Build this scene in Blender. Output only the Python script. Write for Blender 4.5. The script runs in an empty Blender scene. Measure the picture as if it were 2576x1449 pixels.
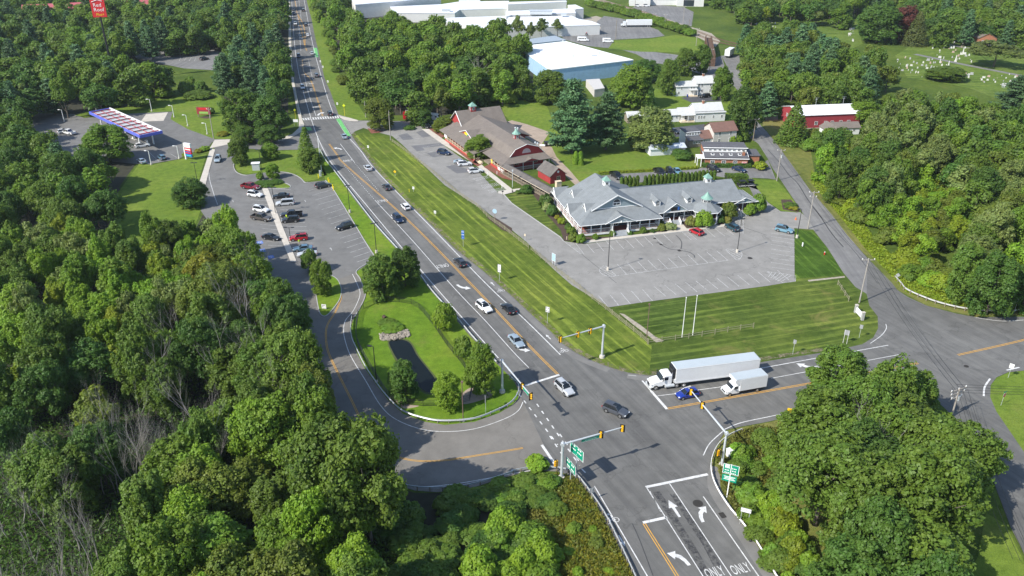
import bpy, bmesh, math, random
import numpy as np
from mathutils import Vector, Matrix
from mathutils import geometry as mgeo
C = bpy.context.scene.collection
SC = bpy.context.scene
R = math.radians
PI = math.pi
# ---------------------------------------------------------------- camera
CAMH = 83.0; FPX = 2050.0; PITCH = R(27.2)
cam_d = bpy.data.cameras.new('camera'); cam = bpy.data.objects.new('camera', cam_d); C.objects.link(cam)
cam.location = (0, 0, CAMH); cam.rotation_euler = (PI/2 - PITCH, 0, 0)
cam_d.sensor_fit = 'HORIZONTAL'; cam_d.angle = 2*math.atan(1288/FPX)
cam_d.clip_start = 1.0; cam_d.clip_end = 6000
SC.camera = cam
# ---------------------------------------------------------------- light
SUN_EL = R(41.5); SHX, SHY = 0.829, 0.559        # shadows fall towards (SHX, SHY)
w = bpy.data.worlds.new('World'); SC.world = w; w.use_nodes = True
nt = w.node_tree; bg = nt.nodes['Background']
sky = nt.nodes.new('ShaderNodeTexSky'); sky.sky_type = 'NISHITA'; sky.sun_disc = False
sky.sun_elevation = SUN_EL; sky.sun_rotation = math.atan2(-SHX, -SHY)
sky.air_density = 1.0; sky.dust_density = 0.6; sky.ozone_density = 1.2
nt.links.new(sky.outputs[0], bg.inputs[0]); bg.inputs[1].default_value = 0.145
sl = bpy.data.lights.new('sun', 'SUN'); sl.energy = 4.6; sl.angle = R(0.55); sl.color = (1.0, 0.95, 0.86)
so = bpy.data.objects.new('sun', sl); C.objects.link(so)
so.rotation_euler = Vector((SHX*math.cos(SUN_EL), SHY*math.cos(SUN_EL), -math.sin(SUN_EL))).to_track_quat('-Z', 'Y').to_euler()
SC.view_settings.view_transform = 'Standard'; SC.view_settings.look = 'None'
SC.view_settings.gamma = 1.0; SC.view_settings.use_curve_mapping = False
SC.view_settings.exposure = 0.50
# ---------------------------------------------------------------- survey: picture point -> place on the ground
_cp, _sp = math.cos(PITCH), math.sin(PITCH)
def G(u, v, z=0.0):
 """world x, y where the sight line of survey point (u, v) meets height z"""
 a = (u-1288.0)/FPX; b = -(v-724.5)/FPX
 d = (a, _cp + b*_sp, -_sp + b*_cp)
 t = (CAMH - z)/(-d[2])
 return Vector((d[0]*t, d[1]*t, z))
def T(i, j, X, Y): return (644*i + X/4.0, (362*j if j < 3 else 1087) + Y/4.0)
def GT(i, j, X, Y, z=0.0): return G(*T(i, j, X, Y), z)
def HT(base, top):
 g = G(*base); b = -(top[1]-724.5)/FPX
 t = g.y/(_cp + b*_sp); return CAMH + (-_sp + b*_cp)*t
def ang(a, b):
 p, q = G(*a), G(*b); return math.atan2(q.y-p.y, q.x-p.x)
# ---------------------------------------------------------------- object helpers
def tag(o, label=None, cat=None, group=None, kind=None):
 if label: o['label'] = label
 if cat: o['category'] = cat
 if group: o['group'] = group
 if kind: o['kind'] = kind
 return o
def thing(name, label, cat, loc=(0, 0, 0), rz=0.0, group=None):
 o = bpy.data.objects.new(name, None); C.objects.link(o)
 o.location = loc; o.rotation_euler = (0, 0, rz); o.empty_display_size = 0.2
 return tag(o, label, cat, group)
def copy_tree(o, parent=None):
 c = o.copy(); C.objects.link(c); c.parent = parent
 if parent is not None: c.matrix_parent_inverse = o.matrix_parent_inverse.copy()
 for ch in list(o.children): copy_tree(ch, c)
 return c
def place(o, loc, rz=0.0, s=None):
 o.location = loc; o.rotation_euler = (0, 0, rz)
 if s is not None: o.scale = s if hasattr(s, '__len__') else (s, s, s)
 return o
def remat(o, m, i=0):
 s = o.material_slots[i]; s.link = 'OBJECT'; s.material = m
class MB:
 """collects faces, then becomes ONE mesh object"""
 def __init__(s): s.v = []; s.f = []; s.m = []; s.mats = []; s.sm = []
 def mi(s, m):
  if m is None: return 0
  if m not in s.mats: s.mats.append(m)
  return s.mats.index(m)
 def face(s, pts, m=None, smooth=False):
  n = len(s.v); s.v += [tuple(p) for p in pts]; s.f.append(tuple(range(n, n+len(pts)))); s.m.append(s.mi(m)); s.sm.append(smooth)
 def add(s, vs, fs, m=None, smooth=False):
  n = len(s.v); s.v += [tuple(p) for p in vs]; k = s.mi(m)
  for f in fs: s.f.append(tuple(n+i for i in f)); s.m.append(k); s.sm.append(smooth)
 def box(s, c, d, m=None, rz=0.0, rx=0.0, ry=0.0, taper=(1, 1)):
  x, y, z = d[0]/2, d[1]/2, d[2]/2; tx, ty = taper
  vs = [Vector(p) for p in ((-x,-y,-z),(x,-y,-z),(x,y,-z),(-x,y,-z),(-x*tx,-y*ty,z),(x*tx,-y*ty,z),(x*tx,y*ty,z),(-x*tx,y*ty,z))]
  if rz or rx or ry:
   mt = Matrix.Rotation(rz, 3, 'Z') @ Matrix.Rotation(ry, 3, 'Y') @ Matrix.Rotation(rx, 3, 'X'); vs = [mt @ p for p in vs]
  c = Vector(c); s.add([p + c for p in vs], [(0,3,2,1),(4,5,6,7),(0,1,5,4),(1,2,6,5),(2,3,7,6),(3,0,4,7)], m)
 def bx(s, x0, x1, y0, y1, z0, z1, m=None): s.box(((x0+x1)/2,(y0+y1)/2,(z0+z1)/2),(x1-x0,y1-y0,z1-z0), m)
 def prism(s, pts, z0, z1, m=None, cap=True):
  n = len(pts); vs = [(p[0],p[1],z0) for p in pts]+[(p[0],p[1],z1) for p in pts]
  s.add(vs, [(i,(i+1)%n,n+(i+1)%n,n+i) for i in range(n)], m)
  if cap: s.add(vs, [tuple(range(n,2*n)), tuple(reversed(range(n)))], m)
 def slab(s, pts, t, m=None):
  """planar polygon pts (counter-clockwise from above) given thickness t downwards"""
  n = len(pts); vs = [tuple(p) for p in pts]+[(p[0],p[1],p[2]-t) for p in pts]
  s.add(vs, [tuple(range(n)), tuple(reversed(range(n,2*n)))]+[(i,n+i,n+(i+1)%n,(i+1)%n) for i in range(n)], m)
 def tube(s, p0, p1, r0, r1=None, n=8, m=None, cap=True, smooth=True):
  p0, p1 = Vector(p0), Vector(p1); r1 = r0 if r1 is None else r1
  d = (p1-p0)
  if d.length < 1e-6: return
  d.normalize(); a = Vector((0,0,1)) if abs(d.z) < .9 else Vector((1,0,0)); a = a.cross(d).normalized(); b = d.cross(a)
  vs = []
  for p, r in ((p0,r0),(p1,r1)):
   for k in range(n):
    t = 2*PI*k/n; vs.append(p + a*(r*math.cos(t)) + b*(r*math.sin(t)))
  s.add(vs, [(k,(k+1)%n,n+(k+1)%n,n+k) for k in range(n)], m, smooth)
  if cap: s.add(vs, [tuple(reversed(range(n))), tuple(range(n,2*n))], m)
 def path(s, pts, rs, n=6, m=None):
  for a, b, ra, rb in zip(pts[:-1], pts[1:], rs[:-1], rs[1:]): s.tube(a, b, ra, rb, n, m)
 def cone(s, c, r, h, n=8, m=None, a0=0.0, r2=0.0):
  vs = [(c[0]+r*math.cos(a0+2*PI*k/n), c[1]+r*math.sin(a0+2*PI*k/n), c[2]) for k in range(n)]
  if r2 == 0: s.add(vs+[(c[0],c[1],c[2]+h)], [(k,(k+1)%n,n) for k in range(n)], m)
  else:
   v2 = [(c[0]+r2*math.cos(a0+2*PI*k/n), c[1]+r2*math.sin(a0+2*PI*k/n), c[2]+h) for k in range(n)]
   s.add(vs+v2, [(k,(k+1)%n,n+(k+1)%n,n+k) for k in range(n)]+[tuple(range(n,2*n))], m)
 def build(s, name, mat=None, parent=None, label=None, loc=None):
  me = bpy.data.meshes.new(name)
  vs = s.v
  if loc is not None: vs = [(p[0]-loc[0], p[1]-loc[1], p[2]-loc[2]) for p in vs]
  me.from_pydata(vs, [], s.f)
  if s.mats:
   for k in s.mats: me.materials.append(k)
   me.polygons.foreach_set('material_index', s.m)
  elif mat: me.materials.append(mat)
  me.polygons.foreach_set('use_smooth', s.sm)
  me.update()
  o = bpy.data.objects.new(name, me); C.objects.link(o)
  if parent is not None: o.parent = parent
  if loc is not None: o.location = loc
  if label: o['label'] = label
  return o
# ---------------------------------------------------------------- materials
def ramp(nt, src, stops):
 r = nt.nodes.new('ShaderNodeValToRGB'); el = r.color_ramp.elements
 while len(el) > len(stops): el.remove(el[-1])
 while len(el) < len(stops): el.new(0.5)
 for e, (p, c) in zip(el, stops): e.position = p; e.color = (c[0], c[1], c[2], 1)
 nt.links.new(src, r.inputs[0]); return r.outputs[0]
def noise(nt, vec, scale, detail=4, rough=.55, dist=0.0):
 n = nt.nodes.new('ShaderNodeTexNoise'); n.inputs['Scale'].default_value = scale; n.inputs['Detail'].default_value = detail
 n.inputs['Roughness'].default_value = rough; n.inputs['Distortion'].default_value = dist; nt.links.new(vec, n.inputs['Vector']); return n.outputs[0]
def mix(nt, f, a, b, mode='MIX'):
 m = nt.nodes.new('ShaderNodeMix'); m.data_type = 'RGBA'; m.blend_type = mode; m.clamp_factor = True
 for s_, k in ((0, f), (6, a), (7, b)):
  if hasattr(k, 'links') or hasattr(k, 'is_output'): nt.links.new(k, m.inputs[s_])
  elif s_ == 0: m.inputs[0].default_value = k
  else: m.inputs[s_].default_value = (*k[:3], 1)
 return m.outputs[2]
def new_mat(name):
 m = bpy.data.materials.new(name); m.use_nodes = True; nt = m.node_tree; b = nt.nodes['Principled BSDF']; return m, nt, b
def wpos(nt, kind='world'):
 if kind == 'world': return nt.nodes.new('ShaderNodeNewGeometry').outputs['Position']
 return nt.nodes.new('ShaderNodeTexCoord').outputs['Object']
def bump(nt, b, h, strength=.3, dist=.05):
 k = nt.nodes.new('ShaderNodeBump'); k.inputs['Strength'].default_value = strength; k.inputs['Distance'].default_value = dist
 nt.links.new(h, k.inputs['Height']); nt.links.new(k.outputs[0], b.inputs['Normal'])
def mul(c, k): return tuple(min(1, x*k) for x in c[:3])
def M(name, col, rough=.7, metal=0.0, var=.12, sc=1.5, spec=.5, coat=0.0, co='obj', emit=0):
 m, nt, b = new_mat(name)
 b.inputs['Roughness'].default_value = rough; b.inputs['Metallic'].default_value = metal
 b.inputs['Specular IOR Level'].default_value = spec; b.inputs['Coat Weight'].default_value = coat
 if coat: b.inputs['Coat Roughness'].default_value = .06
 if var > 0:
  n = noise(nt, wpos(nt, co), sc, 6, .65)
  c = ramp(nt, n, [(.3, mul(col, 1-var)), (.7, mul(col, 1+var))]); nt.links.new(c, b.inputs['Base Color'])
 else: b.inputs['Base Color'].default_value = (*col, 1)
 if emit: b.inputs['Emission Color'].default_value = (*col, 1); b.inputs['Emission Strength'].default_value = emit
 return m
def asphalt(name, c, patch=.25, crack=0.0, streak=None):
 m, nt, b = new_mat(name); p = wpos(nt)
 big = noise(nt, p, .035, 5, .6); mid = noise(nt, p, .35, 5, .65); fine = noise(nt, p, 9, 3, .7)
 a = ramp(nt, big, [(.3, mul(c, 1-patch)), (.7, mul(c, 1+patch))])
 a = mix(nt, .55, a, ramp(nt, mid, [(.3, (.36,.36,.36)), (.7, (.62,.62,.62))]), 'OVERLAY')
 a = mix(nt, .35, a, ramp(nt, fine, [(.2, (.3,.3,.3)), (.8, (.7,.7,.7))]), 'OVERLAY')
 if streak is not None:
  mp = nt.nodes.new('ShaderNodeMapping'); mp.inputs['Rotation'].default_value = (0, 0, -streak); nt.links.new(p, mp.inputs[0])
  sv = nt.nodes.new('ShaderNodeVectorMath'); sv.operation = 'MULTIPLY'; nt.links.new(mp.outputs[0], sv.inputs[0]); sv.inputs[1].default_value = (.03, .75, 1)
  a = mix(nt, .75, a, ramp(nt, noise(nt, sv.outputs[0], 1.0, 5, .7), [(.32, (.36,.36,.37)), (.68, (.62,.62,.61))]), 'OVERLAY')
 if crack:
  v = nt.nodes.new('ShaderNodeTexVoronoi'); v.feature = 'DISTANCE_TO_EDGE'; v.inputs['Scale'].default_value = .05
  wn = nt.nodes.new('ShaderNodeVectorMath'); wn.operation = 'MULTIPLY_ADD'
  nn = nt.nodes.new('ShaderNodeTexNoise'); nn.inputs['Scale'].default_value = .35; nn.inputs['Detail'].default_value = 4; nt.links.new(p, nn.inputs['Vector'])
  nt.links.new(nn.outputs[1], wn.inputs[0]); wn.inputs[1].default_value = (9, 9, 0); nt.links.new(p, wn.inputs[2])
  nt.links.new(wn.outputs[0], v.inputs['Vector'])
  k = ramp(nt, v.outputs['Distance'], [(.0, (.42,.42,.42)), (.006, (.5,.5,.5)), (.008, (1, 1, 1))])
  a = mix(nt, crack, a, k, 'MULTIPLY')
 nt.links.new(a, b.inputs['Base Color']); b.inputs['Roughness'].default_value = .85; b.inputs['Specular IOR Level'].default_value = .3
 bump(nt, b, fine, .25, .02); return m
def grass(name, c1, c2, c3, stripe=None, width=1.6, sw=.3, dry=.0):
 """lawn; stripe = world angle of the mower's lines"""
 m, nt, b = new_mat(name); p = wpos(nt)
 big = noise(nt, p, .05, 6, .6, .4); mid = noise(nt, p, .6, 6, .7); fine = noise(nt, p, 5, 4, .75)
 a = ramp(nt, big, [(.3, c1), (.52, c2), (.72, c3)])
 a = mix(nt, .8, a, ramp(nt, mid, [(.3, (.3,.33,.3)), (.7, (.68,.66,.62))]), 'OVERLAY')
 a = mix(nt, .7, a, ramp(nt, fine, [(.25, (.25,.25,.25)), (.75, (.75,.75,.7))]), 'OVERLAY')
 if stripe is not None:
  mp = nt.nodes.new('ShaderNodeMapping'); mp.inputs['Rotation'].default_value = (0, 0, -stripe); nt.links.new(p, mp.inputs[0])
  sx = nt.nodes.new('ShaderNodeSeparateXYZ'); nt.links.new(mp.outputs[0], sx.inputs[0])
  wob = noise(nt, p, .03, 3, .5)
  m1 = nt.nodes.new('ShaderNodeMath'); m1.operation = 'MULTIPLY_ADD'; nt.links.new(wob, m1.inputs[0]); m1.inputs[1].default_value = 5.0; nt.links.new(sx.outputs[1], m1.inputs[2])
  m2 = nt.nodes.new('ShaderNodeMath'); m2.operation = 'MULTIPLY'; nt.links.new(m1.outputs[0], m2.inputs[0]); m2.inputs[1].default_value = 2*PI/width
  m3 = nt.nodes.new('ShaderNodeMath'); m3.operation = 'SINE'; nt.links.new(m2.outputs[0], m3.inputs[0])
  sv = nt.nodes.new('ShaderNodeVectorMath'); sv.operation = 'MULTIPLY'; nt.links.new(mp.outputs[0], sv.inputs[0]); sv.inputs[1].default_value = (.035, 1.15, 1)
  sn = noise(nt, sv.outputs[0], 1.0, 4, .65); m4 = nt.nodes.new('ShaderNodeMath'); m4.operation = 'MULTIPLY_ADD'; nt.links.new(sn, m4.inputs[0]); m4.inputs[1].default_value = 5.2; m4.inputs[2].default_value = -2.6
  m5 = nt.nodes.new('ShaderNodeMath'); m5.operation = 'MULTIPLY_ADD'; nt.links.new(m3.outputs[0], m5.inputs[0]); m5.inputs[1].default_value = .38; nt.links.new(m4.outputs[0], m5.inputs[2]); m3 = m5
  k = ramp(nt, m3.outputs[0], [(.0, (.24,.28,.24)), (.38, (.45,.46,.45)), (.66, (.66,.65,.58))])
  mm = noise(nt, p, .12, 4, .6);
  a2 = mix(nt, 1.0, a, k, 'OVERLAY'); a = mix(nt, ramp(nt, mm, [(.3, (sw*.3,)*3), (.65, (min(1, sw*2.2),)*3)]), a, a2)
 if dry:
  dn = noise(nt, p, .11, 6, .7, .6)
  a = mix(nt, ramp(nt, dn, [(.56, (0,0,0)), (.68, (dry,)*3)]), a, (.23, .2, .07))
 nt.links.new(a, b.inputs['Base Color']); b.inputs['Roughness'].default_value = .95; b.inputs['Specular IOR Level'].default_value = .1
 bump(nt, b, fine, .6, .12); return m
def leaf(name, c, hv=.011, vv=.5, trans=.36):
 c = (c[0]*2.15, c[1]*1.88, c[2]*1.08)
 m, nt, b = new_mat(name)
 oi = nt.nodes.new('ShaderNodeObjectInfo'); g = nt.nodes.new('ShaderNodeNewGeometry')
 h1 = nt.nodes.new('ShaderNodeHueSaturation'); h1.inputs['Color'].default_value = (*c, 1)
 a = nt.nodes.new('ShaderNodeMath'); a.operation = 'MULTIPLY_ADD'; nt.links.new(oi.outputs['Random'], a.inputs[0]); a.inputs[1].default_value = hv*2; a.inputs[2].default_value = .5-hv
 nt.links.new(a.outputs[0], h1.inputs['Hue'])
 a2 = nt.nodes.new('ShaderNodeMath'); a2.operation = 'MULTIPLY_ADD'; nt.links.new(g.outputs['Random Per Island'], a2.inputs[0]); a2.inputs[1].default_value = vv; a2.inputs[2].default_value = 1-vv/2
 mm = nt.nodes.new('ShaderNodeMath'); mm.operation = 'MULTIPLY'
 s = nt.nodes.new('ShaderNodeMath'); s.operation = 'FRACT'; k = nt.nodes.new('ShaderNodeMath'); k.operation = 'MULTIPLY'; k.inputs[1].default_value = 7.13
 nt.links.new(oi.outputs['Random'], k.inputs[0]); nt.links.new(k.outputs[0], s.inputs[0])
 a3 = nt.nodes.new('ShaderNodeMath'); a3.operation = 'MULTIPLY_ADD'; nt.links.new(s.outputs[0], a3.inputs[0]); a3.inputs[1].default_value = .45; a3.inputs[2].default_value = .78
 nt.links.new(a2.outputs[0], mm.inputs[0]); nt.links.new(a3.outputs[0], mm.inputs[1]); nt.links.new(mm.outputs[0], h1.inputs['Value'])
 pn = noise(nt, wpos(nt), .45, 3, .6)
 col = mix(nt, ramp(nt, pn, [(.35, (0,0,0)), (.7, (.55,)*3)]), h1.outputs[0], mul((c[0]*1.5+.01, c[1]*1.22, c[2]*.9), 1))
 b.inputs['Roughness'].default_value = .55; b.inputs['Specular IOR Level'].default_value = .35
 nt.links.new(col, b.inputs['Base Color'])
 t = nt.nodes.new('ShaderNodeBsdfTranslucent'); tc = mix(nt, .6, col, mul((c[0]*1.7, c[1]*1.6, c[2]*.6), 1)); nt.links.new(tc, t.inputs[0])
 ms = nt.nodes.new('ShaderNodeMixShader'); ms.inputs[0].default_value = trans
 nt.links.new(b.outputs[0], ms.inputs[1]); nt.links.new(t.outputs[0], ms.inputs[2]); nt.links.new(ms.outputs[0], nt.nodes['Material Output'].inputs[0])
 return m
def rows(name, c, pitch=.25, axis=2, depth=.35, var=.15, rough=.85, co='obj', vsc=.6, dirt=.0):
 """shingles, clapboards, corrugation: fine rows along one axis"""
 m, nt, b = new_mat(name); p = wpos(nt, co)
 sx = nt.nodes.new('ShaderNodeSeparateXYZ'); nt.links.new(p, sx.inputs[0])
 q = nt.nodes.new('ShaderNodeMath'); q.operation = 'DIVIDE'; nt.links.new(sx.outputs[axis], q.inputs[0]); q.inputs[1].default_value = pitch
 f = nt.nodes.new('ShaderNodeMath'); f.operation = 'FRACT'; nt.links.new(q.outputs[0], f.inputs[0])
 n1 = noise(nt, p, vsc, 6, .7); n2 = noise(nt, p, 6, 3, .7)
 a = ramp(nt, n1, [(.3, mul(c, 1-var)), (.7, mul(c, 1+var))])
 a = mix(nt, .4, a, ramp(nt, n2, [(.25, (.33,.33,.33)), (.75, (.68,.68,.68))]), 'OVERLAY')
 a = mix(nt, depth, a, ramp(nt, f.outputs[0], [(0, (.45,.45,.45)), (.16, (1,1,1)), (1, (.93,.93,.93))]), 'MULTIPLY')
 if dirt: a = mix(nt, ramp(nt, noise(nt, p, .35, 6, .75, 1.0), [(.52, (0,0,0)), (.7, (dirt,)*3)]), a, mul(c, .55))
 nt.links.new(a, b.inputs['Base Color']); b.inputs['Roughness'].default_value = rough
 bump(nt, b, f.outputs[0], .3, .03); return m
ASPH = asphalt('asphalt_road', (.135,.133,.127), .16, crack=.3, streak=ang((1019,547),(1403,941.5)))
ASPH_RAMP = asphalt('asphalt_ramp', (.175,.165,.15), .12, crack=.25)
ASPH_LOT = asphalt('asphalt_lot', (.245,.237,.222), .10, crack=.4)
ASPH_PR = asphalt('asphalt_commuter_lot', (.165,.162,.156), .12, crack=.3)
ASPH_ST = asphalt('asphalt_street', (.185,.182,.178), .14, crack=.3, streak=ang((2007,517),(2122,687)))
ASPH_NEW = asphalt('asphalt_dark', (.075,.078,.088), .12)
CONC = M('concrete', (.50,.46,.40), .9, var=.12, sc=.6, co='world')
CONC_D = M('concrete_grey', (.36,.36,.35), .9, var=.12, sc=.8, co='world')
GRAVEL = M('gravel', (.33,.29,.23), .95, var=.3, sc=1.2, co='world')
DIRT = M('packed_dirt', (.34,.27,.21), .95, var=.2, sc=.35, co='world')
MULCH = M('mulch', (.065,.042,.03), .95, var=.35, sc=2.5, co='world')
MULCH_R = M('red_mulch', (.20,.075,.05), .95, var=.25, sc=2.0, co='world')
PAINT_W = M('white_road_paint', (.60,.60,.59), .7, var=.28, sc=1.5, co='world')
PAINT_F = M('worn_white_paint', (.46,.46,.45), .8, var=.3, sc=1.2, co='world')
for _m, _a in ((PAINT_W, .33), (PAINT_F, .38)):
 _n = _m.node_tree; _n.links.new(ramp(_n, noise(_n, wpos(_n), 2.2, 6, .8), [(_a,(.15,.15,.15)),(_a+.08,(1,1,1))]), _n.nodes['Principled BSDF'].inputs['Alpha'])
PAINT_Y = M('yellow_road_paint', (.62,.33,.045), .7, var=.2, sc=1.5, co='world')
PAINT_G = M('green_lane_paint', (.13,.42,.13), .8, var=.25, sc=.8, co='world')
PAINT_B = M('blue_bay_paint', (.12,.2,.5), .8, var=.3, sc=1.0, co='world')
STRIP_A = ang((1019,547), (1403,941.5))           # direction of the main road
CROSS_A = ang((1679,1029), (2064,960))            # direction of the road to the right
GR_STRIP = grass('mown_verge', (.12,.165,.03), (.15,.195,.034), (.19,.22,.045), STRIP_A, 2.6, 1.2, dry=.25)
GR_FIELD = grass('striped_lawn', (.075,.115,.026), (.105,.145,.03), (.15,.18,.042), CROSS_A, 2.3, 1.0, dry=.5)
GR_LAWN = grass('bright_lawn', (.10,.165,.025), (.13,.19,.03), (.165,.21,.04), dry=.2)
GR_BASIN = grass('basin_grass', (.085,.165,.015), (.125,.205,.02), (.175,.225,.03), dry=.3)
GR_ROUGH = grass('rough_grass', (.10,.13,.03), (.15,.16,.045), (.2,.18,.07), dry=.6)
GR_CEM = grass('cemetery_grass', (.10,.16,.035), (.135,.19,.04), (.165,.205,.055), R(-12), 3.5, .4)
GROUND = grass('meadow_ground', (.05,.085,.018), (.08,.12,.022), (.11,.15,.03), dry=.2)
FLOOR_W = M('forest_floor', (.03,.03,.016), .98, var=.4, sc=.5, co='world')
LEAVES = {
 'green': leaf('leaf_green', (.058,.118,.022)), 'dark': leaf('leaf_dark', (.032,.078,.022)), 'mid': leaf('leaf_mid', (.048,.098,.024)),
 'yellow': leaf('leaf_yellow_green', (.088,.14,.018)), 'olive': leaf('leaf_olive', (.056,.092,.022)), 'silver': leaf('leaf_silver', (.070,.115,.055)),
 'bright': leaf('leaf_bright', (.075,.152,.022)), 'pine': leaf('needle_pine', (.032,.078,.055), trans=.12), 'spruce': leaf('needle_spruce', (.04,.062,.026), trans=.12),
 'purple': leaf('leaf_purple', (.055,.022,.03)), 'gold': leaf('leaf_gold', (.095,.115,.018)), 'brown': leaf('leaf_brown', (.075,.098,.035)), 'cream': leaf('leaf_variegated', (.11,.165,.11))}
BARK = M('bark', (.12,.10,.08), .95, var=.3, sc=2)
BARK_G = M('grey_deadwood', (.27,.25,.225), .9, var=.25, sc=1.5)
WHITE = M('white_paint', (.80,.80,.79), .5, var=.04)
GALV = M('galvanised_steel', (.56,.59,.61), .42, .25, var=.08)
DARKM = M('dark_metal', (.03,.03,.032), .45, .3, var=.1)
BLACK = M('black_plastic', (.015,.015,.016), .5, var=0)
SIGY = M('signal_yellow', (.72,.40,.01), .45, var=.05)
SIGB = M('sign_back', (.42,.43,.44), .5, .4, var=.08)
SIGN_G = M('green_sign', (.0,.27,.16), .45, var=.04)
SIGN_BL = M('blue_sign', (.02,.12,.42), .45, var=.04)
SIGN_YE = M('yellow_sign', (.82,.52,.01), .45, var=.04)
SIGN_YG = M('lime_sign', (.72,.80,.02), .45, var=.04)
SIGN_R = M('red_sign', (.6,.02,.025), .45, var=.04)
WOODP = M('weathered_wood', (.24,.20,.15), .9, var=.25, sc=3)
WOODU = M('utility_wood', (.33,.30,.27), .9, var=.2, sc=2)
BOLY = M('bollard_yellow', (.8,.62,.01), .5, var=.05)
RUBBER = M('tyre_rubber', (.02,.02,.02), .85, var=0)
RIM = M('alloy_rim', (.5,.5,.51), .3, .8, var=0)
GLASS = M('car_glass', (.012,.016,.02), .08, 0, var=0, spec=.7)
WGLASS = M('window_glass', (.03,.04,.05), .12, 0, var=.1, spec=.7)
LAMPW = M('headlamp', (.7,.72,.74), .15, .2, var=0)
LAMPR = M('taillamp', (.35,.01,.012), .2, 0, var=0)
CHROME = M('chrome', (.6,.6,.62), .2, .9, var=0)
# ================================================================ SETTING: ground, roads, lawns
def catmull(P, n=6, closed=False):
 out = []; L = len(P)
 rng = range(L if closed else L-1)
 for i in rng:
  p0 = P[(i-1) % L] if closed or i > 0 else P[0]; p1 = P[i]; p2 = P[(i+1) % L]; p3 = P[(i+2) % L] if closed or i+2 < L else P[-1]
  for k in range(n):
   t = k/n; out.append(.5*((2*p1)+(p2-p0)*t+(2*p0-5*p1+4*p2-p3)*t*t+(3*p1-p0-3*p2+p3)*t**3))
 if not closed: out.append(P[-1])
 return out
def sheet(name, pts, z, mat, smooth=False, kind='structure'):
 P = [G(*p) for p in pts]
 if smooth: P = catmull(P, 5, True)
 m = MB(); m.face([(p.x, p.y, z) for p in P]); o = m.build(name, mat)
 # triangulate cleanly
 bm = bmesh.new(); bm.from_mesh(o.data); bmesh.ops.triangulate(bm, faces=bm.faces[:])
 for f in bm.faces:
  if f.normal.z < 0: f.normal_flip()
 bm.to_mesh(o.data); bm.free(); tag(o, kind=kind); return o
def offset(P, d):
 out = []
 for i, p in enumerate(P):
  a = P[max(0, i-1)]; b = P[min(len(P)-1, i+1)]; t = (b-a); t.z = 0; t.normalize(); out.append(Vector((p.x - t.y*d, p.y + t.x*d, p.z)))
 return out
def ribbon(mb, P, w, z, mat=None, dash=None, smooth=True):
 """P: world points; dash=(on, off)"""
 if smooth and len(P) > 2: P = catmull(P, 6)
 segs = []
 if dash:
  on, off = dash; s = 0; cur = [P[0]]; state = True; rem = on
  for a, b in zip(P[:-1], P[1:]):
   L = (b-a).length; pos = 0
   while L - pos > rem:
    pos += rem; q = a + (b-a)*(pos/L)
    if state: cur.append(q); segs.append(cur); cur = []; rem = off
    else: cur = [q]; rem = on
    state = not state
   rem -= (L-pos)
   if state: cur.append(b)
  if state and len(cur) > 1: segs.append(cur)
 else: segs = [P]
 for S in segs:
  A = offset(S, w/2); B = offset(S, -w/2)
  for i in range(len(S)-1):
   mb.face([(B[i].x,B[i].y,z),(B[i+1].x,B[i+1].y,z),(A[i+1].x,A[i+1].y,z),(A[i].x,A[i].y,z)], mat)
def wall(mb, P, w, z0, z1, mat=None):
 """raised strip (kerb) along world points"""
 A = offset(P, w/2); B = offset(P, -w/2)
 for i in range(len(P)-1):
  a, b, c, d = A[i], A[i+1], B[i+1], B[i]
  mb.add([(a.x,a.y,z1),(b.x,b.y,z1),(c.x,c.y,z1),(d.x,d.y,z1),(a.x,a.y,z0),(b.x,b.y,z0),(c.x,c.y,z0),(d.x,d.y,z0)], [(3,2,1,0),(0,1,5,4),(2,3,7,6)], mat)
def kerb(name, pts, w=.18, h=.13, closed=False, mat=None, sm=True):
 P = [G(*p) for p in pts]
 P = catmull(P, 5, closed) if sm else P
 if closed: P.append(P[0])
 m = MB(); wall(m, P, w, 0, h); o = m.build(name, mat or CONC_D); tag(o, kind='structure'); return o
# base terrain: one sheet to the horizon
m = MB(); m.face([(-4000,-400,-.04),(4000,-400,-.04),(4000,6000,-.04),(-4000,6000,-.04)]); tag(m.build('terrain', GROUND), kind='structure')
# main road ---------------------------------------------------------------
MAIN_L = [(730,-40),(730,0),(733,60),(734,112),(736,160),(742,210),(752,262),(760,295),(768,318),(786,345),(804,372),(851,444),(888,497),(944,569),(1004,634),(1054,692),(1079,726),(1119,771),(1181,844),(1249,914),(1280,945),(1296,964),(1305,985),(1303,1004),(1288,1019)]
MAIN_R = [(764,-40),(771,0),(784,50),(794,100),(804,140),(816,195),(831,230),(851,287),(862,302),(884,338),(899,362),(954,434),(1019,502),(1069,549),(1144,624),(1219,684),(1264,724),(1288,744),(1338,791),(1388,836),(1413,862),(1448,886),(1488,906),(1538,925),(1580,937),(1633,944),(1700,942),(1800,930),(1932,908),(2089,884),(2169,866),(2197,849),(2209,826),(2208,796),(2187,769),(2180,739),(2152,722),(2122,687),(2082,624),(2049,582)]
STR_R = [(2092,539),(2132,592),(2182,649),(2244,712),(2257,729),(2282,746),(2332,769),(2407,789),(2457,798),(2700,795)]
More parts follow.
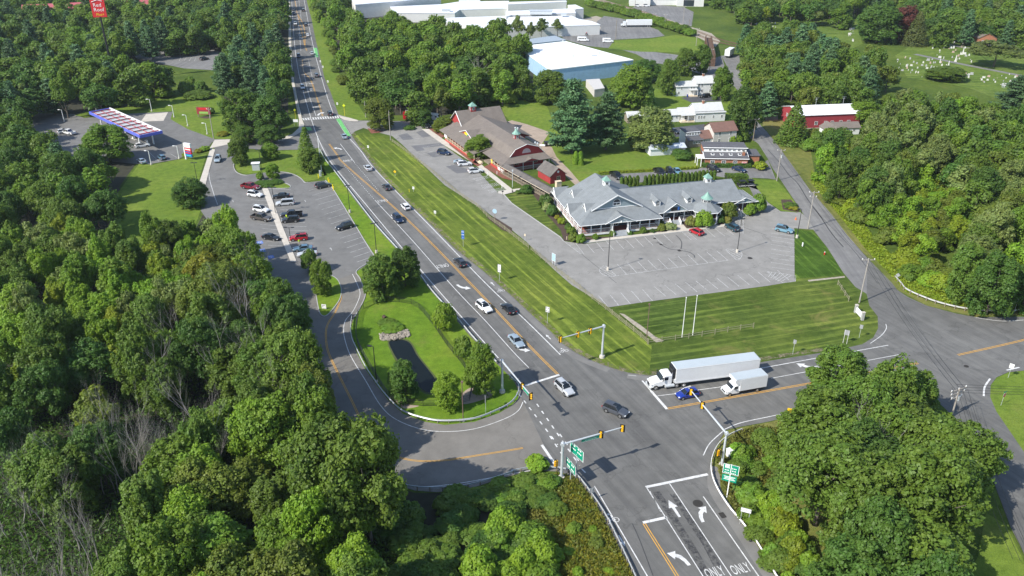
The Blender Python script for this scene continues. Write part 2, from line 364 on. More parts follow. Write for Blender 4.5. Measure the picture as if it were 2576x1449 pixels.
road = MAIN_L + [(1256,1039),(1194,1061),(1119,1069),(1069,1061),(1069,1236),(1101,1238),(1194,1225),(1269,1201),(1338,1184),(1400,1186),(1448,1199),(1463,1214),(1503,1274),(1538,1337),(1593,1449),(1625,1520),(2010,1520),(1962,1449),(1932,1414),(1888,1357),(1838,1287),(1808,1242),(1790,1199),(1786,1162),(1803,1120),(1826,1082),(1860,1074),(1932,1061),(2002,1044),(2120,1015),(2260,985),(2330,985),(2380,1030),(2447,1110),(2500,1215),(2542,1325),(2600,1440),(2700,1400),(2576,1137),(2542,1087),(2507,1036),(2491,999),(2492,969),(2507,949),(2537,936),(2576,932),(2700,925)] + list(reversed(STR_R)) + list(reversed(MAIN_R))
sheet('main_road', road, .004, ASPH)
# park-and-ride exit ramp
RAMP_IN = [(948,654),(920,668),(896,684),(905,700),(914,724),(919,744),(906,774),(891,799),(881,824),(884,849),(896,884),(916,924),(944,964),(976,1006),(1014,1041),(1069,1061)]
ramp_poly = [(1119,1069),(1194,1061),(1256,1039),(1288,1019),(1303,1004),(1306,990),(1400,1186),(1338,1184),(1269,1201),(1194,1225),(1101,1238),(1044,1234),(960,1210),(900,1160),(850,1100),(831,1069),(805,990),(792,940),(790,880),(770,800),(700,760),(640,700),(620,640)] + [(640,600),(800,560),(948,654)][1:] + RAMP_IN[1:]
sheet('ramp_road', ramp_poly, .008, ASPH_RAMP)
lot_l = [(819,454),(839,477),(889,559),(919,609),(948,654),(915,670),(890,688),(860,700),(800,700),(770,760),(700,760),(640,700),(600,640),(540,580),(505,530),(512,482),(527,424),(540,377),(535,350),(585,352),(590,380),(592,405),(589,420),(596,434),(617,441),(644,438),(694,433),(719,434),(741,440),(758,450),(770,459)]
sheet('commuter_lot', lot_l, .012, ASPH_PR)
sheet('link_street', [(530,342),(590,350),(690,352),(745,334),(762,316),(790,350),(804,372),(760,376),(690,378),(590,372),(540,372)], .007, ASPH_PR)
sheet('gas_station_forecourt', [(532,344),(470,318),(433,300),(436,281),(330,283),(212,297),(187,287),(95,285),(60,310),(100,372),(200,400),(342,412),(375,413),(450,400),(466,390),(522,372),(535,356)], .016, ASPH_PR)
sheet('motel_lot', [(330,138),(362,132),(532,125),(560,130),(560,178),(462,172),(345,147)], .012, ASPH_ST)
sheet('forecourt_slab', [T(0,0,1470,1150),T(0,0,1690,1130),T(0,0,1645,1215),T(0,0,1415,1225)], .02, CONC)
sheet('apron_slab', [T(0,0,2160,1408),T(0,0,2330,1402),(584,361),T(0,1,2110,45)], .021, CONC)
# side street to the right
sheet('side_street', [(2180,739),(2152,722),(2122,687),(2082,624),(2049,582),(2007,517),(1970,462),(1944,424),(1932,400),(1908,362),(1885,345),(1880,320),(1875,260),(1850,220),(1835,205),(1830,170),(1815,140),(1860,140),(1865,190),(1880,230),(1893,270),(1900,300),(1932,335),(1954,362),(1994,417),(2037,477),(2092,539),(2132,592),(2182,649)], .010, ASPH_ST)
# restaurants' lot and drive
lot_r = [(851,288),(901,303),(986,305),(1101,303),(1115,318),(1061,322),(1111,362),(1191,419),(1254,486),(1268,490),(1288,512),(1410,597),(1418,607),(1470,614),(1655,590),(1820,568),(1850,548),(1862,530),(1900,515),(1930,508),(1964,532),(2014,534),(2030,548),(2049,578),(1998,574),(1999,699),(2002,707),(1932,719),(1613,761),(1532,773),(1438,717),(1400,684),(1363,649),(1325,609),(1288,579),(1219,530),(1119,466),(1054,404),(1010,362),(986,342),(940,330),(914,322),(894,330),(884,338),(862,302)]
sheet('restaurant_lot', lot_r, .013, ASPH_LOT)
sheet('back_drive', [(1503,443),(1563,437),(1645,433),(1755,426),(1763,422),(1898,422),(1932,402),(1952,452),(1932,449),(1888,447),(1820,446),(1783,440),(1700,450),(1558,464)], .015, ASPH_ST)
sheet('back_drive_spur', [(1872,446),(1890,446),(1906,474),(1924,499),(1934,512),(1906,520),(1892,485)], .017, ASPH_ST)
sheet('house_drive', [(1686,322),(1772,312),(1780,330),(1700,345)], .015, ASPH_NEW)
sheet('house_drive', [T(2,0,1700,985),T(2,0,1880,960),T(2,0,2060,968),T(2,0,2150,1015),T(2,0,1800,1030)], .015, ASPH_NEW)
# industrial yard
sheet('industrial_yard', [(1405,84),(1420,100),(1480,116),(1560,124),(1600,136),(1622,148),(1612,155),(1660,160),(1720,172),(1760,186),(1835,205),(1815,140),(1790,150),(1720,140),(1640,130),(1550,118),(1543,100),(1640,95),(1672,90),(1655,75),(1600,55),(1560,46),(1520,40),(1500,55),(1512,70),(1500,84)], .012, ASPH_ST)
sheet('industrial_court', [(1180,44),(1196,30),(1160,18),(1140,22)], .012, ASPH_ST)
sheet('gravel_yard', [(1300,92),(1405,84),(1512,84),(1520,46),(1500,40),(1400,60),(1330,78)], .009, GRAVEL)
sheet('far_street', [(1590,18),(1620,30),(1650,50),(1700,62),(1740,66),(1745,30),(1720,18),(1650,12)], .01, ASPH_ST)
sheet('yard_meadow', [(1530,122),(1545,102),(1640,97),(1700,88),(1755,96),(1782,120),(1775,135),(1700,132),(1610,130)], .016, GR_LAWN)
sheet('rail_bed', [(1490,-8),(1560,12),(1650,38),(1720,62),(1790,84),(1812,104),(1800,118),(1760,96),(1690,72),(1600,44),(1520,18),(1470,0)], .02, GRAVEL)
# lawns --------------------------------------------------------------------
sheet('road_verge', [(771,0),(784,50),(794,100),(804,140),(816,195),(831,230),(851,287),(862,300),(900,303),(925,300),(880,230),(850,180),(830,120),(812,60),(790,0)], .001, GR_LAWN)
sheet('mown_strip', [(890,343),(912,334),(940,334),(980,344),(1010,366),(1054,408),(1119,470),(1170,502),(1222,548),(1262,578),(1288,594),(1320,614),(1370,664),(1440,720),(1530,782),(1590,832),(1640,868),(1633,944),(1580,937),(1538,925),(1488,906),(1448,886),(1413,862),(1388,836),(1338,791),(1288,744),(1264,724),(1219,684),(1144,624),(1069,549),(1019,502),(954,434),(899,362)], .002, GR_STRIP)
sheet('striped_field', [(1545,772),(1613,763),(1932,722),(2002,709),(2000,700),(2120,692),(2152,722),(2180,739),(2187,769),(2208,796),(2209,826),(2197,849),(2169,866),(2089,884),(1932,908),(1800,930),(1700,942),(1633,944),(1640,868),(1640,862),(1600,826)], .003, GR_FIELD)
sheet('field_strip', [(1998,576),(2044,582),(2082,624),(2122,690),(2000,702)], .005, grass('cross_striped_lawn', (.055,.11,.018), (.08,.14,.022), (.12,.165,.03), R(98), 2.2, .9))
sheet('garden_lawn', [T(2,1,0,500),T(2,1,200,490),T(2,1,290,580),T(2,1,330,690),T(2,1,490,870),T(2,1,490,940),T(2,1,0,600),(1266,489)], .006, GR_FIELD)
sheet('back_lawn', [(1250,245),(1300,235),(1370,250),(1400,330),(1520,350),(1600,330),(1690,345),(1705,375),(1740,390),(1760,420),(1645,432),(1500,440),(1470,470),(1440,460),(1400,420),(1330,360),(1270,290)], .003, GR_LAWN)
sheet('back_corner_lawn', [(1820,448),(1952,453),(1970,470),(2010,522),(2005,535),(1964,530),(1930,506),(1908,478),(1890,449)], .018, GR_LAWN)
sheet('house_lawn', [(1640,220),(1690,235),(1740,250),(1830,260),(1850,220),(1875,262),(1880,300),(1800,300),(1650,290),(1600,270)], .003, GR_LAWN)
sheet('street_verge', [(1932,300),(1900,290),(1954,362),(1994,417),(2037,477),(2092,539),(2132,592),(2182,649),(2257,729),(2332,769),(2457,798),(2600,792),(2600,740),(2400,740),(2300,700),(2200,600),(2120,500),(2050,440),(2040,380),(2020,300)], .002, GR_ROUGH)
sheet('barn_drive', [T(3,0,-40,1170),T(3,0,100,1150),T(3,0,100,1210),T(3,0,-40,1215)], .006, DIRT)
sheet('barn_drive', [T(3,0,1050,1130),T(3,0,1250,1120),T(3,0,1240,1200),T(3,0,1060,1190)], .006, DIRT)
sheet('barn_dirt', [T(2,0,0,1210),T(2,0,150,1250),T(2,0,380,1330),T(2,0,300,1448),(1388,370),(1400,395),(1430,425),(1462,462),(1450,468),(1410,430),(1375,390),(1330,350),(1290,330),(1262,310)], .008, DIRT)
sheet('basin_lawn', [(948,656),(920,668),(896,684),(905,700),(914,724),(919,744),(906,774),(891,799),(881,824),(884,849),(896,884),(916,924),(944,964),(976,1006),(1014,1041),(1069,1061),(1119,1069),(1194,1061),(1256,1039),(1288,1019),(1303,1004),(1305,985),(1296,964),(1280,945),(1249,914),(1181,844),(1119,771),(1079,726),(1054,692),(1004,634),(944,569),(888,497),(851,444),(820,396),(800,396),(812,430),(819,454),(839,477),(889,559),(919,609)], .006, GR_BASIN)
sheet('lot_island_lawn', [(596,405),(592,420),(600,432),(620,438),(694,431),(719,432),(745,440),(766,457),(800,450),(822,440),(812,420),(800,396),(790,375),(700,380),(600,385)], .006, GR_LAWN)
sheet('gas_lawn', [T(0,1,1230,430),T(0,1,1400,200),T(0,1,1520,210),T(0,1,1840,150),T(0,1,2080,100),T(0,1,2050,200),T(0,1,1990,400),(505,530),(480,600),(420,620),(330,620),(270,520)], .003, GR_LAWN)
sheet('gas_lawn', [T(0,0,1100,1085),T(0,0,1500,1010),T(0,0,1930,880),T(0,0,2200,920),T(0,0,2300,1150),T(0,0,2330,1400),T(0,0,2160,1400),T(0,0,1890,1300),T(0,0,1715,1200),T(0,0,1740,1120),T(0,0,1300,1145),T(0,0,1110,1165),T(0,0,870,1185),T(0,0,750,1160),T(0,0,900,1110)], .018, GR_LAWN)
sheet('corner_lawn', [(2700,925),(2576,933),(2537,937),(2507,950),(2492,970),(2491,999),(2507,1036),(2542,1087),(2576,1137),(2700,1390)], .006, GR_LAWN)
sheet('roadside_lawn', [(2480,1290),(2530,1320),(2580,1420),(2620,1520),(2400,1520),(2460,1400)], .006, GR_LAWN)
sheet('cross_verge', [(1826,1084),(1860,1076),(1932,1063),(2002,1046),(2120,1017),(2120,1060),(1900,1130),(1830,1140)], .006, GR_ROUGH)
sheet('rough_bank', [(1400,1188),(1448,1200),(1463,1214),(1503,1274),(1538,1337),(1593,1449),(1625,1520),(1250,1520),(1330,1400),(1300,1250)], .003, GR_ROUGH)
sheet('rough_bank', [(1826,1084),(1803,1120),(1788,1162),(1792,1199),(1810,1242),(1840,1287),(1890,1357),(1934,1414),(1964,1449),(2010,1520),(2250,1520),(2100,1300),(1950,1180),(1880,1130)], .003, GR_ROUGH)
sheet('cemetery_lawn', [T(3,0,1280,560),T(3,0,1500,420),T(3,0,1600,385),T(3,0,2100,410),T(3,0,2300,500),T(3,0,2900,600),T(3,0,2900,850),T(3,0,2320,1000),T(3,0,2000,880),T(3,0,1400,780)], .004, GR_CEM)
sheet('cemetery_lawn', [(1880,40),(2155,55),(2170,110),(2140,125),(1900,90)], .004, GR_CEM)
for pts in ([T(3,0,1560,390),T(3,0,1900,465),T(3,0,2080,490)], [T(3,0,1480,545),T(3,0,1740,600),T(3,0,2050,665),T(3,0,2700,790)]):
 m = MB(); ribbon(m, [G(*p) for p in pts], 3.2, .01, ASPH_ST); tag(m.build('cemetery_lane'), kind='structure')
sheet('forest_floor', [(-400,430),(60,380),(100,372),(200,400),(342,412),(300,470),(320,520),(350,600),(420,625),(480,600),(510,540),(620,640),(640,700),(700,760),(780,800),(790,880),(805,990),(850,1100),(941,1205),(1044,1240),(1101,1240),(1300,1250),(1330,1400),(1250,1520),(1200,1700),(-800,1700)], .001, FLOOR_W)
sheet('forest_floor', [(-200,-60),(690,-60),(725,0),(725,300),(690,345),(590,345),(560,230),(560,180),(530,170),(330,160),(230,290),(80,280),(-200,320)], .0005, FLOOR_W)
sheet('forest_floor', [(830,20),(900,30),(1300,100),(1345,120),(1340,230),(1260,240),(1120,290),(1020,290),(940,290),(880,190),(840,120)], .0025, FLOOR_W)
# ponds and small surfaces ---------------------------------------------------
WATER, wnt, wb = new_mat('pond_water'); wb.inputs['Base Color'].default_value = (.006,.009,.008,1); wb.inputs['Roughness'].default_value = .1; wb.inputs['Specular IOR Level'].default_value = .22
bump(wnt, wb, noise(wnt, wpos(wnt), 2.5, 2, .5), .03, .03)
tag(sheet('pond', [T(1,2,1340,545),T(1,2,1420,520),T(1,2,1500,530),T(1,2,1560,570),T(1,2,1620,680),T(1,2,1730,820),T(1,2,1800,920),T(1,2,1815,1020),T(1,2,1780,1050),T(1,2,1700,1040),T(1,2,1590,940),T(1,2,1450,760),T(1,2,1380,650)], .02, WATER, True), kind='structure')
sheet('pond_bank', [T(1,2,1325,540),T(1,2,1420,505),T(1,2,1520,520),T(1,2,1580,570),T(1,2,1640,680),T(1,2,1750,820),T(1,2,1825,920),T(1,2,1840,1030),T(1,2,1790,1070),T(1,2,1690,1060),T(1,2,1570,950),T(1,2,1430,770),T(1,2,1365,660)], .012, M('wet_bank', (.06,.075,.02), .9, var=.3, sc=1.5, co='world'), True)
sheet('bare_soil', [T(1,2,2090,1050),T(1,2,2230,990),T(1,2,2400,1060),T(1,2,2330,1110),T(1,2,2080,1170)], .012, DIRT, True)
sheet('bare_soil', [T(1,2,1400,1120),T(1,2,1520,1170),T(1,2,1640,1190),T(1,2,1500,1215),T(1,2,1440,1180)], .012, DIRT, True)
sheet('sidewalk', [T(0,1,2120,45),T(0,1,2165,60),T(0,1,2110,250),T(0,1,2050,490),T(0,1,1995,480),T(0,1,2010,380)], .12, CONC)
sheet('sidewalk', [(724,-20),(729,-20),(729,0),(732,60),(733,112),(735,160),(741,210),(751,262),(760,300),(766,315),(762,330),(730,348),(700,356),(700,350),(735,338),(752,322),(752,300),(744,262),(734,210),(728,160),(726,100),(725,0)], .1, CONC)
sheet('sidewalk', [(851,289),(858,293),(880,297),(901,303),(900,306),(880,305),(866,302),(856,297)], .1, CONC)
sheet('lot_walk', [T(1,1,60,450),T(1,1,120,448),T(1,1,250,790),T(1,1,360,1060),T(1,1,410,1190),T(1,1,350,1190),T(1,1,230,900),T(1,1,130,640)], .13, CONC)
sheet('walk_strip', [T(1,0,1665,1300),T(1,0,1740,1300),(1131,362),(1194,400),(1219,421),(1288,476),(1292,484),(1268,490),(1253,487),(1253,482),(1274,478),(1254,462),(1216,432),(1189,410),(1111,362)], .1, CONC)
sheet('walk_strip', [T(2,1,0,460),T(2,1,90,448),T(2,1,60,475),T(2,1,0,490)], .1, CONC)
sheet('front_walk', [T(2,1,720,1000),T(2,1,760,972),T(2,1,1450,892),T(2,1,1560,885),T(2,1,1620,812),T(2,1,1710,800),T(2,1,1760,855),T(2,1,2130,812),T(2,1,2290,690),T(2,1,2300,730),T(2,1,2130,835)], .1, CONC)
sheet('mulch_bed', [T(2,1,200,495),T(2,1,290,500),T(2,1,380,590),T(2,1,480,700),T(2,1,680,940),T(2,1,1050,935),T(2,1,1150,930),T(2,1,1640,855),T(2,1,1560,885),T(2,1,1450,895),T(2,1,720,985),T(2,1,520,975),T(2,1,490,870),T(2,1,330,690),T(2,1,270,590)], .07, MULCH)
sheet('mulch_bed', [T(2,1,1700,790),T(2,1,1850,770),T(2,1,2080,790),T(2,1,2200,760),T(2,1,2130,812),T(2,1,1790,850),T(2,1,1760,850)], .07, MULCH)
sheet('mulch_bed', [T(2,1,2290,680),T(2,1,2350,640),T(2,1,2470,690),T(2,1,2400,730),T(2,1,2320,715)], .07, MULCH)
sheet('mulch_bed', [T(1,1,2320,740),T(1,1,2400,740),T(1,1,2576,850),T(1,1,2576,900),T(1,1,2480,870)], .07, MULCH)
sheet('red_mulch_bed', [T(1,0,1720,1300),T(1,0,1850,1290),T(1,0,1900,1370),T(1,0,1850,1400)], .07, MULCH_R)
sheet('red_mulch_bed', [(1128,357),(1136,362),(1192,400),(1202,412),(1212,414),(1202,420),(1192,414),(1131,366)], .14, MULCH_R)
sheet('red_mulch_bed', [T(1,1,2200,170),T(1,1,2260,190),T(1,1,2230,205),T(1,1,2180,190)], .14, MULCH_R)
sheet('red_mulch_bed', [T(1,1,2290,235),T(1,1,2360,205),T(1,1,2576,330),T(1,1,2576,370),T(1,1,2480,350)], .14, MULCH_R)
sheet('red_mulch_bed', [T(1,0,1120,1290),T(1,0,1160,1300),T(1,0,1280,1330),T(1,0,1160,1345)], .07, MULCH_R)
sheet('gravel_path', [T(2,2,1080,255),T(2,2,1130,265),T(2,2,1300,380),T(2,2,1440,490),T(2,2,1530,535),T(2,2,1450,550),T(2,2,1380,490),T(2,2,1220,370)], .012, GRAVEL)
sheet('gravel_path', [T(3,1,400,1370),T(3,1,770,1330),T(3,1,775,1345),T(3,1,410,1385)], .012, GRAVEL)
sheet('planter_bed', [T(3,1,130,560),T(3,1,230,560),T(3,1,320,660),T(3,1,300,690),T(3,1,150,660)], .03, MULCH)
sheet('flower_bed', [T(0,0,2000,1185),T(0,0,2060,1170),T(0,0,2150,1180),T(0,0,2080,1195)], .03, MULCH)
DIRTY_V = M('worn_verge', (.22,.19,.12), .95, var=.3, sc=.9, co='world')
_n = DIRTY_V.node_tree; _n.links.new(ramp(_n, noise(_n, wpos(_n), .7, 6, .75, .8), [(.46,(0,0,0)),(.6,(.8,.8,.8))]), _n.nodes['Principled BSDF'].inputs['Alpha'])
m = MB(); ribbon(m, [G(u+3, v-4) for u, v in MAIN_R[8:27]], 1.5, .009); tag(m.build('worn_verge', DIRTY_V), kind='structure')
m = MB(); ribbon(m, [G(u, v-4) for u, v in [(1700,938),(1800,926),(1932,904),(2089,880)]], 1.1, .0095); tag(m.build('worn_verge', DIRTY_V), kind='structure')
# lot island, teardrop islands, kerbs
sheet('lot_planter', [T(1,1,60,440),T(1,1,120,380),T(1,1,250,385),T(1,1,310,410),T(1,1,345,430),T(1,1,330,450),T(1,1,120,446)], .12, GR_LAWN)
kerb('kerb', [T(1,1,120,450),T(1,1,290,448),T(1,1,345,440),T(1,1,330,410),T(1,1,250,385),T(1,1,140,385)])
kerb('kerb', [(585,380),(590,400),(588,420),(596,434),(617,441),(644,438),(694,433),(719,434),(741,440),(758,450),(766,459),(775,459)])
kerb('kerb', [(819,454),(839,477),(889,559),(919,609),(948,654)], sm=False)
kerb('kerb', [(948,654),(915,668),(896,684),(905,700),(914,724),(919,744),(906,774),(891,799)])
ISL = [(790,700),(815,690),(845,700),(858,724),(856,750),(840,775),(820,795),(806,790),(800,770),(795,740)]
sheet('ramp_island', ISL, .1, GR_BASIN, True); kerb('kerb', ISL, closed=True)
kerb('kerb', [(1254,486),(1268,490),(1288,512),(1410,597),(1418,607)], sm=False)
kerb('kerb', [T(2,1,720,1002),T(2,1,2130,836)], sm=False)
# ---------------------------------------------------------------- road markings
W_ = MB(); Y_ = MB(); F_ = MB()
ZM = .03
def line(mb, pts, w=.12, dash=None, z=ZM, sm=True): ribbon(mb, [G(*p) for p in pts], w, z, None, dash, sm)
line(W_, [(734,0),(740,100),(750,175),(763,230),(780,290),(797,340),(822,392),(851,432),(900,490),(1014,627),(1060,681),(1151,786),(1254,901),(1262,907)], .2)
line(W_, [(1254,901),(1296,950)], .16, (.6,.9))
line(W_, [(765,0),(778,70),(790,125),(806,185),(822,240),(838,285)], .2)
line(W_, [(876,345),(908,380),(944,427),(1090,577),(1231,722),(1320,804),(1410,893)], .2)
line(W_, [(744,0),(752,70),(757,128)], .15); line(W_, [(752,0),(758,50)], .12)
line(W_, [(759,150),(766,190),(776,235),(795,292)], .15)
line(W_, [(776,150),(783,185),(787,200)], .12)
line(W_, [(856,362),(892,409)], .15)
line(W_, [T(1,1,990,190),T(1,1,1240,480)], .15, (.6,.9)); line(W_, [T(1,1,890,220),T(1,1,1200,570)], .15, (.6,.9))
line(W_, [(944,504.5),(1040,608),(1140,722),(1220,806),(1290,884),(1330,925)], .15)
for o_ in (-.17, .17):
 for pts in ([(742,0),(748,35)], [(760,150),(764,180),(778,196),(787,215),(800,255),(812,292)], [(828,362),(850,392),(868,414),(1019,547),(1194,724),(1328,866.5),(1403,941.5)], [(748,35),(760,85),(767,115),(772,128)], [(748,35),(762,60),(767,85),(767,115)],
    [T(2,2,1565,1217),(2064,960)], [T(3,2,530,945),T(3,2,1510,760)], [T(3,2,1910,677),T(3,2,2576,525),(2700,820)], [(1620,1317),(1705,1452),(1740,1515)]):
  P = [G(*p) for p in pts]; P = catmull(P, 6) if len(P) > 2 else P
  ribbon(Y_, offset(P, o_), .13, ZM, None, None, False)
for o_ in (-.12, .12):
 P = catmull([G(*p) for p in [T(1,2,840,0),T(1,2,857,90),T(1,2,800,240),T(1,2,725,360),T(1,2,703,470),T(1,2,725,640),T(1,2,820,850),T(1,2,960,1130),T(1,2,1110,1448),T(1,3,1130,20),T(1,3,1230,140),T(1,3,1400,240),T(1,3,1620,290),T(1,3,1900,285),T(1,3,2200,240),T(1,3,2576,180),T(2,3,110,160)]], 5)
 ribbon(Y_, offset(P, o_), .10, ZM+.004, None, None, False)
line(W_, [T(1,1,970,1310),T(1,1,1030,1440),T(1,2,1045,80),T(1,2,980,230),T(1,2,900,330),T(1,2,882,440),T(1,2,905,560),T(1,2,960,700),T(1,2,1100,930),T(1,2,1250,1180),T(1,2,1400,1320),T(1,2,1650,1420),T(1,2,1900,1448),T(1,2,2200,1420),T(1,2,2500,1320),T(2,2,60,1240),T(2,2,110,1150)], .13, z=ZM+.004)
line(W_, [T(1,2,600,870),T(1,2,650,1000),T(1,2,730,1200),T(1,2,790,1400),T(1,3,900,180),T(1,3,1200,430),T(1,3,1400,510),T(1,3,1600,550),T(1,3,1850,540),T(1,3,2150,500),T(1,3,2576,420),T(2,3,300,370)], .13, z=ZM+.004)
line(W_, [T(0,1,2165,70),T(0,1,2110,200),T(0,1,2105,330),T(0,1,2150,500),T(0,1,2190,610)], .13, z=ZM)
# stop bars
line(W_, [T(2,2,130,985),T(2,2,475,876)], .5); line(W_, [T(2,2,1400,1040),T(2,2,1560,1222)], .5); line(W_, [T(2,3,1345,555),T(2,3,1970,425)], .5)
line(W_, [T(2,3,1318,912),T(2,3,1560,858)], .5); line(W_, [T(2,3,300,130),T(2,3,455,358)], .45, z=ZM+.004)
line(W_, [T(2,2,1310,935),T(2,2,1400,1040)], .3)
# lane lines, crossroad and south leg
line(W_, [T(2,2,1465,1088),T(2,2,1660,1065)], .14); line(W_, [T(2,2,1870,1030),T(2,2,2160,990)], .14); line(W_, [T(3,2,30,912),T(3,2,1390,660)], .14)
line(W_, [T(2,2,2300,850),T(3,2,0,797),T(3,2,1210,578)], .18)
line(W_, [T(2,2,1170,880),T(2,2,1250,888)], .1)
line(W_, [T(2,3,2120,-6),T(2,3,1990,115),T(2,3,1925,235)], .16)
line(W_, [T(2,2,2140,1425),T(2,2,2300,1360),T(2,2,2576,1300),T(3,2,280,1240),T(3,2,600,1170),(2300,975)], .16)
line(W_, [T(3,2,1030,560),T(3,2,1140,480),T(3,2,1190,410),T(3,2,1185,365)], .13); line(W_, [T(3,2,2080,300),T(3,2,2350,335),T(3,2,2576,325)], .16)
line(W_, [T(3,2,2235,915),T(3,2,2180,1000),T(3,2,2170,1090)], .3); line(W_, [T(3,2,2400,830),T(3,2,2530,802)], .3)
line(W_, [T(2,3,830,545),T(2,3,1360,1448),(1665,1520)], .16)
line(W_, [T(2,3,1355,560),T(2,3,1920,1448),(1812,1520)], .14); line(W_, [T(2,3,1580,512),T(2,3,2205,1448),(1888,1520)], .14); line(W_, [T(2,3,1925,650),T(2,3,2480,1448),(1960,1520)], .16)
line(F_, [T(2,3,1385,590),T(2,3,1510,830)], .12, (1.2,.5))
for a, b in (((70,1070),(460,1580)), ((250,1170),(680,1790))):
 line(W_, [T(2,2,*a), T(2,2,*b)], .22, (.9,1.3))
line(W_, [T(2,3,480,20),T(2,3,670,290)], .22, (.9,1.3)); line(W_, [T(2,3,380,40),T(2,3,540,280)], .22, (.9,1.3)); line(W_, [T(2,3,700,370),T(2,3,740,410)], .22)
# crosswalk
a0, a1, b0, b1 = G(*T(1,0,470,1190)), G(*T(1,0,820,1165)), G(*T(1,0,485,1210)), G(*T(1,0,830,1188))
for k in range(15):
 t = k/14; ribbon(W_, [a0.lerp(a1, t), b0.lerp(b1, t)], .5, ZM, None, None, False)
ribbon(W_, [a0, a1], .22, ZM+.004, None, None, False); ribbon(W_, [b0, b1], .22, ZM+.004, None, None, False)
# arrows ------------------------------------------------------------------
def glyph(mb, c, angle, polys, sc=1.0, z=ZM+.008):
 ca, sa = math.cos(angle), math.sin(angle)
 for poly in polys:
  vs = [(c.x + sc*(x*ca - y*sa), c.y + sc*(x*sa + y*ca), z) for x, y in poly]
  for tri in mgeo.tessellate_polygon([[Vector(v) for v in vs]]):
   q = [vs[i] for i in tri]
   a = (Vector(q[1])-Vector(q[0])).cross(Vector(q[2])-Vector(q[0]))
   mb.face(q if a.z > 0 else q[::-1])
STRAIGHT = [[(-1.6,-.16),(.2,-.2),(.2,-.62),(1.6,0),(.2,.62),(.2,.2),(-1.6,.16)]]
LEFT = [[(-1.5,-.55),(-.6,-.42),(.2,-.1),(.62,.42),(1.0,.26),(.95,1.35),(-.2,.86),(.16,.66),(-.2,.3),(-.8,.02),(-1.5,-.12)]]
RIGHT = [[(x, -y) for x, y in reversed(LEFT[0])]]
SMALL = [[(-1.0,-.1),(.2,-.1),(.2,-.34),(1.0,0),(.2,.34),(.2,.1),(-1.0,.1)]]
A_N = STRIP_A + PI; A_S = STRIP_A
NL = ang((1768,1449),(1625.5,1226)); RL = ang((2279,889),(1939,952))
glyph(W_, GT(2,3,1630,770), NL, STRAIGHT, 1.15); glyph(W_, GT(2,3,1890,820), NL, RIGHT, 1.15); glyph(W_, GT(2,3,1700,1255), NL, LEFT, 1.15); glyph(W_, GT(2,3,1105,1095), NL+PI, SMALL, 1.1)
glyph(W_, GT(3,2,400,800), RL, RIGHT, 1.35); glyph(W_, GT(2,2,1720,1022), RL, LEFT, 1.2)
glyph(W_, G(1162,724), A_S, LEFT, 1.25); glyph(W_, GT(2,2,90,625), A_S, LEFT, 1.1); glyph(W_, GT(1,1,835,45), A_N, LEFT, 1.25); glyph(W_, GT(1,1,1380,735), A_S, STRAIGHT, 1.0)
glyph(W_, GT(1,1,2380,1408), A_N, SMALL, 1.0); glyph(W_, GT(2,2,365,495), A_N, SMALL, 1.0); glyph(W_, G(1166,733), A_S, SMALL, .01)
glyph(W_, GT(1,0,635,1145), ang((756,219),(779,290))+PI, RIGHT, 1.6); glyph(W_, GT(1,0,550,902), ang((756,219),(779,290))+PI, STRAIGHT, 1.3)
glyph(W_, GT(1,0,450,355), PI/2, LEFT, 1.4); glyph(W_, GT(1,0,465,386), PI/2, LEFT, 1.2)
glyph(F_, GT(1,1,495,575), A_N, SMALL, .8, .04); glyph(F_, GT(1,1,755,1058), A_N, SMALL, .9, .04); glyph(F_, GT(0,1,2345,578), A_N, SMALL, .8, .04)
def ring(cx, cy, r, w=.09, n=14):
 out = []
 for k in range(n):
  a, b = 2*PI*k/n, 2*PI*(k+1)/n
  out.append([(cx+r*math.cos(a),cy+r*math.sin(a)),(cx+r*math.cos(b),cy+r*math.sin(b)),(cx+(r-w)*math.cos(b),cy+(r-w)*math.sin(b)),(cx+(r-w)*math.cos(a),cy+(r-w)*math.sin(a))])
 return out
def bar(a, b, w=.09):
 a, b = Vector((*a,0)), Vector((*b,0)); d = (b-a).normalized(); n = Vector((-d.y,d.x,0))*w/2
 return [tuple((a+n)[:2]),tuple((a-n)[:2]),tuple((b-n)[:2]),tuple((b+n)[:2])]
BIKE = ring(.05,.55,.42)+ring(.05,-.55,.42)+[bar((.05,.55),(.55,.3)),bar((.55,.3),(.5,-.3)),bar((.5,-.3),(.05,-.5)),bar((.05,0),(.5,-.3)),bar((.05,0),(.55,.3)),bar((.55,.3),(.8,.35)),bar((.5,-.3),(.95,-.2),.14)]+ring(1.15,.0,.17,.17,8)
glyph(W_, GT(2,2,525,640), A_N, BIKE, .95); glyph(W_, GT(1,2,2465,35), A_N, BIKE, .95); glyph(W_, GT(2,3,1005,895), NL, BIKE, 1.2)
def text_faces(txt, size):
 cu = bpy.data.curves.new('t', 'FONT'); cu.body = txt; cu.size = size; cu.align_x = 'CENTER'; cu.align_y = 'CENTER'; cu.resolution_u = 2; cu.extrude = 0
 ob = bpy.data.objects.new('t', cu); C.objects.link(ob); bpy.context.view_layer.update()
 dg = bpy.context.evaluated_depsgraph_get(); me = bpy.data.meshes.new_from_object(ob.evaluated_get(dg))
 vs = [v.co.copy() for v in me.vertices]; fs = [tuple(p.vertices) for p in me.polygons]
 bpy.data.objects.remove(ob); bpy.data.curves.remove(cu); bpy.data.meshes.remove(me); return vs, fs
def road_text(mb, txt, c, angle, w, stretch, z=ZM+.008):
 """words painted on the road: reading direction = angle - 90 deg"""
 vs, fs = text_faces(txt, w); ca, sa = math.cos(angle-PI/2), math.sin(angle-PI/2)
 mb.add([(c.x + v.x*ca - v.y*stretch*sa, c.y + v.x*sa + v.y*stretch*ca, z) for v in vs], [f for f in fs])
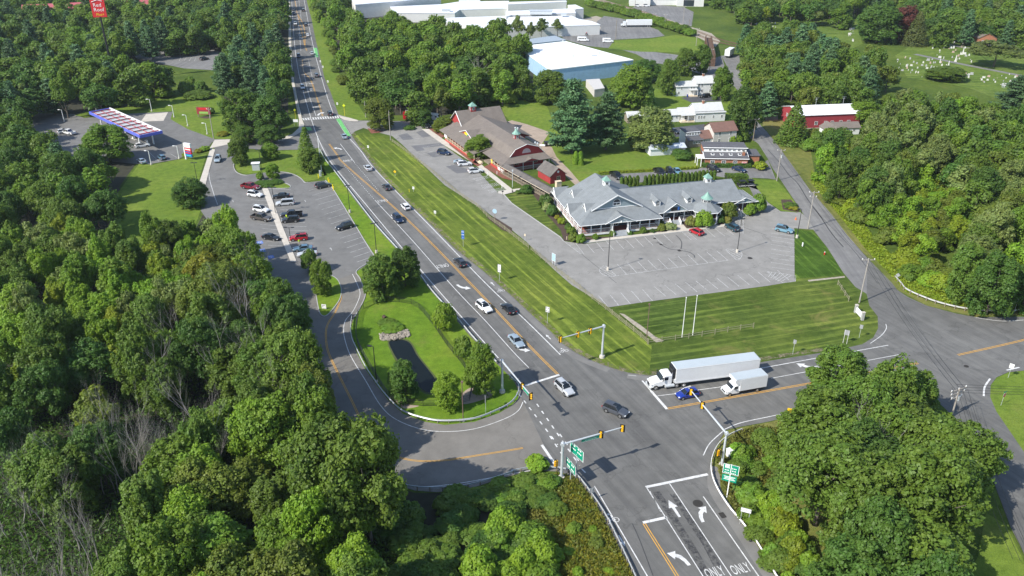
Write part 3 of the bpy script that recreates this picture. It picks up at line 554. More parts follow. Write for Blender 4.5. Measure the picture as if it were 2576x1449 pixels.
road_text(W_, 'ONLY', GT(2,3,2040,1415), NL, 1.0, 2.4); road_text(W_, 'ONLY', GT(2,3,2300,1380), NL, 1.0, 2.4)
road_text(W_, 'ONLY', GT(1,1,1270,572), A_S, 1.15, 2.3); road_text(W_, 'ONLY', GT(1,1,1875,1227), A_S, 1.15, 2.3)
road_text(W_, 'ONLY', GT(1,1,925,170), A_N, 1.15, 2.3)
road_text(W_, 'ONLY', GT(1,0,610,1075), ang((756,219),(779,290)), 1.2, 2.3)
road_text(W_, 'ONLY', GT(1,0,545,840), ang((756,219),(779,290)), 1.2, 2.3); road_text(W_, 'ONLY', GT(1,0,510,670), ang((756,219),(779,290)), 1.2, 2.3)
# green bike boxes
G_ = MB()
def qd(mb, pts, z): mb.face([(p.x,p.y,z) for p in [G(*q) for q in pts]][::-1])
qd(G_, [T(1,0,805,1200),T(1,0,845,1192),T(1,0,955,1365),T(1,0,915,1372)], .026); qd(G_, [T(1,0,575,482),T(1,0,612,482),T(1,0,628,575),T(1,0,592,575)], .026); qd(G_, [T(1,0,500,1280),T(1,0,545,1280),T(1,0,565,1312),T(1,0,520,1312)], .026)
for f in range(len(G_.f)): pass
tag(G_.build('green_bike_lane', PAINT_G), kind='structure')
line(W_, [T(1,0,815,1215),T(1,0,915,1372)], .14, (.5,.5)); line(W_, [T(1,0,860,1200),T(1,0,955,1365)], .14, (.5,.5))
# parking stalls ------------------------------------------------------------
def stalls(mb, top0, top1, bot0, bot1, n, w=.11):
 A0, A1, B0, B1 = G(*top0), G(*top1), G(*bot0), G(*bot1)
 for k in range(n):
  t = k/(n-1); ribbon(mb, [A0.lerp(A1,t), B0.lerp(B1,t)], w, ZM, None, None, False)
t21 = lambda X, Y: T(2,1,X,Y)
stalls(F_, t21(750,1003), t21(1625,893), t21(828,1097), t21(1712,982) if False else t21(1612,995+0), 2) if False else None
for a, b in [((750,1005),(828,1097)),((850,990),(926,1083)),((948,980),(1027,1072)),((1043,968),(1128,1060)),((1140,958),(1228,1048)),((1235,945),(1323,1036)),((1330,934),(1420,1022)),((1425,924),(1518,1010)),((1520,908),(1614,995)),((1950,858),(2046,940)),((2040,850),(2140,928)),((1830,868),(1952,948)),((2140,850),(2232,916)),
             ((1060,1212),(1152,1312)),((1163,1198),(1255,1298)),((1265,1185),(1360,1284)),((1368,1172),(1464,1270)),((1468,1158),(1565,1256)),((1567,1145),(1668,1242)),((1670,1131),(1773,1228)),((1768,1118),(1872,1214)),((1865,1104),(1972,1200)),((1962,1090),(2072,1186)),((2060,1076),(2172,1172))]:
 line(F_, [t21(*a), t21(*b)], .12)
line(F_, [t21(1000,1332),t21(1050,1328),t21(2180,1170)], .12, sm=False)
for k in range(11):
 x0 = 1430 + 105*k; line(F_, [t21(x0, 1448-14.3*k+(-12)), t21(x0+118, 1545-14.3*k-12)], .12)
for k in range(5): line(F_, [t21(2585+105*k-20, 1296-14*k-10),t21(2700+105*k-20,1392-14*k-10)], .12) if k < 4 and 2585+105*k < 2720 else None
for a, b in [((980,62),(1074,180)),((1092,46),(1192,164)),((1202,32),(1306,150)),((1312,16),(1416,132)),((870,80),(965,192))]: line(F_, [T(2,2,*a), T(2,2,*b)], .12)
for y in (898,932,970,1013,1058,1102,1147,1193,1240): line(F_, [T(3,1,30,y), T(3,1,268,y+34)], .12)
line(F_, [T(3,1,40,858),T(3,1,150,838),T(3,1,300,836)], .12)
# hatch zones
def hatch(poly, n, a, b, w=.11):
 """outline plus n bars from edge a (p,q) to edge b"""
 line(F_, poly+[poly[0]], w, sm=False)
 for k in range(1, n):
  t = k/n; line(F_, [tuple(a[0][i]+(a[1][i]-a[0][i])*t for i in (0,1)), tuple(b[0][i]+(b[1][i]-b[0][i])*t for i in (0,1))], w)
hatch([t21(520,980),t21(640,1000),t21(725,1110),t21(690,1108)], 9, (t21(520,980),t21(690,1108)), (t21(610,990),t21(725,1110)))
hatch([t21(1708,885),t21(1762,880),t21(1858,962),t21(1805,968)], 9, (t21(1708,885),t21(1805,968)), (t21(1762,880),t21(1858,962)))
hatch([t21(2290,740),t21(2330,735),t21(2325,905),t21(2300,905)], 9, (t21(2200,790),t21(2300,905)), (t21(2330,735),t21(2325,905)))
hatch([T(3,1,0,1285),T(3,1,280,1325),T(3,1,275,1385),T(3,1,150,1400)], 7, (T(3,1,0,1285),T(3,1,280,1325)), (T(3,1,-20,1330),T(3,1,150,1400)))
for tip, far, cc in ((t21(1045,1328), t21(880,1262), t21(960,1280)), (t21(2150,1065), t21(2312,1125), t21(2250,1110))):
 pass
IS1 = [t21(1045,1328),t21(1010,1290),t21(960,1235),t21(920,1228),t21(885,1255),t21(885,1290),t21(930,1325),t21(985,1333)]
IS2 = [t21(2152,1066),t21(2220,1062),t21(2290,1078),t21(2315,1110),t21(2300,1150),t21(2260,1168),t21(2230,1140)]
for I in (IS1, IS2):
 P = catmull([G(*p) for p in I], 4, True); P.append(P[0]); ribbon(F_, P, .12, ZM, None, None, False)
 c = G(sum(p[0] for p in I)/len(I), sum(p[1] for p in I)/len(I))
 for k in range(-5, 6):
  x0 = c.x + k*1.0; seg = []
  a_ = R(40); d = Vector((math.cos(a_), math.sin(a_), 0)); base = Vector((x0, c.y, 0))
  hits = []
  for p, q in zip(P[:-1], P[1:]):
   r = mgeo.intersect_line_line_2d(base.xy - d.xy*9, base.xy + d.xy*9, p.xy, q.xy)
   if r: hits.append(Vector((r.x, r.y, 0)))
  if len(hits) >= 2: ribbon(F_, [min(hits, key=lambda h: h.x), max(hits, key=lambda h: h.x)], .11, ZM, None, None, False)
t11 = lambda X, Y: T(1,1,X,Y)
for a, b in [((2440,60) if False else (2180,355),(2330,325)),((2230,400),(2390,365)),((2275,445),(2460,400)),((2345,490),(2510,450))]: line(F_, [t11(*a), t11(*b)], .12)
for (a, b, c, d) in [((2180,350),(2215,370),(2350,340),(2320,322)),((2262,420),(2300,450),(2460,412),(2430,390)),((2335,470),(2370,492),(2515,460),(2480,440))]:
 hatch([t11(*a),t11(*b),t11(*c),t11(*d)], 9, (t11(*a),t11(*d)), (t11(*b),t11(*c)))
for y, x in ((90,1660),(130,1740),(165,1800)): line(F_, [t11(x, y-50), t11(x+180, y-85)], .12)
line(F_, [t11(1930,220),t11(2000,212)], .12); line(F_, [t11(2145,325),t11(2280,298)], .12)
# commuter lot stalls: three columns
for k in range(17):
 x, y = 545 + 31*k + (0 if k < 8 else 6*(k-7)*.3), 440 + 52*k - 4*k
 if y > 1190: break
 line(F_, [t11(x-10, y+30), t11(x+190-k*2, y-10-18)], .11)
for k in range(17):
 y = 440+41.5*k; x = 120+k*15.5
 line(F_, [t11(x+45, y+14), t11(x+230+k*2, y+20)], .11)
 if k < 15: line(F_, [t11(x-200, y+40), t11(x-15, y+52)], .11)
for a, b in (((60,985),(0,1010)),((85,1065),(0,1080)),((170,1130),(90,1160))):
 P = MB(); c = GT(1,1,a[0]-20,a[1]+8); glyph(P, c, STRIP_A, [[(-.9,-.7),(.9,-.7),(.9,.7),(-.9,.7)]], 1.0, .036); tag(P.build('accessible_bay_marking', PAINT_B), kind='structure'); glyph(W_, c, STRIP_A, ring(-.15,0,.45,.12)+[bar((-.2,0),(.6,.1),.12)], .9, .042)
# gas station lines
for a, b in (((1500,85),(1600,175)),((1470,165),(1500,200)),((1715,100),(1780,138))): line(F_, [T(0,1,*a), T(0,1,*b)], .12)
# motel lot lines
for k in range(4): line(F_, [T(0,0,1825+50*k,575),T(0,0,1800+52*k,615)], .14)
for k in range(7): line(F_, [T(0,0,1600+70*k,530-2*k),T(0,0,1590+70*k,555-2*k)], .14)
tag(W_.build('white_road_markings', PAINT_W), kind='structure'); tag(Y_.build('yellow_road_markings', PAINT_Y), kind='structure'); tag(F_.build('parking_markings', PAINT_F), kind='structure')
# asphalt patches, manholes, grates, tyre marks
SHD = asphalt('asphalt_shoulder', (.18,.175,.165), .12)
m = MB(); ribbon(m, offset(catmull([G(u,v) for u,v in MAIN_R[7:24]],4),-1.0), 1.5, .008, None, None, False); ribbon(m, offset([G(u,v) for u,v in MAIN_R[24:28]],-1.2), 1.6, .0085); tag(m.build('road_shoulder', SHD), kind='structure')
m = MB(); ribbon(m, offset(catmull([G(u,v) for u,v in MAIN_L[9:18]],4),.9), 1.3, .008, None, None, False); tag(m.build('road_shoulder', SHD), kind='structure')
m = MB(); ribbon(m, [GT(2,3,2060,350),GT(2,3,2030,470),GT(2,3,2060,620),GT(2,3,2260,930),GT(2,3,2500,1300),G(1975,1510)], 1.9, .008); tag(m.build('road_shoulder', SHD), kind='structure')
PT = MB()
for q in ([(1430,1360),(1520,1340),(1590,1400),(1480,1410)], [(1610,1330),(1680,1310),(1760,1370),(1680,1385)]): PT.face([G(*T(1,0,*p)).xy.to_3d()+Vector((0,0,.018)) for p in q][::-1])
for q in ([(1560,20),(1760,0),(1860,-10),(1920,15),(1680,40),(1700,65),(1620,75)], [(1720,95),(1830,75),(1960,100),(1980,110),(1780,135)], [(1910,225),(2010,205),(2080,240),(2150,260),(2180,280),(2020,298)]): PT.face([G(*T(1,1,*p)).xy.to_3d()+Vector((0,0,.018)) for p in q][::-1])
tag(PT.build('asphalt_patch', asphalt('patch_asphalt', (.15,.15,.155), .1)), kind='structure')
for (i,j,X,Y,r) in ((2,3,1870,717,.75),(3,2,1995,790,.45),(2,1,1437,952,.4),(2,1,1500,1013,.4),(2,1,2395,1150,.6)):
 m = MB(); c = GT(i,j,X,Y); m.prism([(c.x+r*math.cos(2*PI*k/20), c.y+r*math.sin(2*PI*k/20)) for k in range(20)], .005, .034, M('cast_iron', (.05,.045,.04), .7, .4) if 'cast_iron' not in bpy.data.materials else bpy.data.materials['cast_iron']); tag(m.build('manhole_cover'), kind='structure')
for (i,j,X,Y) in ((2,3,2118,837),(2,1,1683,1073)):
 m = MB(); c = GT(i,j,X,Y); m.box((c.x,c.y,.02),(1.1,.8,.03), bpy.data.materials['cast_iron'], rz=NL); tag(m.build('drain_grate'), kind='structure')
SEAL = M('crack_sealant', (.05,.05,.052), .7, var=.2)
m = MB()
for pts, wd in (([t21(1650,920),t21(1690,960),t21(1708,1000),t21(1700,1060)],.22),([t21(1460,985),t21(1500,1013),t21(1580,1055),t21(1690,1072),t21(1780,1090),t21(1830,1120),t21(1838,1145)],.25),([t21(700,1110),t21(860,1240),t21(930,1300)],.12),([t21(935,1305),t21(1050,1400)],.12),([t21(820,1062),t21(900,1045),t21(985,1040)],.15),([t21(2330,840),t21(2450,880),t21(2560,920)],.14),([T(3,1,0,60),T(3,1,110,180),T(3,1,210,310),T(3,1,300,400),T(3,1,400,560),T(3,1,520,720),T(3,1,640,900),T(3,1,760,1040)],.3),([T(3,1,450,640),T(3,1,560,760),T(3,1,700,900),T(3,1,900,1120),T(3,1,1100,1400)],.14),([T(2,3,1210,920),T(2,3,1290,1100),T(2,3,1420,1448)],.12)):
 ribbon(m, [G(*p) for p in pts], wd, .022, None, None)
tag(m.build('crack_sealing', SEAL), kind='structure')
# darker wheel tracks on the approach lane
TRK, tnt, tb = new_mat('tyre_marks'); tn = noise(tnt, wpos(tnt), 1.3, 6, .75)
tb.inputs['Base Color'].default_value = (.05,.05,.055,1); tb.inputs['Roughness'].default_value = .8
tnt.links.new(ramp(tnt, tn, [(.42,(0,0,0)),(.62,(.75,.75,.75))]), tb.inputs['Alpha'])
m = MB(); ribbon(m, [GT(2,3,1450,600), GT(2,3,1620,860), GT(2,3,1830,1200), GT(2,3,1960,1448)], 1.1, .028); ribbon(m, [GT(2,3,1620,620), GT(2,3,1800,900), GT(2,3,1950,1130), GT(2,3,2080,1380)], 1.0, .028)
tag(m.build('tyre_marks', TRK), kind='structure')
# ================================================================ BUILDINGS
SH_GREY = rows('grey_shingle', (.195,.212,.222), .22, 2, .4, .16, dirt=.25)
SH_TAUPE = rows('taupe_shingle', (.170,.145,.125), .22, 2, .35, .16, dirt=.2)
SH_BROWN = rows('brown_shingle', (.18,.10,.08), .22, 2, .35, .15)
SH_DARK = rows('charcoal_shingle', (.10,.10,.11), .22, 2, .3, .15)
SH_WOOD = rows('wood_shake', (.125,.112,.102), .25, 2, .5, .3, dirt=.5)
SH_PALE = rows('pale_shingle', (.52,.53,.52), .22, 2, .25, .1)
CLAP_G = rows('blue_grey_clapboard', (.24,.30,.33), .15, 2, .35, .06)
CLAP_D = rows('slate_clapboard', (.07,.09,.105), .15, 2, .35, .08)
CLAP_W = rows('white_clapboard', (.72,.73,.73), .15, 2, .3, .05)
CLAP_T = rows('cream_clapboard', (.56,.53,.49), .15, 2, .3, .05)
CLAP_R = rows('barn_red_board', (.33,.035,.035), .18, 2, .35, .12)
VERT_R = rows('red_vertical_board', (.30,.035,.045), .3, 0, .3, .1)
BRICK = rows('red_brick', (.36,.15,.085), .075, 2, .35, .18)
COPPER = M('green_copper', (.20,.35,.29), .6, .1, var=.12)
REDW = M('red_trim', (.45,.06,.05), .6, var=.1)
PORCHF = M('brick_red_floor', (.24,.07,.05), .8, var=.15)
CREAM = M('cream_paint', (.66,.55,.40), .6, var=.06)
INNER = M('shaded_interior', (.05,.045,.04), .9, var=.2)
def gable(mb, x0, x1, y0, y1, ze, zr, axis='x', ov=.5, t=.16, m=None, pos=.5):
 """pitched roof over the rectangle; ridge along axis; ze = height at the wall line"""
 if axis == 'x':
  yr = y0+(y1-y0)*pos; s0 = (zr-ze)/(yr-y0); s1 = (zr-ze)/(y1-yr)
  a, b = x0-ov, x1+ov
  mb.slab([(a,y0-ov,ze-ov*s0),(b,y0-ov,ze-ov*s0),(b,yr,zr),(a,yr,zr)], t, m); mb.slab([(a,yr,zr),(b,yr,zr),(b,y1+ov,ze-ov*s1),(a,y1+ov,ze-ov*s1)], t, m)
 else:
  xr = x0+(x1-x0)*pos; s0 = (zr-ze)/(xr-x0); s1 = (zr-ze)/(x1-xr)
  a, b = y0-ov, y1+ov
  mb.slab([(x0-ov,a,ze-ov*s0),(xr,a,zr),(xr,b,zr),(x0-ov,b,ze-ov*s0)], t, m); mb.slab([(xr,a,zr),(x1+ov,a,ze-ov*s1),(x1+ov,b,ze-ov*s1),(xr,b,zr)], t, m)
def gwall(mb, x0, x1, y0, y1, z0, ze, zr, axis='x', m=None, pos=.5):
 """walls with gable ends, closed"""
 mb.bx(x0, x1, y0, y1, z0, ze, m); g = .02
 if axis == 'x':
  yr = y0+(y1-y0)*pos; mb.add([(x0,y0,ze),(x0,y1,ze),(x0,yr,zr-g),(x1,y0,ze),(x1,y1,ze),(x1,yr,zr-g)], [(0,2,1),(3,4,5)], m)
 else:
  xr = x0+(x1-x0)*pos; mb.add([(x0,y0,ze),(x1,y0,ze),(xr,y0,zr-g),(x0,y1,ze),(x1,y1,ze),(xr,y1,zr-g)], [(0,1,2),(3,5,4)], m)
def window(par, c, w, h, face=-90, frame=None, arch=False, bars=1, fw=.09, depth=.06, glass=None):
 """window on a wall; face = outward direction in degrees"""
 fr = MB(); F = frame or WHITE
 fr.box((0,0,h/2-fw/2),(w,depth,fw),F); fr.box((0,0,-h/2+fw/2),(w+.06,depth,fw),F)
 for s in (-1,1): fr.box((s*(w/2-fw/2),0,0),(fw,depth,h-2*fw),F)
 for k in range(1, bars+1): fr.box((-w/2+w*k/(bars+1),0,0),(fw*.6,depth*.8,h-2*fw),F)
 if h > .9: fr.box((0,.004,0),(w-2*fw,depth*.6,fw*.6),F)
 if arch:
  for k in range(8):
   a, b = PI*k/8, PI*(k+1)/8; r = w/2
   fr.add([(r*math.cos(a),-depth/2,h/2+r*math.sin(a)*.9),(r*math.cos(b),-depth/2,h/2+r*math.sin(b)*.9),((r-fw)*math.cos(b),-depth/2,h/2+(r-fw)*math.sin(b)*.9),((r-fw)*math.cos(a),-depth/2,h/2+(r-fw)*math.sin(a)*.9)], [(0,1,2,3),(3,2,1,0)], F)
 o = fr.build('window', F, par); o.location = c; o.rotation_euler = (0,0,R(face+90))
 p = MB(); p.box((0,.012,0),(w-2*fw,.02,h-2*fw))
 if arch: p.face([((w/2-fw)*math.cos(PI*k/8), -.005, h/2-fw+(w/2-fw)*.9*math.sin(PI*k/8)+fw) for k in range(9)])
 p.build('pane', glass or WGLASS, o); return o
def railing(mb, a, b, z, h=.95, m=None, step=.32, r=.03):
 a, b = Vector((a[0],a[1],z)), Vector((b[0],b[1],z)); d = b-a; L = d.length; n = max(2, int(L/step)); rz = math.atan2(d.y, d.x); c = (a+b)/2
 mb.box((c.x,c.y,z+h),(L,.09,.08),m,rz); mb.box((c.x,c.y,z+.12),(L,.06,.06),m,rz)
 for k in range(1, n): p = a+d*(k/n); mb.box((p.x,p.y,z+h/2+.05),(.05,.05,h-.1),m,rz)
def cupola(par, c, s=1.5, hb=1.3, hr=1.2, body=None, rot=0, sides=4, fin=False, curve=False):
 b = MB(); n = sides
 r = s/2/math.cos(PI/n); pts = [(r*math.cos(PI/n+2*PI*k/n), r*math.sin(PI/n+2*PI*k/n)) for k in range(n)]
 b.prism(pts, -1.0, hb, body or WHITE); b.prism([(x*1.14,y*1.14) for x,y in pts], hb-.12, hb, WHITE)
 o = b.build('cupola', None, par); o.location = c; o.rotation_euler = (0,0,rot)
 rf = MB(); R_ = r*1.3
 if curve:
  prof = [(1,0),(.72,.28),(.45,.62),(.22,1.0),(.03,1.35)]
  for (a,z0),(b2,z1) in zip(prof[:-1],prof[1:]): rf.cone((0,0,hb+z0*hr),R_*a,(z1-z0)*hr,n*2,None,0,R_*b2)
  rf.tube((0,0,hb+1.3*hr),(0,0,hb+1.3*hr+.7),.03)
 else:
  rf.cone((0,0,hb),R_,hr,n,None,PI/n); rf.cone((0,0,hb-.08),R_,.08,n,None,PI/n,R_)
 rf.build('cupola_roof', COPPER, o)
 for k in range(n):
  a = 2*PI*k/n; ap = s/2+.02; w_ = .55 if n == 4 else .42
  window(o, (ap*math.cos(a), ap*math.sin(a), hb*.42), s*w_ if n==4 else w_*s, hb*.62, math.degrees(a), WHITE if n == 4 else WHITE, bars=1, fw=.07, depth=.05)
 return o
# ---------------------------------------------------------------- grey restaurant
def grey_restaurant():
 rt = thing('restaurant', 'long blue grey restaurant with wraparound white porch, gables and green copper cupolas', 'restaurant', (*G(1460.5,597).xy,0), R(13.98))
 S = .527
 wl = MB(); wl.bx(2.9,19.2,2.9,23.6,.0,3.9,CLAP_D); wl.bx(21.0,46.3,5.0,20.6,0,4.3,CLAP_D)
 wl.build('wall', None, rt)
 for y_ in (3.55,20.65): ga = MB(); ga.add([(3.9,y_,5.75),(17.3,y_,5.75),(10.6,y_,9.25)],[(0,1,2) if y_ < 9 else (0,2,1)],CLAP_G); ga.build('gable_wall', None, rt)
 rf = MB(); e = (-.6,-.8,21.8,24.8); zt = 3.4
 rf.slab([(e[0],e[1],zt),(3.8,3.6,5.72),(10.6,3.6,9.3),(10.6,20.6,9.3),(3.8,20.6,5.72),(e[0],e[3],zt)],.14)
 rf.slab([(e[2],e[3],zt),(17.4,20.6,5.72),(10.6,20.6,9.3),(10.6,3.6,9.3),(17.4,3.6,5.72),(e[2],e[1],zt)],.14)
 rf.slab([(e[0],e[1],zt),(e[2],e[1],zt),(17.4,3.6,5.72),(3.8,3.6,5.72)],.14); rf.slab([(e[2],e[3],zt),(e[0],e[3],zt),(3.8,20.6,5.72),(17.4,20.6,5.72)],.14)
 # raking overhangs at the front gable
 rf.slab([(3.4,2.9,5.60),(10.6,2.9,9.38),(10.6,3.7,9.38),(3.4,3.7,5.60)],.12); rf.slab([(10.6,2.9,9.38),(17.8,2.9,5.60),(17.8,3.7,5.60),(10.6,3.7,9.38)],.12)
 # wing
 k = (7.5-3.55)/9.6
 rf.slab([(19.0,2.1,3.55),(33.2,2.1,3.55),(33.2,11.7,7.5),(14.0,11.7,7.5)],.14); rf.slab([(33.2,3.6,4.25),(47.0,3.6,4.25),(47.0,11.7,7.58),(33.2,11.7,7.58)],.14)
 rf.slab([(14.0,11.7,7.5),(33.2,11.7,7.5),(33.2,21.2,3.6),(20.0,21.2,3.6)],.14); rf.slab([(33.2,11.7,7.58),(47.0,11.7,7.58),(47.0,21.2,3.6),(33.2,21.2,3.6)],.14)
 rf.slab([(33.2,4.8,3.55),(44.6,4.8,3.9) if False else (33.2,4.8,3.55),(33.21,2.1,3.55)],.1) if False else None
 # right porch roof
 rf.slab([(43.6,3.8,3.55),(51.4,3.8,3.55),(48.0,8.2,5.6),(44.6,8.2,5.6)],.12); rf.slab([(51.4,3.8,3.55),(51.4,12.8,3.55),(48.0,8.2,5.6)],.12); rf.slab([(51.4,12.8,3.55),(46.9,12.8,3.6),(46.9,8.2,5.6),(48.0,8.2,5.6)],.12)
 rf.build('roof', SH_GREY, rt)
 gf = MB(); gf.add([(47.0,3.7,4.2),(47.0,21.0,3.7),(47.0,11.7,7.45)],[(0,1,2)],CLAP_G); gf.build('gable_wall', None, rt)
 # little cross gables on the left slope (white faced) and on the front
 def cross(px, py, hw, zb, zp, back, face, wall_m, name='cross_gable'):
  """triangular gable; face 'L' looks to -x, 'F' to -y; back = depth to where its ridge meets the roof"""
  b = MB(); t = .1
  if face == 'F':
   b.add([(px-hw,py+.25,zb),(px+hw,py+.25,zb),(px,py+.25,zp-.1)],[(0,1,2)],wall_m)
   b.slab([(px-hw-.25,py,zb-.1),(px,py,zp),(px,py+back,zp),(px-hw-.25,py+.2,zb-.1)],t,SH_GREY); b.slab([(px,py,zp),(px+hw+.25,py,zb-.1),(px+hw+.25,py+.2,zb-.1),(px,py+back,zp)],t,SH_GREY)
   for s in (-1,1): b.tube((px,py-.02,zp),(px+s*(hw+.25),py-.02,zb-.1),.09,.09,4,WHITE)
   b.box((px,py+.2,zb-.02),(2*hw,.12,.12),WHITE)
  else:
   b.add([(px+.2,py-hw,zb),(px+.2,py+hw,zb),(px+.2,py,zp-.1)],[(0,2,1)],wall_m)
   b.slab([(px,py,zp),(px,py-hw-.15,zb-.1),(px+.15,py-hw-.15,zb-.1),(px+back,py,zp)],t,SH_GREY); b.slab([(px,py+hw+.15,zb-.1),(px,py,zp),(px+back,py,zp),(px+.15,py+hw+.15,zb-.1)],t,SH_GREY)
   for s in (-1,1): b.tube((px-.02,py,zp),(px-.02,py+s*(hw+.15),zb-.1),.09,.09,4,WHITE)
  return b.build(name, None, rt)
 for (px,py,hw,zb,h,back) in ((-.75,21.9,2.1,3.35,2.3,4.4),(-.75,9.3,2.1,3.35,2.3,4.4),(2.6,16.0,1.5,5.05,1.7,3.2),(2.6,5.6,1.5,5.05,1.7,3.2)):
  cross(px,py,hw,zb,zb+h,back,'L',WHITE)
 cross(10.3,-1.1,4.0,3.45,5.35,5.0,'F',CLAP_G,'entry_gable'); cross(26.6,1.9,3.2,3.75,5.95,5.6,'F',CLAP_G); cross(47.4,3.6,3.0,3.55,4.95,4.2,'F',CLAP_G)
 # main gable white trim and arched window
 tr = MB()
 for s in (-1,1): tr.box((10.6+s*3.5,2.88,7.42),(8.0,.1,.26),WHITE,0,0,s*math.atan(S));
 tr.box((10.6,3.5,5.83),(13.6,.1,.16),WHITE)
 for a,b in (((-.62,-.82,3.36),(21.82,-.82,3.36)),((-.62,-.82,3.36),(-.62,24.8,3.36)),((21.9,2.08,3.5),(33.2,2.08,3.5)),((33.2,3.58,4.2),(47.0,3.58,4.2)),((43.6,3.78,3.5),(51.4,3.78,3.5)),((51.42,3.78,3.5),(51.42,12.8,3.5)),((21.82,-.82,3.36),(21.82,2.2,3.36))): tr.tube(a,b,.09,.09,4,WHITE)
 tr.build('trim', None, rt)
 window(rt,(10.6,3.5,6.75),2.1,.9,-90,arch=True,bars=1,fw=.16)
 # dormers
 for dx in (22.5,31.5):
  b = MB(); b.bx(dx-.8,dx+.8,4.6,7.2,4.0,5.9,WHITE); d = b.build('dormer', None, rt)
  r_ = MB(); r_.slab([(dx-1.05,4.35,5.75),(dx,4.35,6.55),(dx,9.6,6.55),(dx-1.05,7.9,5.75)],.1); r_.slab([(dx,4.35,6.55),(dx+1.05,4.35,5.75),(dx+1.05,7.9,5.75),(dx,9.6,6.55)],.1)
  r_.add([(dx-.8,4.58,5.88),(dx+.8,4.58,5.88),(dx,4.58,6.45)],[(0,1,2)],WHITE); r_.mats.insert(0,SH_GREY) if False else None
  r_.build('dormer_roof', SH_GREY if not r_.mats else None, d) if False else None
  r2 = MB(); r2.slab([(dx-1.05,4.35,5.75),(dx,4.35,6.55),(dx,9.6,6.55),(dx-1.05,7.9,5.75)],.1,SH_GREY); r2.slab([(dx,4.35,6.55),(dx+1.05,4.35,5.75),(dx+1.05,7.9,5.75),(dx,9.6,6.55)],.1,SH_GREY); r2.add([(dx-.8,4.58,5.88),(dx+.8,4.58,5.88),(dx,4.58,6.45)],[(0,1,2)],WHITE)
  r2.build('dormer_roof', None, d); window(d,(dx,4.56,5.05),1.15,.9,-90,arch=True,bars=2)
 cupola(rt,(10.6,11.9,9.0)); cupola(rt,(39.8,11.7,7.3))
 # gazebo corner
 gz = MB(); cx, cy = 35.4, 2.6; n = 8; a0 = PI/8
 ring_ = lambda r,z: [(cx+r*math.cos(a0+2*PI*k/n),cy+r*math.sin(a0+2*PI*k/n),z) for k in range(n)]
 A_, B_ = ring_(4.3,3.5), ring_(1.25,5.5)
 for k in range(n): gz.add([A_[k],A_[(k+1)%n],B_[(k+1)%n],B_[k]],[(0,1,2,3)],SH_GREY);
 for k in range(n): gz.tube(A_[k],A_[(k+1)%n],.09,.09,4,WHITE)
 gz.add(ring_(4.25,3.42),[tuple(reversed(range(n)))],WHITE); g_ = gz.build('gazebo_roof', None, rt)
 cupola(rt,(cx,cy,5.3),2.3,1.1,1.25,sides=8,curve=True)
 # porch floors, skirts, posts, railings
 pf = MB(); pf.bx(.1,21.2,.1,2.95,.75,.92,PORCHF); pf.bx(.1,2.95,2.95,23.7,.75,.92,PORCHF); pf.bx(21.2,33.4,3.0,5.05,.75,.92,PORCHF); pf.bx(33.4,43.6,4.3,5.05,.75,.92,PORCHF); pf.bx(43.6,50.8,4.5,12.3,.75,.92,PORCHF)
 pf.prism([(cx+3.9*math.cos(a0+2*PI*k/n),cy+3.9*math.sin(a0+2*PI*k/n)) for k in range(n)],.75,.93,PORCHF); pf.build('porch_floor', None, rt)
 for (x0,x1,y0,y1) in ((0,21.3,0,.1),(0,.1,.1,23.8),(21.3,33.3,2.9,3.0),(43.5,50.9,4.4,4.5),(50.8,50.9,4.5,12.3)): sk = MB(); sk.bx(x0,x1,y0,y1,.22,.74,WHITE); sk.build('porch_skirt', None, rt)
 sk = MB()
 for k in range(n):
  p,q = [(cx+3.92*math.cos(a0+2*PI*j/n),cy+3.92*math.sin(a0+2*PI*j/n)) for j in (k,k+1)]
  if (p[1]+q[1])/2 < 5: sk.add([(p[0],p[1],.2),(q[0],q[1],.2),(q[0],q[1],.74),(p[0],p[1],.74)],[(0,1,2,3)],WHITE)
 sk.build('porch_skirt', None, rt)
 posts = [(.12+21.1*k/8,.12) for k in range(9) if k not in (4,)]+[(8.05,-.05),(12.45,-.05)]+[(.12,.12+2.95*k) for k in range(1,9)]+[(21.3+2.4+2.9*k,2.95) for k in range(0,4)]+[(33.3,2.95),(38.9,4.5),(41.5,4.5),(43.7,4.5),(47.2,4.5),(50.8,4.5),(50.8,8.4),(50.8,12.2)]
 posts += [(cx+3.85*math.cos(a0+2*PI*k/n),cy+3.85*math.sin(a0+2*PI*k/n)) for k in (4,5,6,7)]
 for x,y in posts:
  p = MB(); p.bx(x-.1,x+.1,y-.1,y+.1,.9,3.42,WHITE); p.bx(x-.15,x+.15,y-.15,y+.15,3.1,3.36,WHITE); p.build('porch_post', None, rt)
 for a,b in (((.15,.12),(8.0,.12)),((12.5,.12),(21.2,.12)),((.12,.15),(.12,23.6)),((21.3,2.95),(25.2,2.95)),((28.2,2.95),(33.2,2.95)),((43.7,4.5),(46.0,4.5)),((48.4,4.5),(50.8,4.5)),((50.8,4.5),(50.8,12.2)),((21.25,.1),(21.25,2.9))): rl = MB(); railing(rl,a,b,.9,.95,WHITE); rl.build('railing', None, rt)
 for k in (3,4,5,6):
  p,q = [(cx+3.85*math.cos(a0+2*PI*j/n),cy+3.85*math.sin(a0+2*PI*j/n)) for j in (k,k+1)]; rl = MB(); railing(rl,p,q,.9,.95,WHITE); rl.build('railing', None, rt)
 # arched entry, steps
 ar = MB()
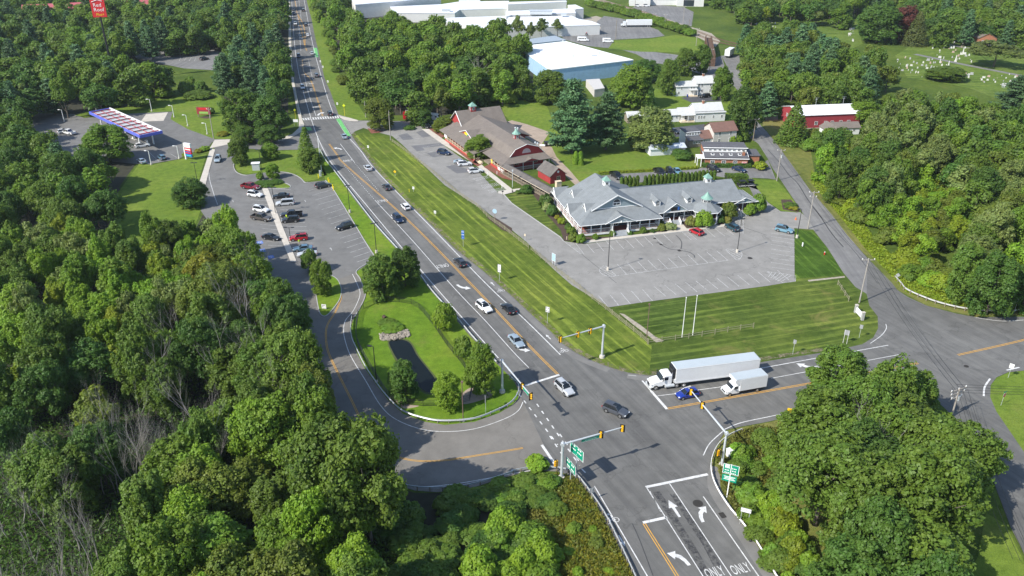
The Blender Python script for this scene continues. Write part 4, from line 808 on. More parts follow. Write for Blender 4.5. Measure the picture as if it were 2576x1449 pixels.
 for k in range(12):
  a,b = PI*k/12, PI*(k+1)/12; r0,r1 = 2.0,2.22
  for y in (-.85,-.6): ar.add([(10.3+r0*math.cos(a),y,2.6+1.5*math.sin(a)),(10.3+r1*math.cos(a),y,2.6+1.7*math.sin(a)),(10.3+r1*math.cos(b),y,2.6+1.7*math.sin(b)),(10.3+r0*math.cos(b),y,2.6+1.5*math.sin(b))],[(0,1,2,3),(3,2,1,0)],WHITE)
 for s in (-1,1): ar.bx(10.3+s*2.12-.12,10.3+s*2.12+.12,-.85,-.6,.2,2.65,WHITE)
 ar.build('entry_arch', None, rt)
 for nm,x0,x1,y0 in (('steps',8.3,12.3,-.1),('steps',25.4,28.0,2.9),('steps',46.2,48.2,4.4)):
  st = MB()
  for k in range(5): st.bx(x0,x1,y0-1.7+.34*k,y0-1.36+.34*k,0,.18*(k+1),M('grey_tread',(.33,.35,.37),.8) if 'grey_tread' not in bpy.data.materials else bpy.data.materials['grey_tread'])
  for s in (x0-.06,x1+.06): st.bx(s-.06,s+.06,y0-1.75,y0,0,1.05,WHITE) if nm == 'x' else st.add([(s-.05,y0-1.75,0),(s+.05,y0-1.75,0),(s+.05,y0,0),(s-.05,y0,0),(s-.05,y0-1.75,1.0),(s+.05,y0-1.75,1.0),(s+.05,y0,1.9),(s-.05,y0,1.9)],[(0,3,2,1),(4,5,6,7),(0,1,5,4),(1,2,6,5),(2,3,7,6),(3,0,4,7)],WHITE)
  st.build(nm, None, rt)
 b = MB(); b.box((10.3,-.7,4.05),(.5,.2,.5),WHITE); b.tube((10.3,-1.2,3.6),(10.3,-1.2,3.95),.22,.12,8,WHITE); b.build('wall_lamp', None, rt)
 b = MB(); b.box((26.5,2.1,4.35),(2.5,.08,1.0),BLACK); b.box((27.3,2.04,4.45),(.5,.04,.9),SIGN_BL); b.build('gable_sign', None, rt)
 for x in (5.0,7.0,14.2,16.6): window(rt,(x,2.86,2.35),1.3,1.5,-90)
 window(rt,(10.3,2.86,2.0),1.6,2.1,-90)
 for y in (5.5,9.0,12.5,16.0,19.5): window(rt,(2.86,y,2.35),1.5,1.6,180,REDW)
 for x in (23.2,25.0,30.0,32.0,37.0,40.0): window(rt,(x,4.96,2.4),1.2,1.5,-90)
 window(rt,(28.0,4.96,2.0),1.0,2.1,-90); window(rt,(47,12.5,2.2),1.2,1.5,0) if False else None
 for y in (8.,15.): window(rt,(46.34,y,2.4),1.2,1.4,0)
 b = MB(); b.bx(16.5,20.5,24.0,27.5,0,2.3,CLAP_G); b.slab([(16.2,24,2.9),(20.8,24,2.9),(20.8,27.9,2.3),(16.2,27.9,2.3)],.12,SH_GREY); b.build('rear_annex', None, rt)
grey_restaurant()
# ---------------------------------------------------------------- red barn restaurant
def red_restaurant():
 rt = thing('barn_restaurant', 'red barn style restaurant with brown shingle roofs, cream porch rails and two green cupolas', 'restaurant', (-23.02,272.79,0), R(-64.4))
 w = MB(); gwall(w,-9.8,2.4,6.2,22.0,0,3.9,8.5,'y',CLAP_R); w.bx(2.4,17.4,3.0,22,0,3.4,CLAP_R); w.bx(17.4,30.5,7.2,18.0,0,4.0,CLAP_R); w.bx(30.5,37.7,6.6,18.4,0,4.2,CLAP_R); w.build('wall', None, rt)
 g = MB(); g.add([(17.4,2.4,3.2),(17.4,24.0,3.2),(17.4,13.4,6.9)],[(0,1,2),(2,1,0)],CLAP_R); g.build('gable_wall', None, rt); g = MB()
 gm = [(6.5,4.2),(8.4,6.3),(12.4,7.55),(16.4,6.3),(18.5,4.2)]
 g.add([(37.75,y,z) for y,z in gm],[(0,1,2,3,4)],CLAP_R); g.build('gable_wall', None, rt)
 r = MB(); gable(r,-9.8,2.4,6.2,22.0,3.9,8.6,'y',.6,.16)
 r.slab([(-3.8,-.6,2.75),(17.7,-.6,2.75),(17.7,13.4,7.05),(-3.8,13.4,7.05)],.15); r.slab([(-3.8,13.4,7.05),(17.7,13.4,7.05),(17.7,24.6,3.2),(-3.8,24.6,3.2)],.15)
 r.slab([(17.7,-.6,2.75),(26.3,-.6,2.75),(26.3,7.5,4.3),(17.7,7.5,4.3)],.14)
 for (ya,za),(yb,zb) in zip(gm[:-1],gm[1:]):
  ea = (6.1,3.75) if ya == 6.5 else (ya,za+.1); eb = (18.9,3.75) if yb == 18.5 else (yb,zb+.1)
  r.slab([(17.5,ea[0],ea[1]),(38.2,ea[0],ea[1]),(38.2,eb[0],eb[1]),(17.5,eb[0],eb[1])],.14)
 r.slab([(26.3,2.5,2.95),(40.9,2.5,2.95),(37.9,6.5,4.15),(26.3,6.5,4.15)],.13); r.slab([(40.9,2.5,2.95),(40.9,19.6,2.95),(37.9,18.6,4.15),(37.9,6.5,4.15)],.13)
 # little front gable with logo, porch gable
 r.slab([(4.9,3.4,3.9),(10.6,3.4,5.75),(10.6,9.4,5.75),(4.9,3.6,3.9)],.12); r.slab([(10.6,3.4,5.75),(16.4,3.4,3.9),(16.4,3.6,3.9),(10.6,9.4,5.75)],.12)
 r.slab([(41.1,10.1,3.1),(41.1,12.6,3.9),(38.6,12.6,3.9)],.1); r.slab([(41.1,12.6,3.9),(41.1,15.1,3.1),(38.6,12.6,3.9)],.1)
 r.slab([(-13.5,3.2,2.7),(-3.9,3.2,2.7),(-3.9,7.0,4.1),(-13.5,7.0,4.1)],.12)
 r.build('roof', SH_TAUPE, rt)
 f = MB(); f.add([(5.3,3.75,3.95),(15.9,3.75,3.95),(10.6,3.75,5.65)],[(0,1,2)],REDW); f.build('gable_wall', None, rt); f = MB(); f.add([(41.0,10.3,3.1),(41.0,14.9,3.1),(41.0,12.6,3.8)],[(0,1,2)],CLAP_R); f.build('gable_wall', None, rt); f = MB()
 for s in (-1,1): f.tube((10.6,3.38,5.78),(10.6+s*5.7,3.38,3.92),.11,.11,4,WHITE)
 f.build('gable_trim', None, rt); f = MB()
 for s in (-1,1): f.tube((-3.7,5.58,8.62),(-3.7+s*6.7,5.58,3.5),.13,.13,4,WHITE)
 f.build('gable_trim', None, rt); f = MB()
 for a,b in zip(gm[:-1],gm[1:]): f.tube((38.22,a[0],a[1]+.06),(38.22,b[0],b[1]+.06),.09,.09,4,WHITE)
 f.build('gable_trim', None, rt)
 lg = MB(); lg.box((10.2,3.68,4.5),(2.6,.06,.8),BOLY); lg.box((11.6,3.66,4.35),(1.2,.06,.4),SIGN_G); lg.build('painted_logo', None, rt)
 # fanlight
 fl = MB(); fl.add([(37.8,12.4+1.5*math.cos(PI*k/10),4.75+1.45*math.sin(PI*k/10)) for k in range(11)],[tuple(range(11))],M('pale_pink_board',(.55,.42,.40),.7)); fl.build('fanlight', None, rt)
 cupola(rt,(-3.7,12.0,8.3),1.9,1.5,1.3,CLAP_R); cupola(rt,(30.5,12.4,7.4),1.6,1.5,1.3,CLAP_R,curve=True)
 # front porch
 p = MB(); p.bx(.0,25.4,0,3.2,.35,.5,PORCHF); p.bx(30.9,40.4,3.3,6.5,.35,.5,PORCHF); p.bx(37.8,40.4,6.5,19,.35,.5,PORCHF); p.bx(0,25.4,-.05,.05,0,.55,REDW); p.bx(30.9,40.4,3.2,3.3,0,.8,REDW); p.bx(36.5,40.5,3.16,3.2,.4,1.3,WHITE); p.build('porch_floor', None, rt)
 for a,b,mm_ in (((0,.1),(25.3,.1),CREAM),((30.9,3.35),(36.4,3.35),CREAM),((40.3,6.5),(40.3,19),GALV)): rl = MB(); railing(rl,a,b,.5,.9,mm_,.37); rl.build('railing', None, rt)
 for k in range(12):
  q = MB(); x = .1+25.2*k/11; q.bx(x-.09,x+.09,.0,.18,.5,2.8,CREAM); q.build('porch_post', None, rt)
 for x in (31.0,33.4,35.8,38.2,40.4): q = MB(); q.bx(x-.09,x+.09,3.3,3.48,.5,2.95,CREAM); q.build('porch_post', None, rt)
 for y in (6.5,10.,13.5,17.,19.): q = MB(); q.bx(40.3,40.45,y-.08,y+.08,0,2.95,GALV); q.build('porch_post', None, rt)
 d = MB(); d.bx(31.2,32.0,3.34,3.4,.5,2.8,BOLY); d.build('yellow_door', None, rt)
 for x in (5.,8.,11.,14.,): window(rt,(x,2.96,1.9),1.3,1.4,-90,CREAM)
 for y in (9.0,15.5): window(rt,(37.76,y,2.0),1.6,1.5,0,CREAM)
 b = MB(); b.bx(-.3,.0,.1,2.4,1.0,2.6,WHITE); b.bx(-.2,1.9,-.12,-.02,1.2,2.6,WHITE); b.build('white_screen', None, rt)
 b = MB(); b.box((38.3,17.0,6.1),(.1,.1,1.0),GALV); b.cone((38.9,17.3,6.6),.15,.25,16,WHITE,0,.95); b.build('satellite_dish', None, rt)
 for x,y in ((16.2,19.0),(16.9,19.6),(20.2,17.4),(33.6,17.6),(34.8,17.8)): b = MB(); b.tube((x,y,4),(x,y,6.2),.22,.22,8,GALV); b.cone((x,y,6.2),.34,.25,8,GALV,0,.2); b.build('roof_vent', None, rt)
 st = MB()
 for k in range(4): st.bx(26.6,29.0,.1+.35*k,.45+.35*k,0,.14*(k+1),CREAM)
 railing(st,(26.6,.1),(26.6,1.5),.5,.9,CREAM); railing(st,(29.0,.1),(29.0,1.5),.5,.9,CREAM); st.build('steps', None, rt)
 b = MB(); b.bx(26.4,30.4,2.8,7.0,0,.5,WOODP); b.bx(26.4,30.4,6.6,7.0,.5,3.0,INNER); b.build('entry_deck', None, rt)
red_restaurant()
def simple_house(name, label, cat, loc, rz, vols, wins=(), chims=(), extra=None):
 """vols: (x0,x1,y0,y1,ze,zr,axis,wall,roof[,pos]); wins: (x,y,z,w,h,face[,frame])"""
 rt = thing(name, label, cat, (*loc,0), rz)
 for v in vols:
  x0,x1,y0,y1,ze,zr,ax,wm,rm = v[:9]; pos = v[9] if len(v) > 9 else .5
  w = MB(); r = MB()
  if ax == 'flat': w.bx(x0,x1,y0,y1,0,ze,wm); r.bx(x0-.3,x1+.3,y0-.3,y1+.3,ze,ze+.2,rm)
  elif ax == 'mono': w.bx(x0,x1,y0,y1,0,ze-.1,wm); w.add([(x0,y0,ze-.1),(x0,y1,zr-.12),(x0,y1,ze-.1),(x1,y0,ze-.1),(x1,y1,zr-.12),(x1,y1,ze-.1),],[(0,1,2),(3,5,4),(1,4,5,2)],wm); r.slab([(x0-.3,y0-.4,ze-.05),(x1+.3,y0-.4,ze-.05),(x1+.3,y1+.2,zr),(x0-.3,y1+.2,zr)],.14,rm)
  else: gwall(w,x0,x1,y0,y1,0,ze,zr,ax,wm,pos); gable(r,x0,x1,y0,y1,ze+.05,zr+.06,ax,.35,.14,rm,pos)
  w.build('wall', None, rt); rf = r.build('roof', None, rt)
 for q in wins: window(rt,q[:3],q[3],q[4],q[5],q[6] if len(q) > 6 else None)
 for (x,y,z) in chims: c = MB(); c.bx(x-.35,x+.35,y-.35,y+.35,z-1.2,z+1.0,BRICK); c.bx(x-.42,x+.42,y-.42,y+.42,z+.85,z+1.0,CONC); c.build('chimney', None, rt)
 if extra: extra(rt)
 return rt
def barn_extra(rt):
 b = MB(); b.tube((2.6,-.02,3.45),(2.6,-.1,3.45),.34,.34,12,WHITE); b.build('round_vent', None, rt)
simple_house('small_barn','small red barn with grey shake roof and round white vent beside the covered walkway','barn',(11.34,228.82),R(28),[(0,5.2,0,7.4,2.6,4.7,'y',CLAP_R,SH_WOOD)],[(2.8,-.03,1.4,1.2,1.3,-90,CREAM)],extra=barn_extra)
# covered walkway
def walkway():
 a, b = GT(2,1,-30,228,2.9), GT(2,1,430,478,2.9); d = b-a; L = d.length; rz = math.atan2(d.y,d.x)
 rt = thing('covered_walkway','long covered wooden walkway with grey shingle roof joining the two restaurants','walkway',(a.x,a.y,0),rz)
 r = MB(); r.slab([(-3.5,-1.7,2.55),(L,-1.7,2.55),(L,0,3.35),(-3.5,0,3.35)],.1); r.slab([(-3.5,0,3.35),(L,0,3.35),(L,1.7,2.55),(-3.5,1.7,2.55)],.1); r.build('roof', SH_WOOD, rt)
 f = MB(); f.bx(-3,L,-1.4,1.4,.25,.4); f.build('deck', WOODP, rt)
 e = MB(); e.tube((-3.5,-1.72,2.5),(L,-1.72,2.5),.07,.07,4); e.build('fascia', CREAM, rt)
 n = 11
 for k in range(n+1):
  for s in (-1.35,1.35): p = MB(); x = -2.8+(L+2.4)*k/n; p.bx(x-.07,x+.07,s-.07,s+.07,0,2.6); p.build('post', WOODP, rt)
 for s in (-1.35,1.35): rl = MB(); railing(rl,(-2.8,s),(L-.4,s),.4,.9,WOODP,.4); rl.build('railing', None, rt)
walkway()
# brick clinic
def clinic_extra(rt):
 for x in (1.2,4.0,6.8,9.6): b = MB(); b.slab([(x,-.8,3.42),(x+1.0,-.8,3.42),(x+1.0,.2,3.68),(x,.2,3.68)],.2,WHITE); b.slab([(x+.12,-.7,3.46),(x+.88,-.7,3.46),(x+.88,.1,3.67),(x+.12,.1,3.67)],.03,WGLASS); b.build('skylight', None, rt)
 t = MB()
 for a,b in (((-1.1,-2.65,2.72),(12.7,-2.65,2.72)),((-1.2,.95,5.1),(12.8,.95,5.1)),((-1.1,-2.65,2.72),(-1.1,1.3,3.72)),((12.7,-2.65,2.72),(12.7,1.3,3.72))): t.tube(a,b,.13,.13,4,WHITE)
 t.build('white_fascia', None, rt)
 c = MB(); c.bx(-.8,12.4,1.25,1.5,3.7,4.95,WHITE); c.build('clerestory', None, rt)
 b = MB(); b.bx(-3.3,-.8,-2.5,1.4,2.6,2.8,WHITE)
 for x,y in ((-3.2,-2.4),(-3.2,1.2),(-2.0,-2.4)): b.bx(x-.1,x+.1,y-.1,y+.1,0,2.6,WHITE)
 b.build('entry_porch', None, rt)
 s = MB(); s.bx(10.6,12.0,-2.62,-2.5,1.4,1.8,WHITE); s.bx(10.7,11.9,-2.66,-2.6,1.5,1.7,SIGN_R); s.build('wall_sign', None, rt)
simple_house('clinic_building','low brick building with white clerestory windows, skylights and a trimmed hedge in front','building',(61.29,247.1),R(-3.0),
  [(-.8,12.4,-2.2,7,2.9,2.95,'flat',BRICK,SH_DARK),(-.8,12.4,-2.3,1.3,2.85,3.8,'mono',BRICK,SH_DARK),(-.8,12.4,1.5,7.2,4.9,5.15,'mono',BRICK,SH_DARK),(12.4,16.8,1.6,8,2.5,2.7,'flat',BRICK,SH_DARK)],
  [(x,1.22,4.35,.95,.55,-90) for x in (1.1,2.6,4.1,5.6,7.1,8.6,10.1,11.4)]+[(x,-2.34,1.6,1.3,1.0,-90) for x in (1.5,5.0,8.5)]+[(-.82,-1.2,1.7,1.0,1.1,180)],[(11.3,-.4,3.6)],clinic_extra)
# houses on the side street
def h3x(rt):
 b = MB(); b.bx(-8.9,-3.9,2.2,2.5,3.3,4.6,WHITE); b.build('clerestory', None, rt)
 b = MB(); b.bx(-3.9,0,.0,1.0,0,.5,CREAM); b.build('stoop', None, rt)
 b = MB(); b.bx(8.5,9.9,1.0,3.2,0,2.6,WHITE); b.slab([(8.5,.8,2.9),(10.1,.8,2.9),(10.1,3.4,2.6),(8.5,3.4,2.9)],.1,SH_DARK); b.build('side_entry', None, rt)
simple_house('house','cream two storey house with brown shingle roof and low glazed wing, nearest the street','house',(67.7,266.6),R(15),
  [(0,8.5,0,7,4.9,7.0,'x',CLAP_T,SH_BROWN),(-3.9,0,.6,6.6,2.7,4.5,'x',WHITE,SH_BROWN),(-9,-3.9,0,2.4,2.5,3.3,'mono',WOODP,SH_DARK),(-9,-3.9,2.5,7.2,4.55,4.9,'mono',WHITE,SH_DARK)],
  [(2.2,-.03,3.9,.9,1.3,-90),(6.3,-.03,3.9,.9,1.3,-90),(2.2,-.03,1.6,.9,1.3,-90),(6.3,-.03,1.6,.9,1.3,-90),(-.03,2.5,5.2,.7,1.0,180),(-.03,4.6,3.9,.8,1.2,180)]+[(x,.57,1.5,.7,1.3,-90) for x in (-1.2,-2.0,-2.8)]+[(x,-.03,1.6,.8,.9,-90) for x in (-5.2,-6.1,-7.0)]+[(x,2.16,3.95,.8,.95,-90) for x in (-4.6,-5.6,-6.6,-7.6,-8.4)],[],h3x)
def h2x(rt):
 b = MB(); b.slab([(3.0,-2.2,2.7),(8.4,-2.2,2.7),(8.4,-.2,3.0),(3.0,-.2,3.0)],.1,SH_PALE)
 for x in (3.2,5.7,8.2): b.bx(x-.08,x+.08,-2.1,-1.94,0,2.7,WHITE)
 b.bx(3.0,8.4,-2.2,-.2,0,.4,CREAM); b.build('front_porch', None, rt)
simple_house('house','long low white house with pale roof and front porch, middle of the three houses','house',(58.8,295.9),R(9.4),
  [(8.4,20,-2.0,5.2,3.2,3.25,'flat',CLAP_W,SH_PALE),(8.6,19.4,-.6,5.4,3.9,6.0,'x',CLAP_W,SH_PALE),(3.0,8.4,-.2,4.6,2.9,4.6,'x',CLAP_W,SH_PALE),(-2.2,3.0,-.4,4.2,2.8,4.2,'x',CLAP_W,SH_PALE),(-16.5,-2.2,.4,5.0,2.4,3.8,'x',WOODP,SH_PALE)],
  [(x,-2.03,1.8,.7,1.2,-90) for x in (9.8,10.8,11.8)]+[(15.4,-2.03,1.8,.7,1.1,-90),(18.6,-2.03,1.8,.8,1.1,-90),(-1.2,-.43,1.5,.9,1.6,-90),(.0,-.43,1.5,.9,1.6,-90),(1.8,-.43,1.7,.8,1.0,-90),(5.5,-.23,1.6,1.0,1.8,-90)]+[(x,-.63,3.6,.8,.4,-90) for x in (10.5,13.5,16.5)],[(12.6,2.2,5.9)],h2x)
def h1x(rt):
 b = MB(); b.slab([(-4.5,-3.8,2.7),(-1.0,-3.8,2.7),(-1.0,-1.2,3.1),(-4.5,-1.2,3.1)],.1,SH_PALE)
 for x in (-4.4,-2.7,-1.1): b.bx(x-.08,x+.08,-3.7,-3.54,0,2.7,WHITE)
 b.bx(-4.5,-1.0,-3.8,-1.2,0,.4,CREAM); b.build('front_porch', None, rt)
simple_house('house','white two storey farmhouse with brick chimney and side wing, farthest of the three houses','house',(76.6,337),R(8),
  [(-1.0,6.2,-1.2,4.8,5.0,7.2,'x',CLAP_W,SH_PALE),(-9.8,-1.0,-2.0,3.2,4.1,5.6,'x',CLAP_W,SH_PALE)],
  [(.2,-1.23,4.0,.8,1.3,-90),(1.4,-1.23,4.0,.8,1.3,-90),(5.0,-1.23,4.0,.7,1.1,-90),(.4,-1.23,1.7,.8,1.3,-90),(1.6,-1.23,1.7,.8,1.3,-90),(5.0,-1.23,1.7,.7,1.2,-90),(-7.5,-2.03,3.2,.7,1.1,-90),(-8.6,-2.03,1.4,.8,1.2,-90),(-2.3,-2.03,3.3,.7,.9,-90),(-3.3,-2.03,3.3,.7,.9,-90)],[(2.6,1.8,7.1)],h1x)
simple_house('garage_shed','long low white shed with a plain sloping white roof under the big tree','shed',(44.5,257.7),R(11.3),[(0,12,-2.3,2.5,2.3,3.0,'x',CLAP_W,M('white_metal_roof',(.55,.60,.66),.5,.1,var=.1))],[(5.5,-2.34,1.5,.6,.7,-90)])
def rbx(rt):
 for x,y in ((5.4,6.5),(16.0,6.5)): b = MB(); b.tube((x,y,6.5),(x,y,9.4),.05,.04,6); b.box((x,y,9.3),(1.6,.05,.05)); b.box((x,y,8.7),(1.0,.05,.05)); b.build('aerial', GALV, rt)
 b = MB(); b.bx(-4,20,-.06,0,0,.25,CONC); b.build('foundation', None, rt)
simple_house('long_barn','long dark red barn with a bright white metal roof','barn',(106,286.8),R(8.2),[(-4,20,0,13,5.0,6.7,'x',VERT_R,M('white_sheet_roof',(.78,.79,.80),.45,.0,var=.05))],
  [(x,-.03,1.9,1.2,1.3,-90) for x in (3.2,6.8,9.3,12.6,15.6)]+[(-4.03,4.5,3.0,1.2,1.2,180),(-4.03,8.5,3.0,1.2,1.2,180)],[],rbx)
simple_house('cottage','grey roofed white cottage with a low wing in front of the long red barn','house',GT(3,0,600,1400).xy,R(6),[(.5,5.5,-1,8,2.5,4.0,'y',CLAP_W,SH_TAUPE),(4,13.5,4.5,9.5,2.6,3.9,'x',CLAP_W,SH_TAUPE)],[(2,-1.03,1.4,.9,.9,-90),(9,4.47,1.5,.9,.9,-90),(11.5,4.47,1.5,.9,.9,-90)])
simple_house('tool_shed','tiny open shed with grey roof right of the cottage','shed',GT(3,0,1000,1330).xy,R(0),[(0,3.4,0,3,2.0,3.0,'y',WOODP,SH_PALE)],[])
# blue warehouse and the white works
BLUEW = rows('blue_sheet_wall', (.36,.55,.74), .6, 0, .25, .10, dirt=.35)
BLUER = rows('blue_grey_roof', (.30,.36,.42), .7, 0, .15, .06)
WHROOF = M('white_membrane', (.86,.87,.86), .6, var=.03, sc=.2)
WHMET = rows('white_sheet_metal', (.62,.62,.60), .9, 0, .12, .05)
WROOF = M('pale_metal_roof', (.74,.76,.79), .5, var=.04, sc=.15)
def block(name, label, pts, z, wm, rm, cat='building', zin=None, group=None, parapet=.0, extra=None):
 P = [G(*p, z) for p in pts]; c = sum(P, Vector())/len(P)
 area = sum(P[i].x*P[(i+1)%len(P)].y-P[(i+1)%len(P)].x*P[i].y for i in range(len(P)))
 if area < 0: P = P[::-1]
 rt = thing(name, label, cat, (c.x,c.y,0), 0, group); Q = [(p.x-c.x,p.y-c.y) for p in P]
 w = MB(); w.prism(Q, 0, z-.05, wm); w.build('wall', None, rt)
 r = MB(); r.prism([(x*1.008,y*1.008) for x,y in Q], z-.35, z, rm); r.build('roof', None, rt)
 if extra: extra(rt, c, z)
 return rt
def vents(lst, m=None):
 def f(rt, c, z):
  for (u,v,sx,sy,h) in lst: p = G(u,v,z); b = MB(); b.box((p.x-c.x,p.y-c.y,z+h/2),(sx,sy,h),m or GALV); b.box((p.x-c.x,p.y-c.y,z+h+.04),(sx*1.1,sy*1.1,.08),m or GALV); b.build('roof_unit', None, rt)
 return f
t2 = lambda X, Y: T(2,0,X,Y); t1 = lambda X, Y: T(1,0,X,Y)
block('warehouse','big warehouse with pale blue sheet walls and a flat white roof',[t2(380,700),t2(1218,600),t2(540,414),t2(60,468),t2(215,585)],6.8,BLUEW,WHROOF,extra=vents([(t2(x,y)[0],t2(x,y)[1],s,s,h) for x,y,s,h in ((615,575,.9,.7),(750,565,.6,.6),(880,543,.7,.8),(512,425,.6,1.0),(385,460,.6,.8),(825,563,2.4,.25))]))
block('warehouse_annex','long low annex with blue grey ribbed roof behind the blue warehouse',[t2(-60,420),t2(75,452),t2(545,402),t2(430,358)],4.6,BLUEW,BLUER)
block('bunker_building','small building with a light grey slab roof in front of the blue warehouse',[t2(745,800),t2(880,792),t2(932,885),t2(830,900)],3.2,CLAP_T,M('light_slab_roof',(.52,.50,.48),.8,var=.06))
block('factory_hall','factory hall with white roof and a row of dark loading docks, farthest left',[t1(1000,45),t1(1480,6),t1(1860,-30),t1(1300,-60),t1(960,-15)],8.5,WHMET,WROOF,group=None,extra=None)
block('factory_hall','wide white roofed factory hall with a dark rooftop unit, right of the docks',[t1(1352,66),t1(1870,42),t1(2050,15),t1(2540,8),t1(2530,82),t1(2050,96),t1(2000,130),t1(1400,128)],5.6,WHMET,WROOF,extra=vents([(t1(1915,128)[0],t1(1915,128)[1]-2,5,3,1.4),(t1(2150,10)[0],t1(2150,10)[1],14,4,1.8)]))
block('factory_hall','low white factory wing half hidden behind the treetops',[t1(1740,190),t1(2020,176),t1(2520,160),t1(2560,250),t1(2440,300),t1(2360,300),t1(1900,215)],5.0,WHMET,WROOF)
block('factory_hall','narrow factory hall with panelled grey wall under a white roof edge',[t2(-40,42),t2(550,14),t2(540,4),t2(-60,20)],8.6,WHMET,WROOF)
block('factory_hall','stepped white factory roof with a grey rooftop unit',[t2(-60,165),t2(0,150),t2(640,128),t2(620,84),t2(-60,112)],6.4,WHMET,WROOF,extra=vents([(t2(290,140)[0],t2(290,140)[1],13,5,2.0),(t2(520,155)[0],t2(520,155)[1],3,3,1.0)]))
block('factory_hall','white factory hall with tall open doors beside the yard',[t2(-40,290),t2(300,272),t2(470,262),t2(886,246),t2(800,212),t2(670,190),t2(600,158),t2(-40,172)],5.6,WHMET,WROOF)
block('factory_hall','small grey end hall of the factory with a white roof',[t2(560,50),t2(640,90),t2(722,84),t2(640,46)],6.5,WHMET,WROOF)
def door_on(label, X, Y, w, h, zc=None, mat=INNER):
 p = G(*t2(X, Y)); b = MB(); b.box((p.x,p.y,h/2),(w,.3,h),mat); return b
pp = G(*t2(640,355)); b = thing('porch_annex','white box shaped porch with a dark open doorway on the factory front','annex',(pp.x,pp.y,0),R(-2))
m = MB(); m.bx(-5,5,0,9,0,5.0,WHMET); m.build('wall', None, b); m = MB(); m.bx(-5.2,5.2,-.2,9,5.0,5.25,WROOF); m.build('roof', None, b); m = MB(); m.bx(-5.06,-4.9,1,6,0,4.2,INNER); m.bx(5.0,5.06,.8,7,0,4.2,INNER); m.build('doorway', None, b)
for k, X in enumerate((1035,1088,1136,1185,1236,1288)):
 p = G(*t1(X,136)); b = MB(); b.box((p.x,p.y-1.0,2.3),(6.0,1.4,4.6),DARKM if X != 1088 else WHITE); b.box((p.x,p.y-1.8,2.2),(4.4,.3,3.8),WHITE if X != 1088 else WHMET)
 o = b.build('loading_dock', None, None, loc=(p.x,p.y,0)); tag(o, 'loading dock with dark shelter and white door on the far factory wall' if X != 1088 else 'white shelter loading dock, second from the left of the dock row', 'loading dock', 'loading docks')
# far depot buildings
simple_house('depot','pale grey depot with a dark open bay far up by the railway','building',G(*t2(1180,60)).xy,R(-6),[(0,14,0,14,5,6.5,'y',WHMET,SH_PALE),(14,32,6,16,4,5,'x',WHMET,SH_DARK),(32,50,2,14,5,7,'y',WHMET,SH_PALE)],[(40,1.97,2.2,7,4,-90,DARKM)])
# motel roof among the trees
simple_house('motel','motel with a hipped red roof showing between the treetops','motel',(-252,520),R(20),[(0,60,0,18,7,13,'x',CLAP_T,M('red_roof',(.42,.10,.12),.6,var=.1)),(-40,0,-14,6,7,12,'x',CLAP_T,bpy.data.materials['red_roof'])],[])
simple_house('chapel','little brick chapel with white doors at the far edge of the cemetery','building',GT(3,0,2100,470).xy,R(-8),[(0,9,0,8,4.5,7,'y',BRICK,SH_TAUPE)],[(2.6,-.03,2,1.6,2.6,-90),(6.4,-.03,2,1.6,2.6,-90)])
# gas station canopy
def canopy():
 a, b, c = G(223.8,282.5,5.2), G(351,342.5,5.2), G(278.8,272.5,5.2); L = (b-a).length; W = abs((c-a).cross((b-a).normalized()).length); rz = math.atan2(b.y-a.y,b.x-a.x)
 rt = thing('fuel_canopy','long fuel station canopy with blue fascia, white parapet and red roof framing','canopy',(a.x,a.y,0),rz)
 r = MB(); r.bx(.25,L-.25,.25,W-.25,4.7,5.0,M('canopy_deck',(.42,.47,.49),.7,var=.12)); r.build('roof_deck', None, rt)
 f = MB(); f.bx(0,L,0,.25,4.5,5.45,M('blue_fascia',(.12,.15,.62),.5,var=.05)); f.bx(L-.25,L,.25,W,4.5,5.45,bpy.data.materials['blue_fascia']); f.bx(0,.25,.25,W,4.5,5.45,bpy.data.materials['blue_fascia']); f.bx(.25,L-.25,W-.25,W,4.5,5.45,WHITE); f.build('fascia', None, rt)
 q = MB(); q.bx(.25,L-.25,W-.6,W-.25,5.0,5.6,WHITE); q.build('parapet', None, rt)
 s = MB(); n = 9
 RF = M('red_steel',(.42,.05,.07),.6,var=.1)
 for k in range(n+1): x = 1.5+(L-3)*k/n; s.bx(x-.16,x+.16,.5,W-.7,5.2,5.5,RF if k%2 else M('dark_red_steel',(.16,.03,.04),.6) if 'dark_red_steel' not in bpy.data.materials else bpy.data.materials['dark_red_steel'])
 for y in (1.2,W/2,W-1.6): s.bx(1.2,L-1.2,y-.1,y+.1,5.05,5.2,RF)
 s.build('roof_framing', None, rt)
 for k in range(4):
  x = L*(k+.5)/4
  for y in (1.6,W-1.6): c = MB(); c.bx(x-.2,x+.2,y-.2,y+.2,0,4.7,WHITE); c.build('column', None, rt)
 for k in range(4):
  x = L*(k+.5)/4; p = thing('fuel_pump','white fuel pump on an island under the canopy','fuel pump',rt.location+Matrix.Rotation(rz,3,'Z')@Vector((x,W/2,0)),rz,'fuel pumps under the canopy')
  m = MB(); m.bx(-1.6,1.6,-.5,.5,0,.15,CONC); m.build('island', None, p); m = MB(); m.bx(-.5,.5,-.3,.3,.15,1.9,WHITE); m.bx(-.45,.45,-.31,.31,1.0,1.6,DARKM); m.build('dispenser', None, p)
canopy()
# ================================================================ STREET FURNITURE
MAINP = Vector((math.cos(STRIP_A), math.sin(STRIP_A), 0))
def pole(mb, h, r0, r1=None, m=None, n=10): mb.tube((0,0,0),(0,0,h),r0,r1 or r0*.7,n,m)
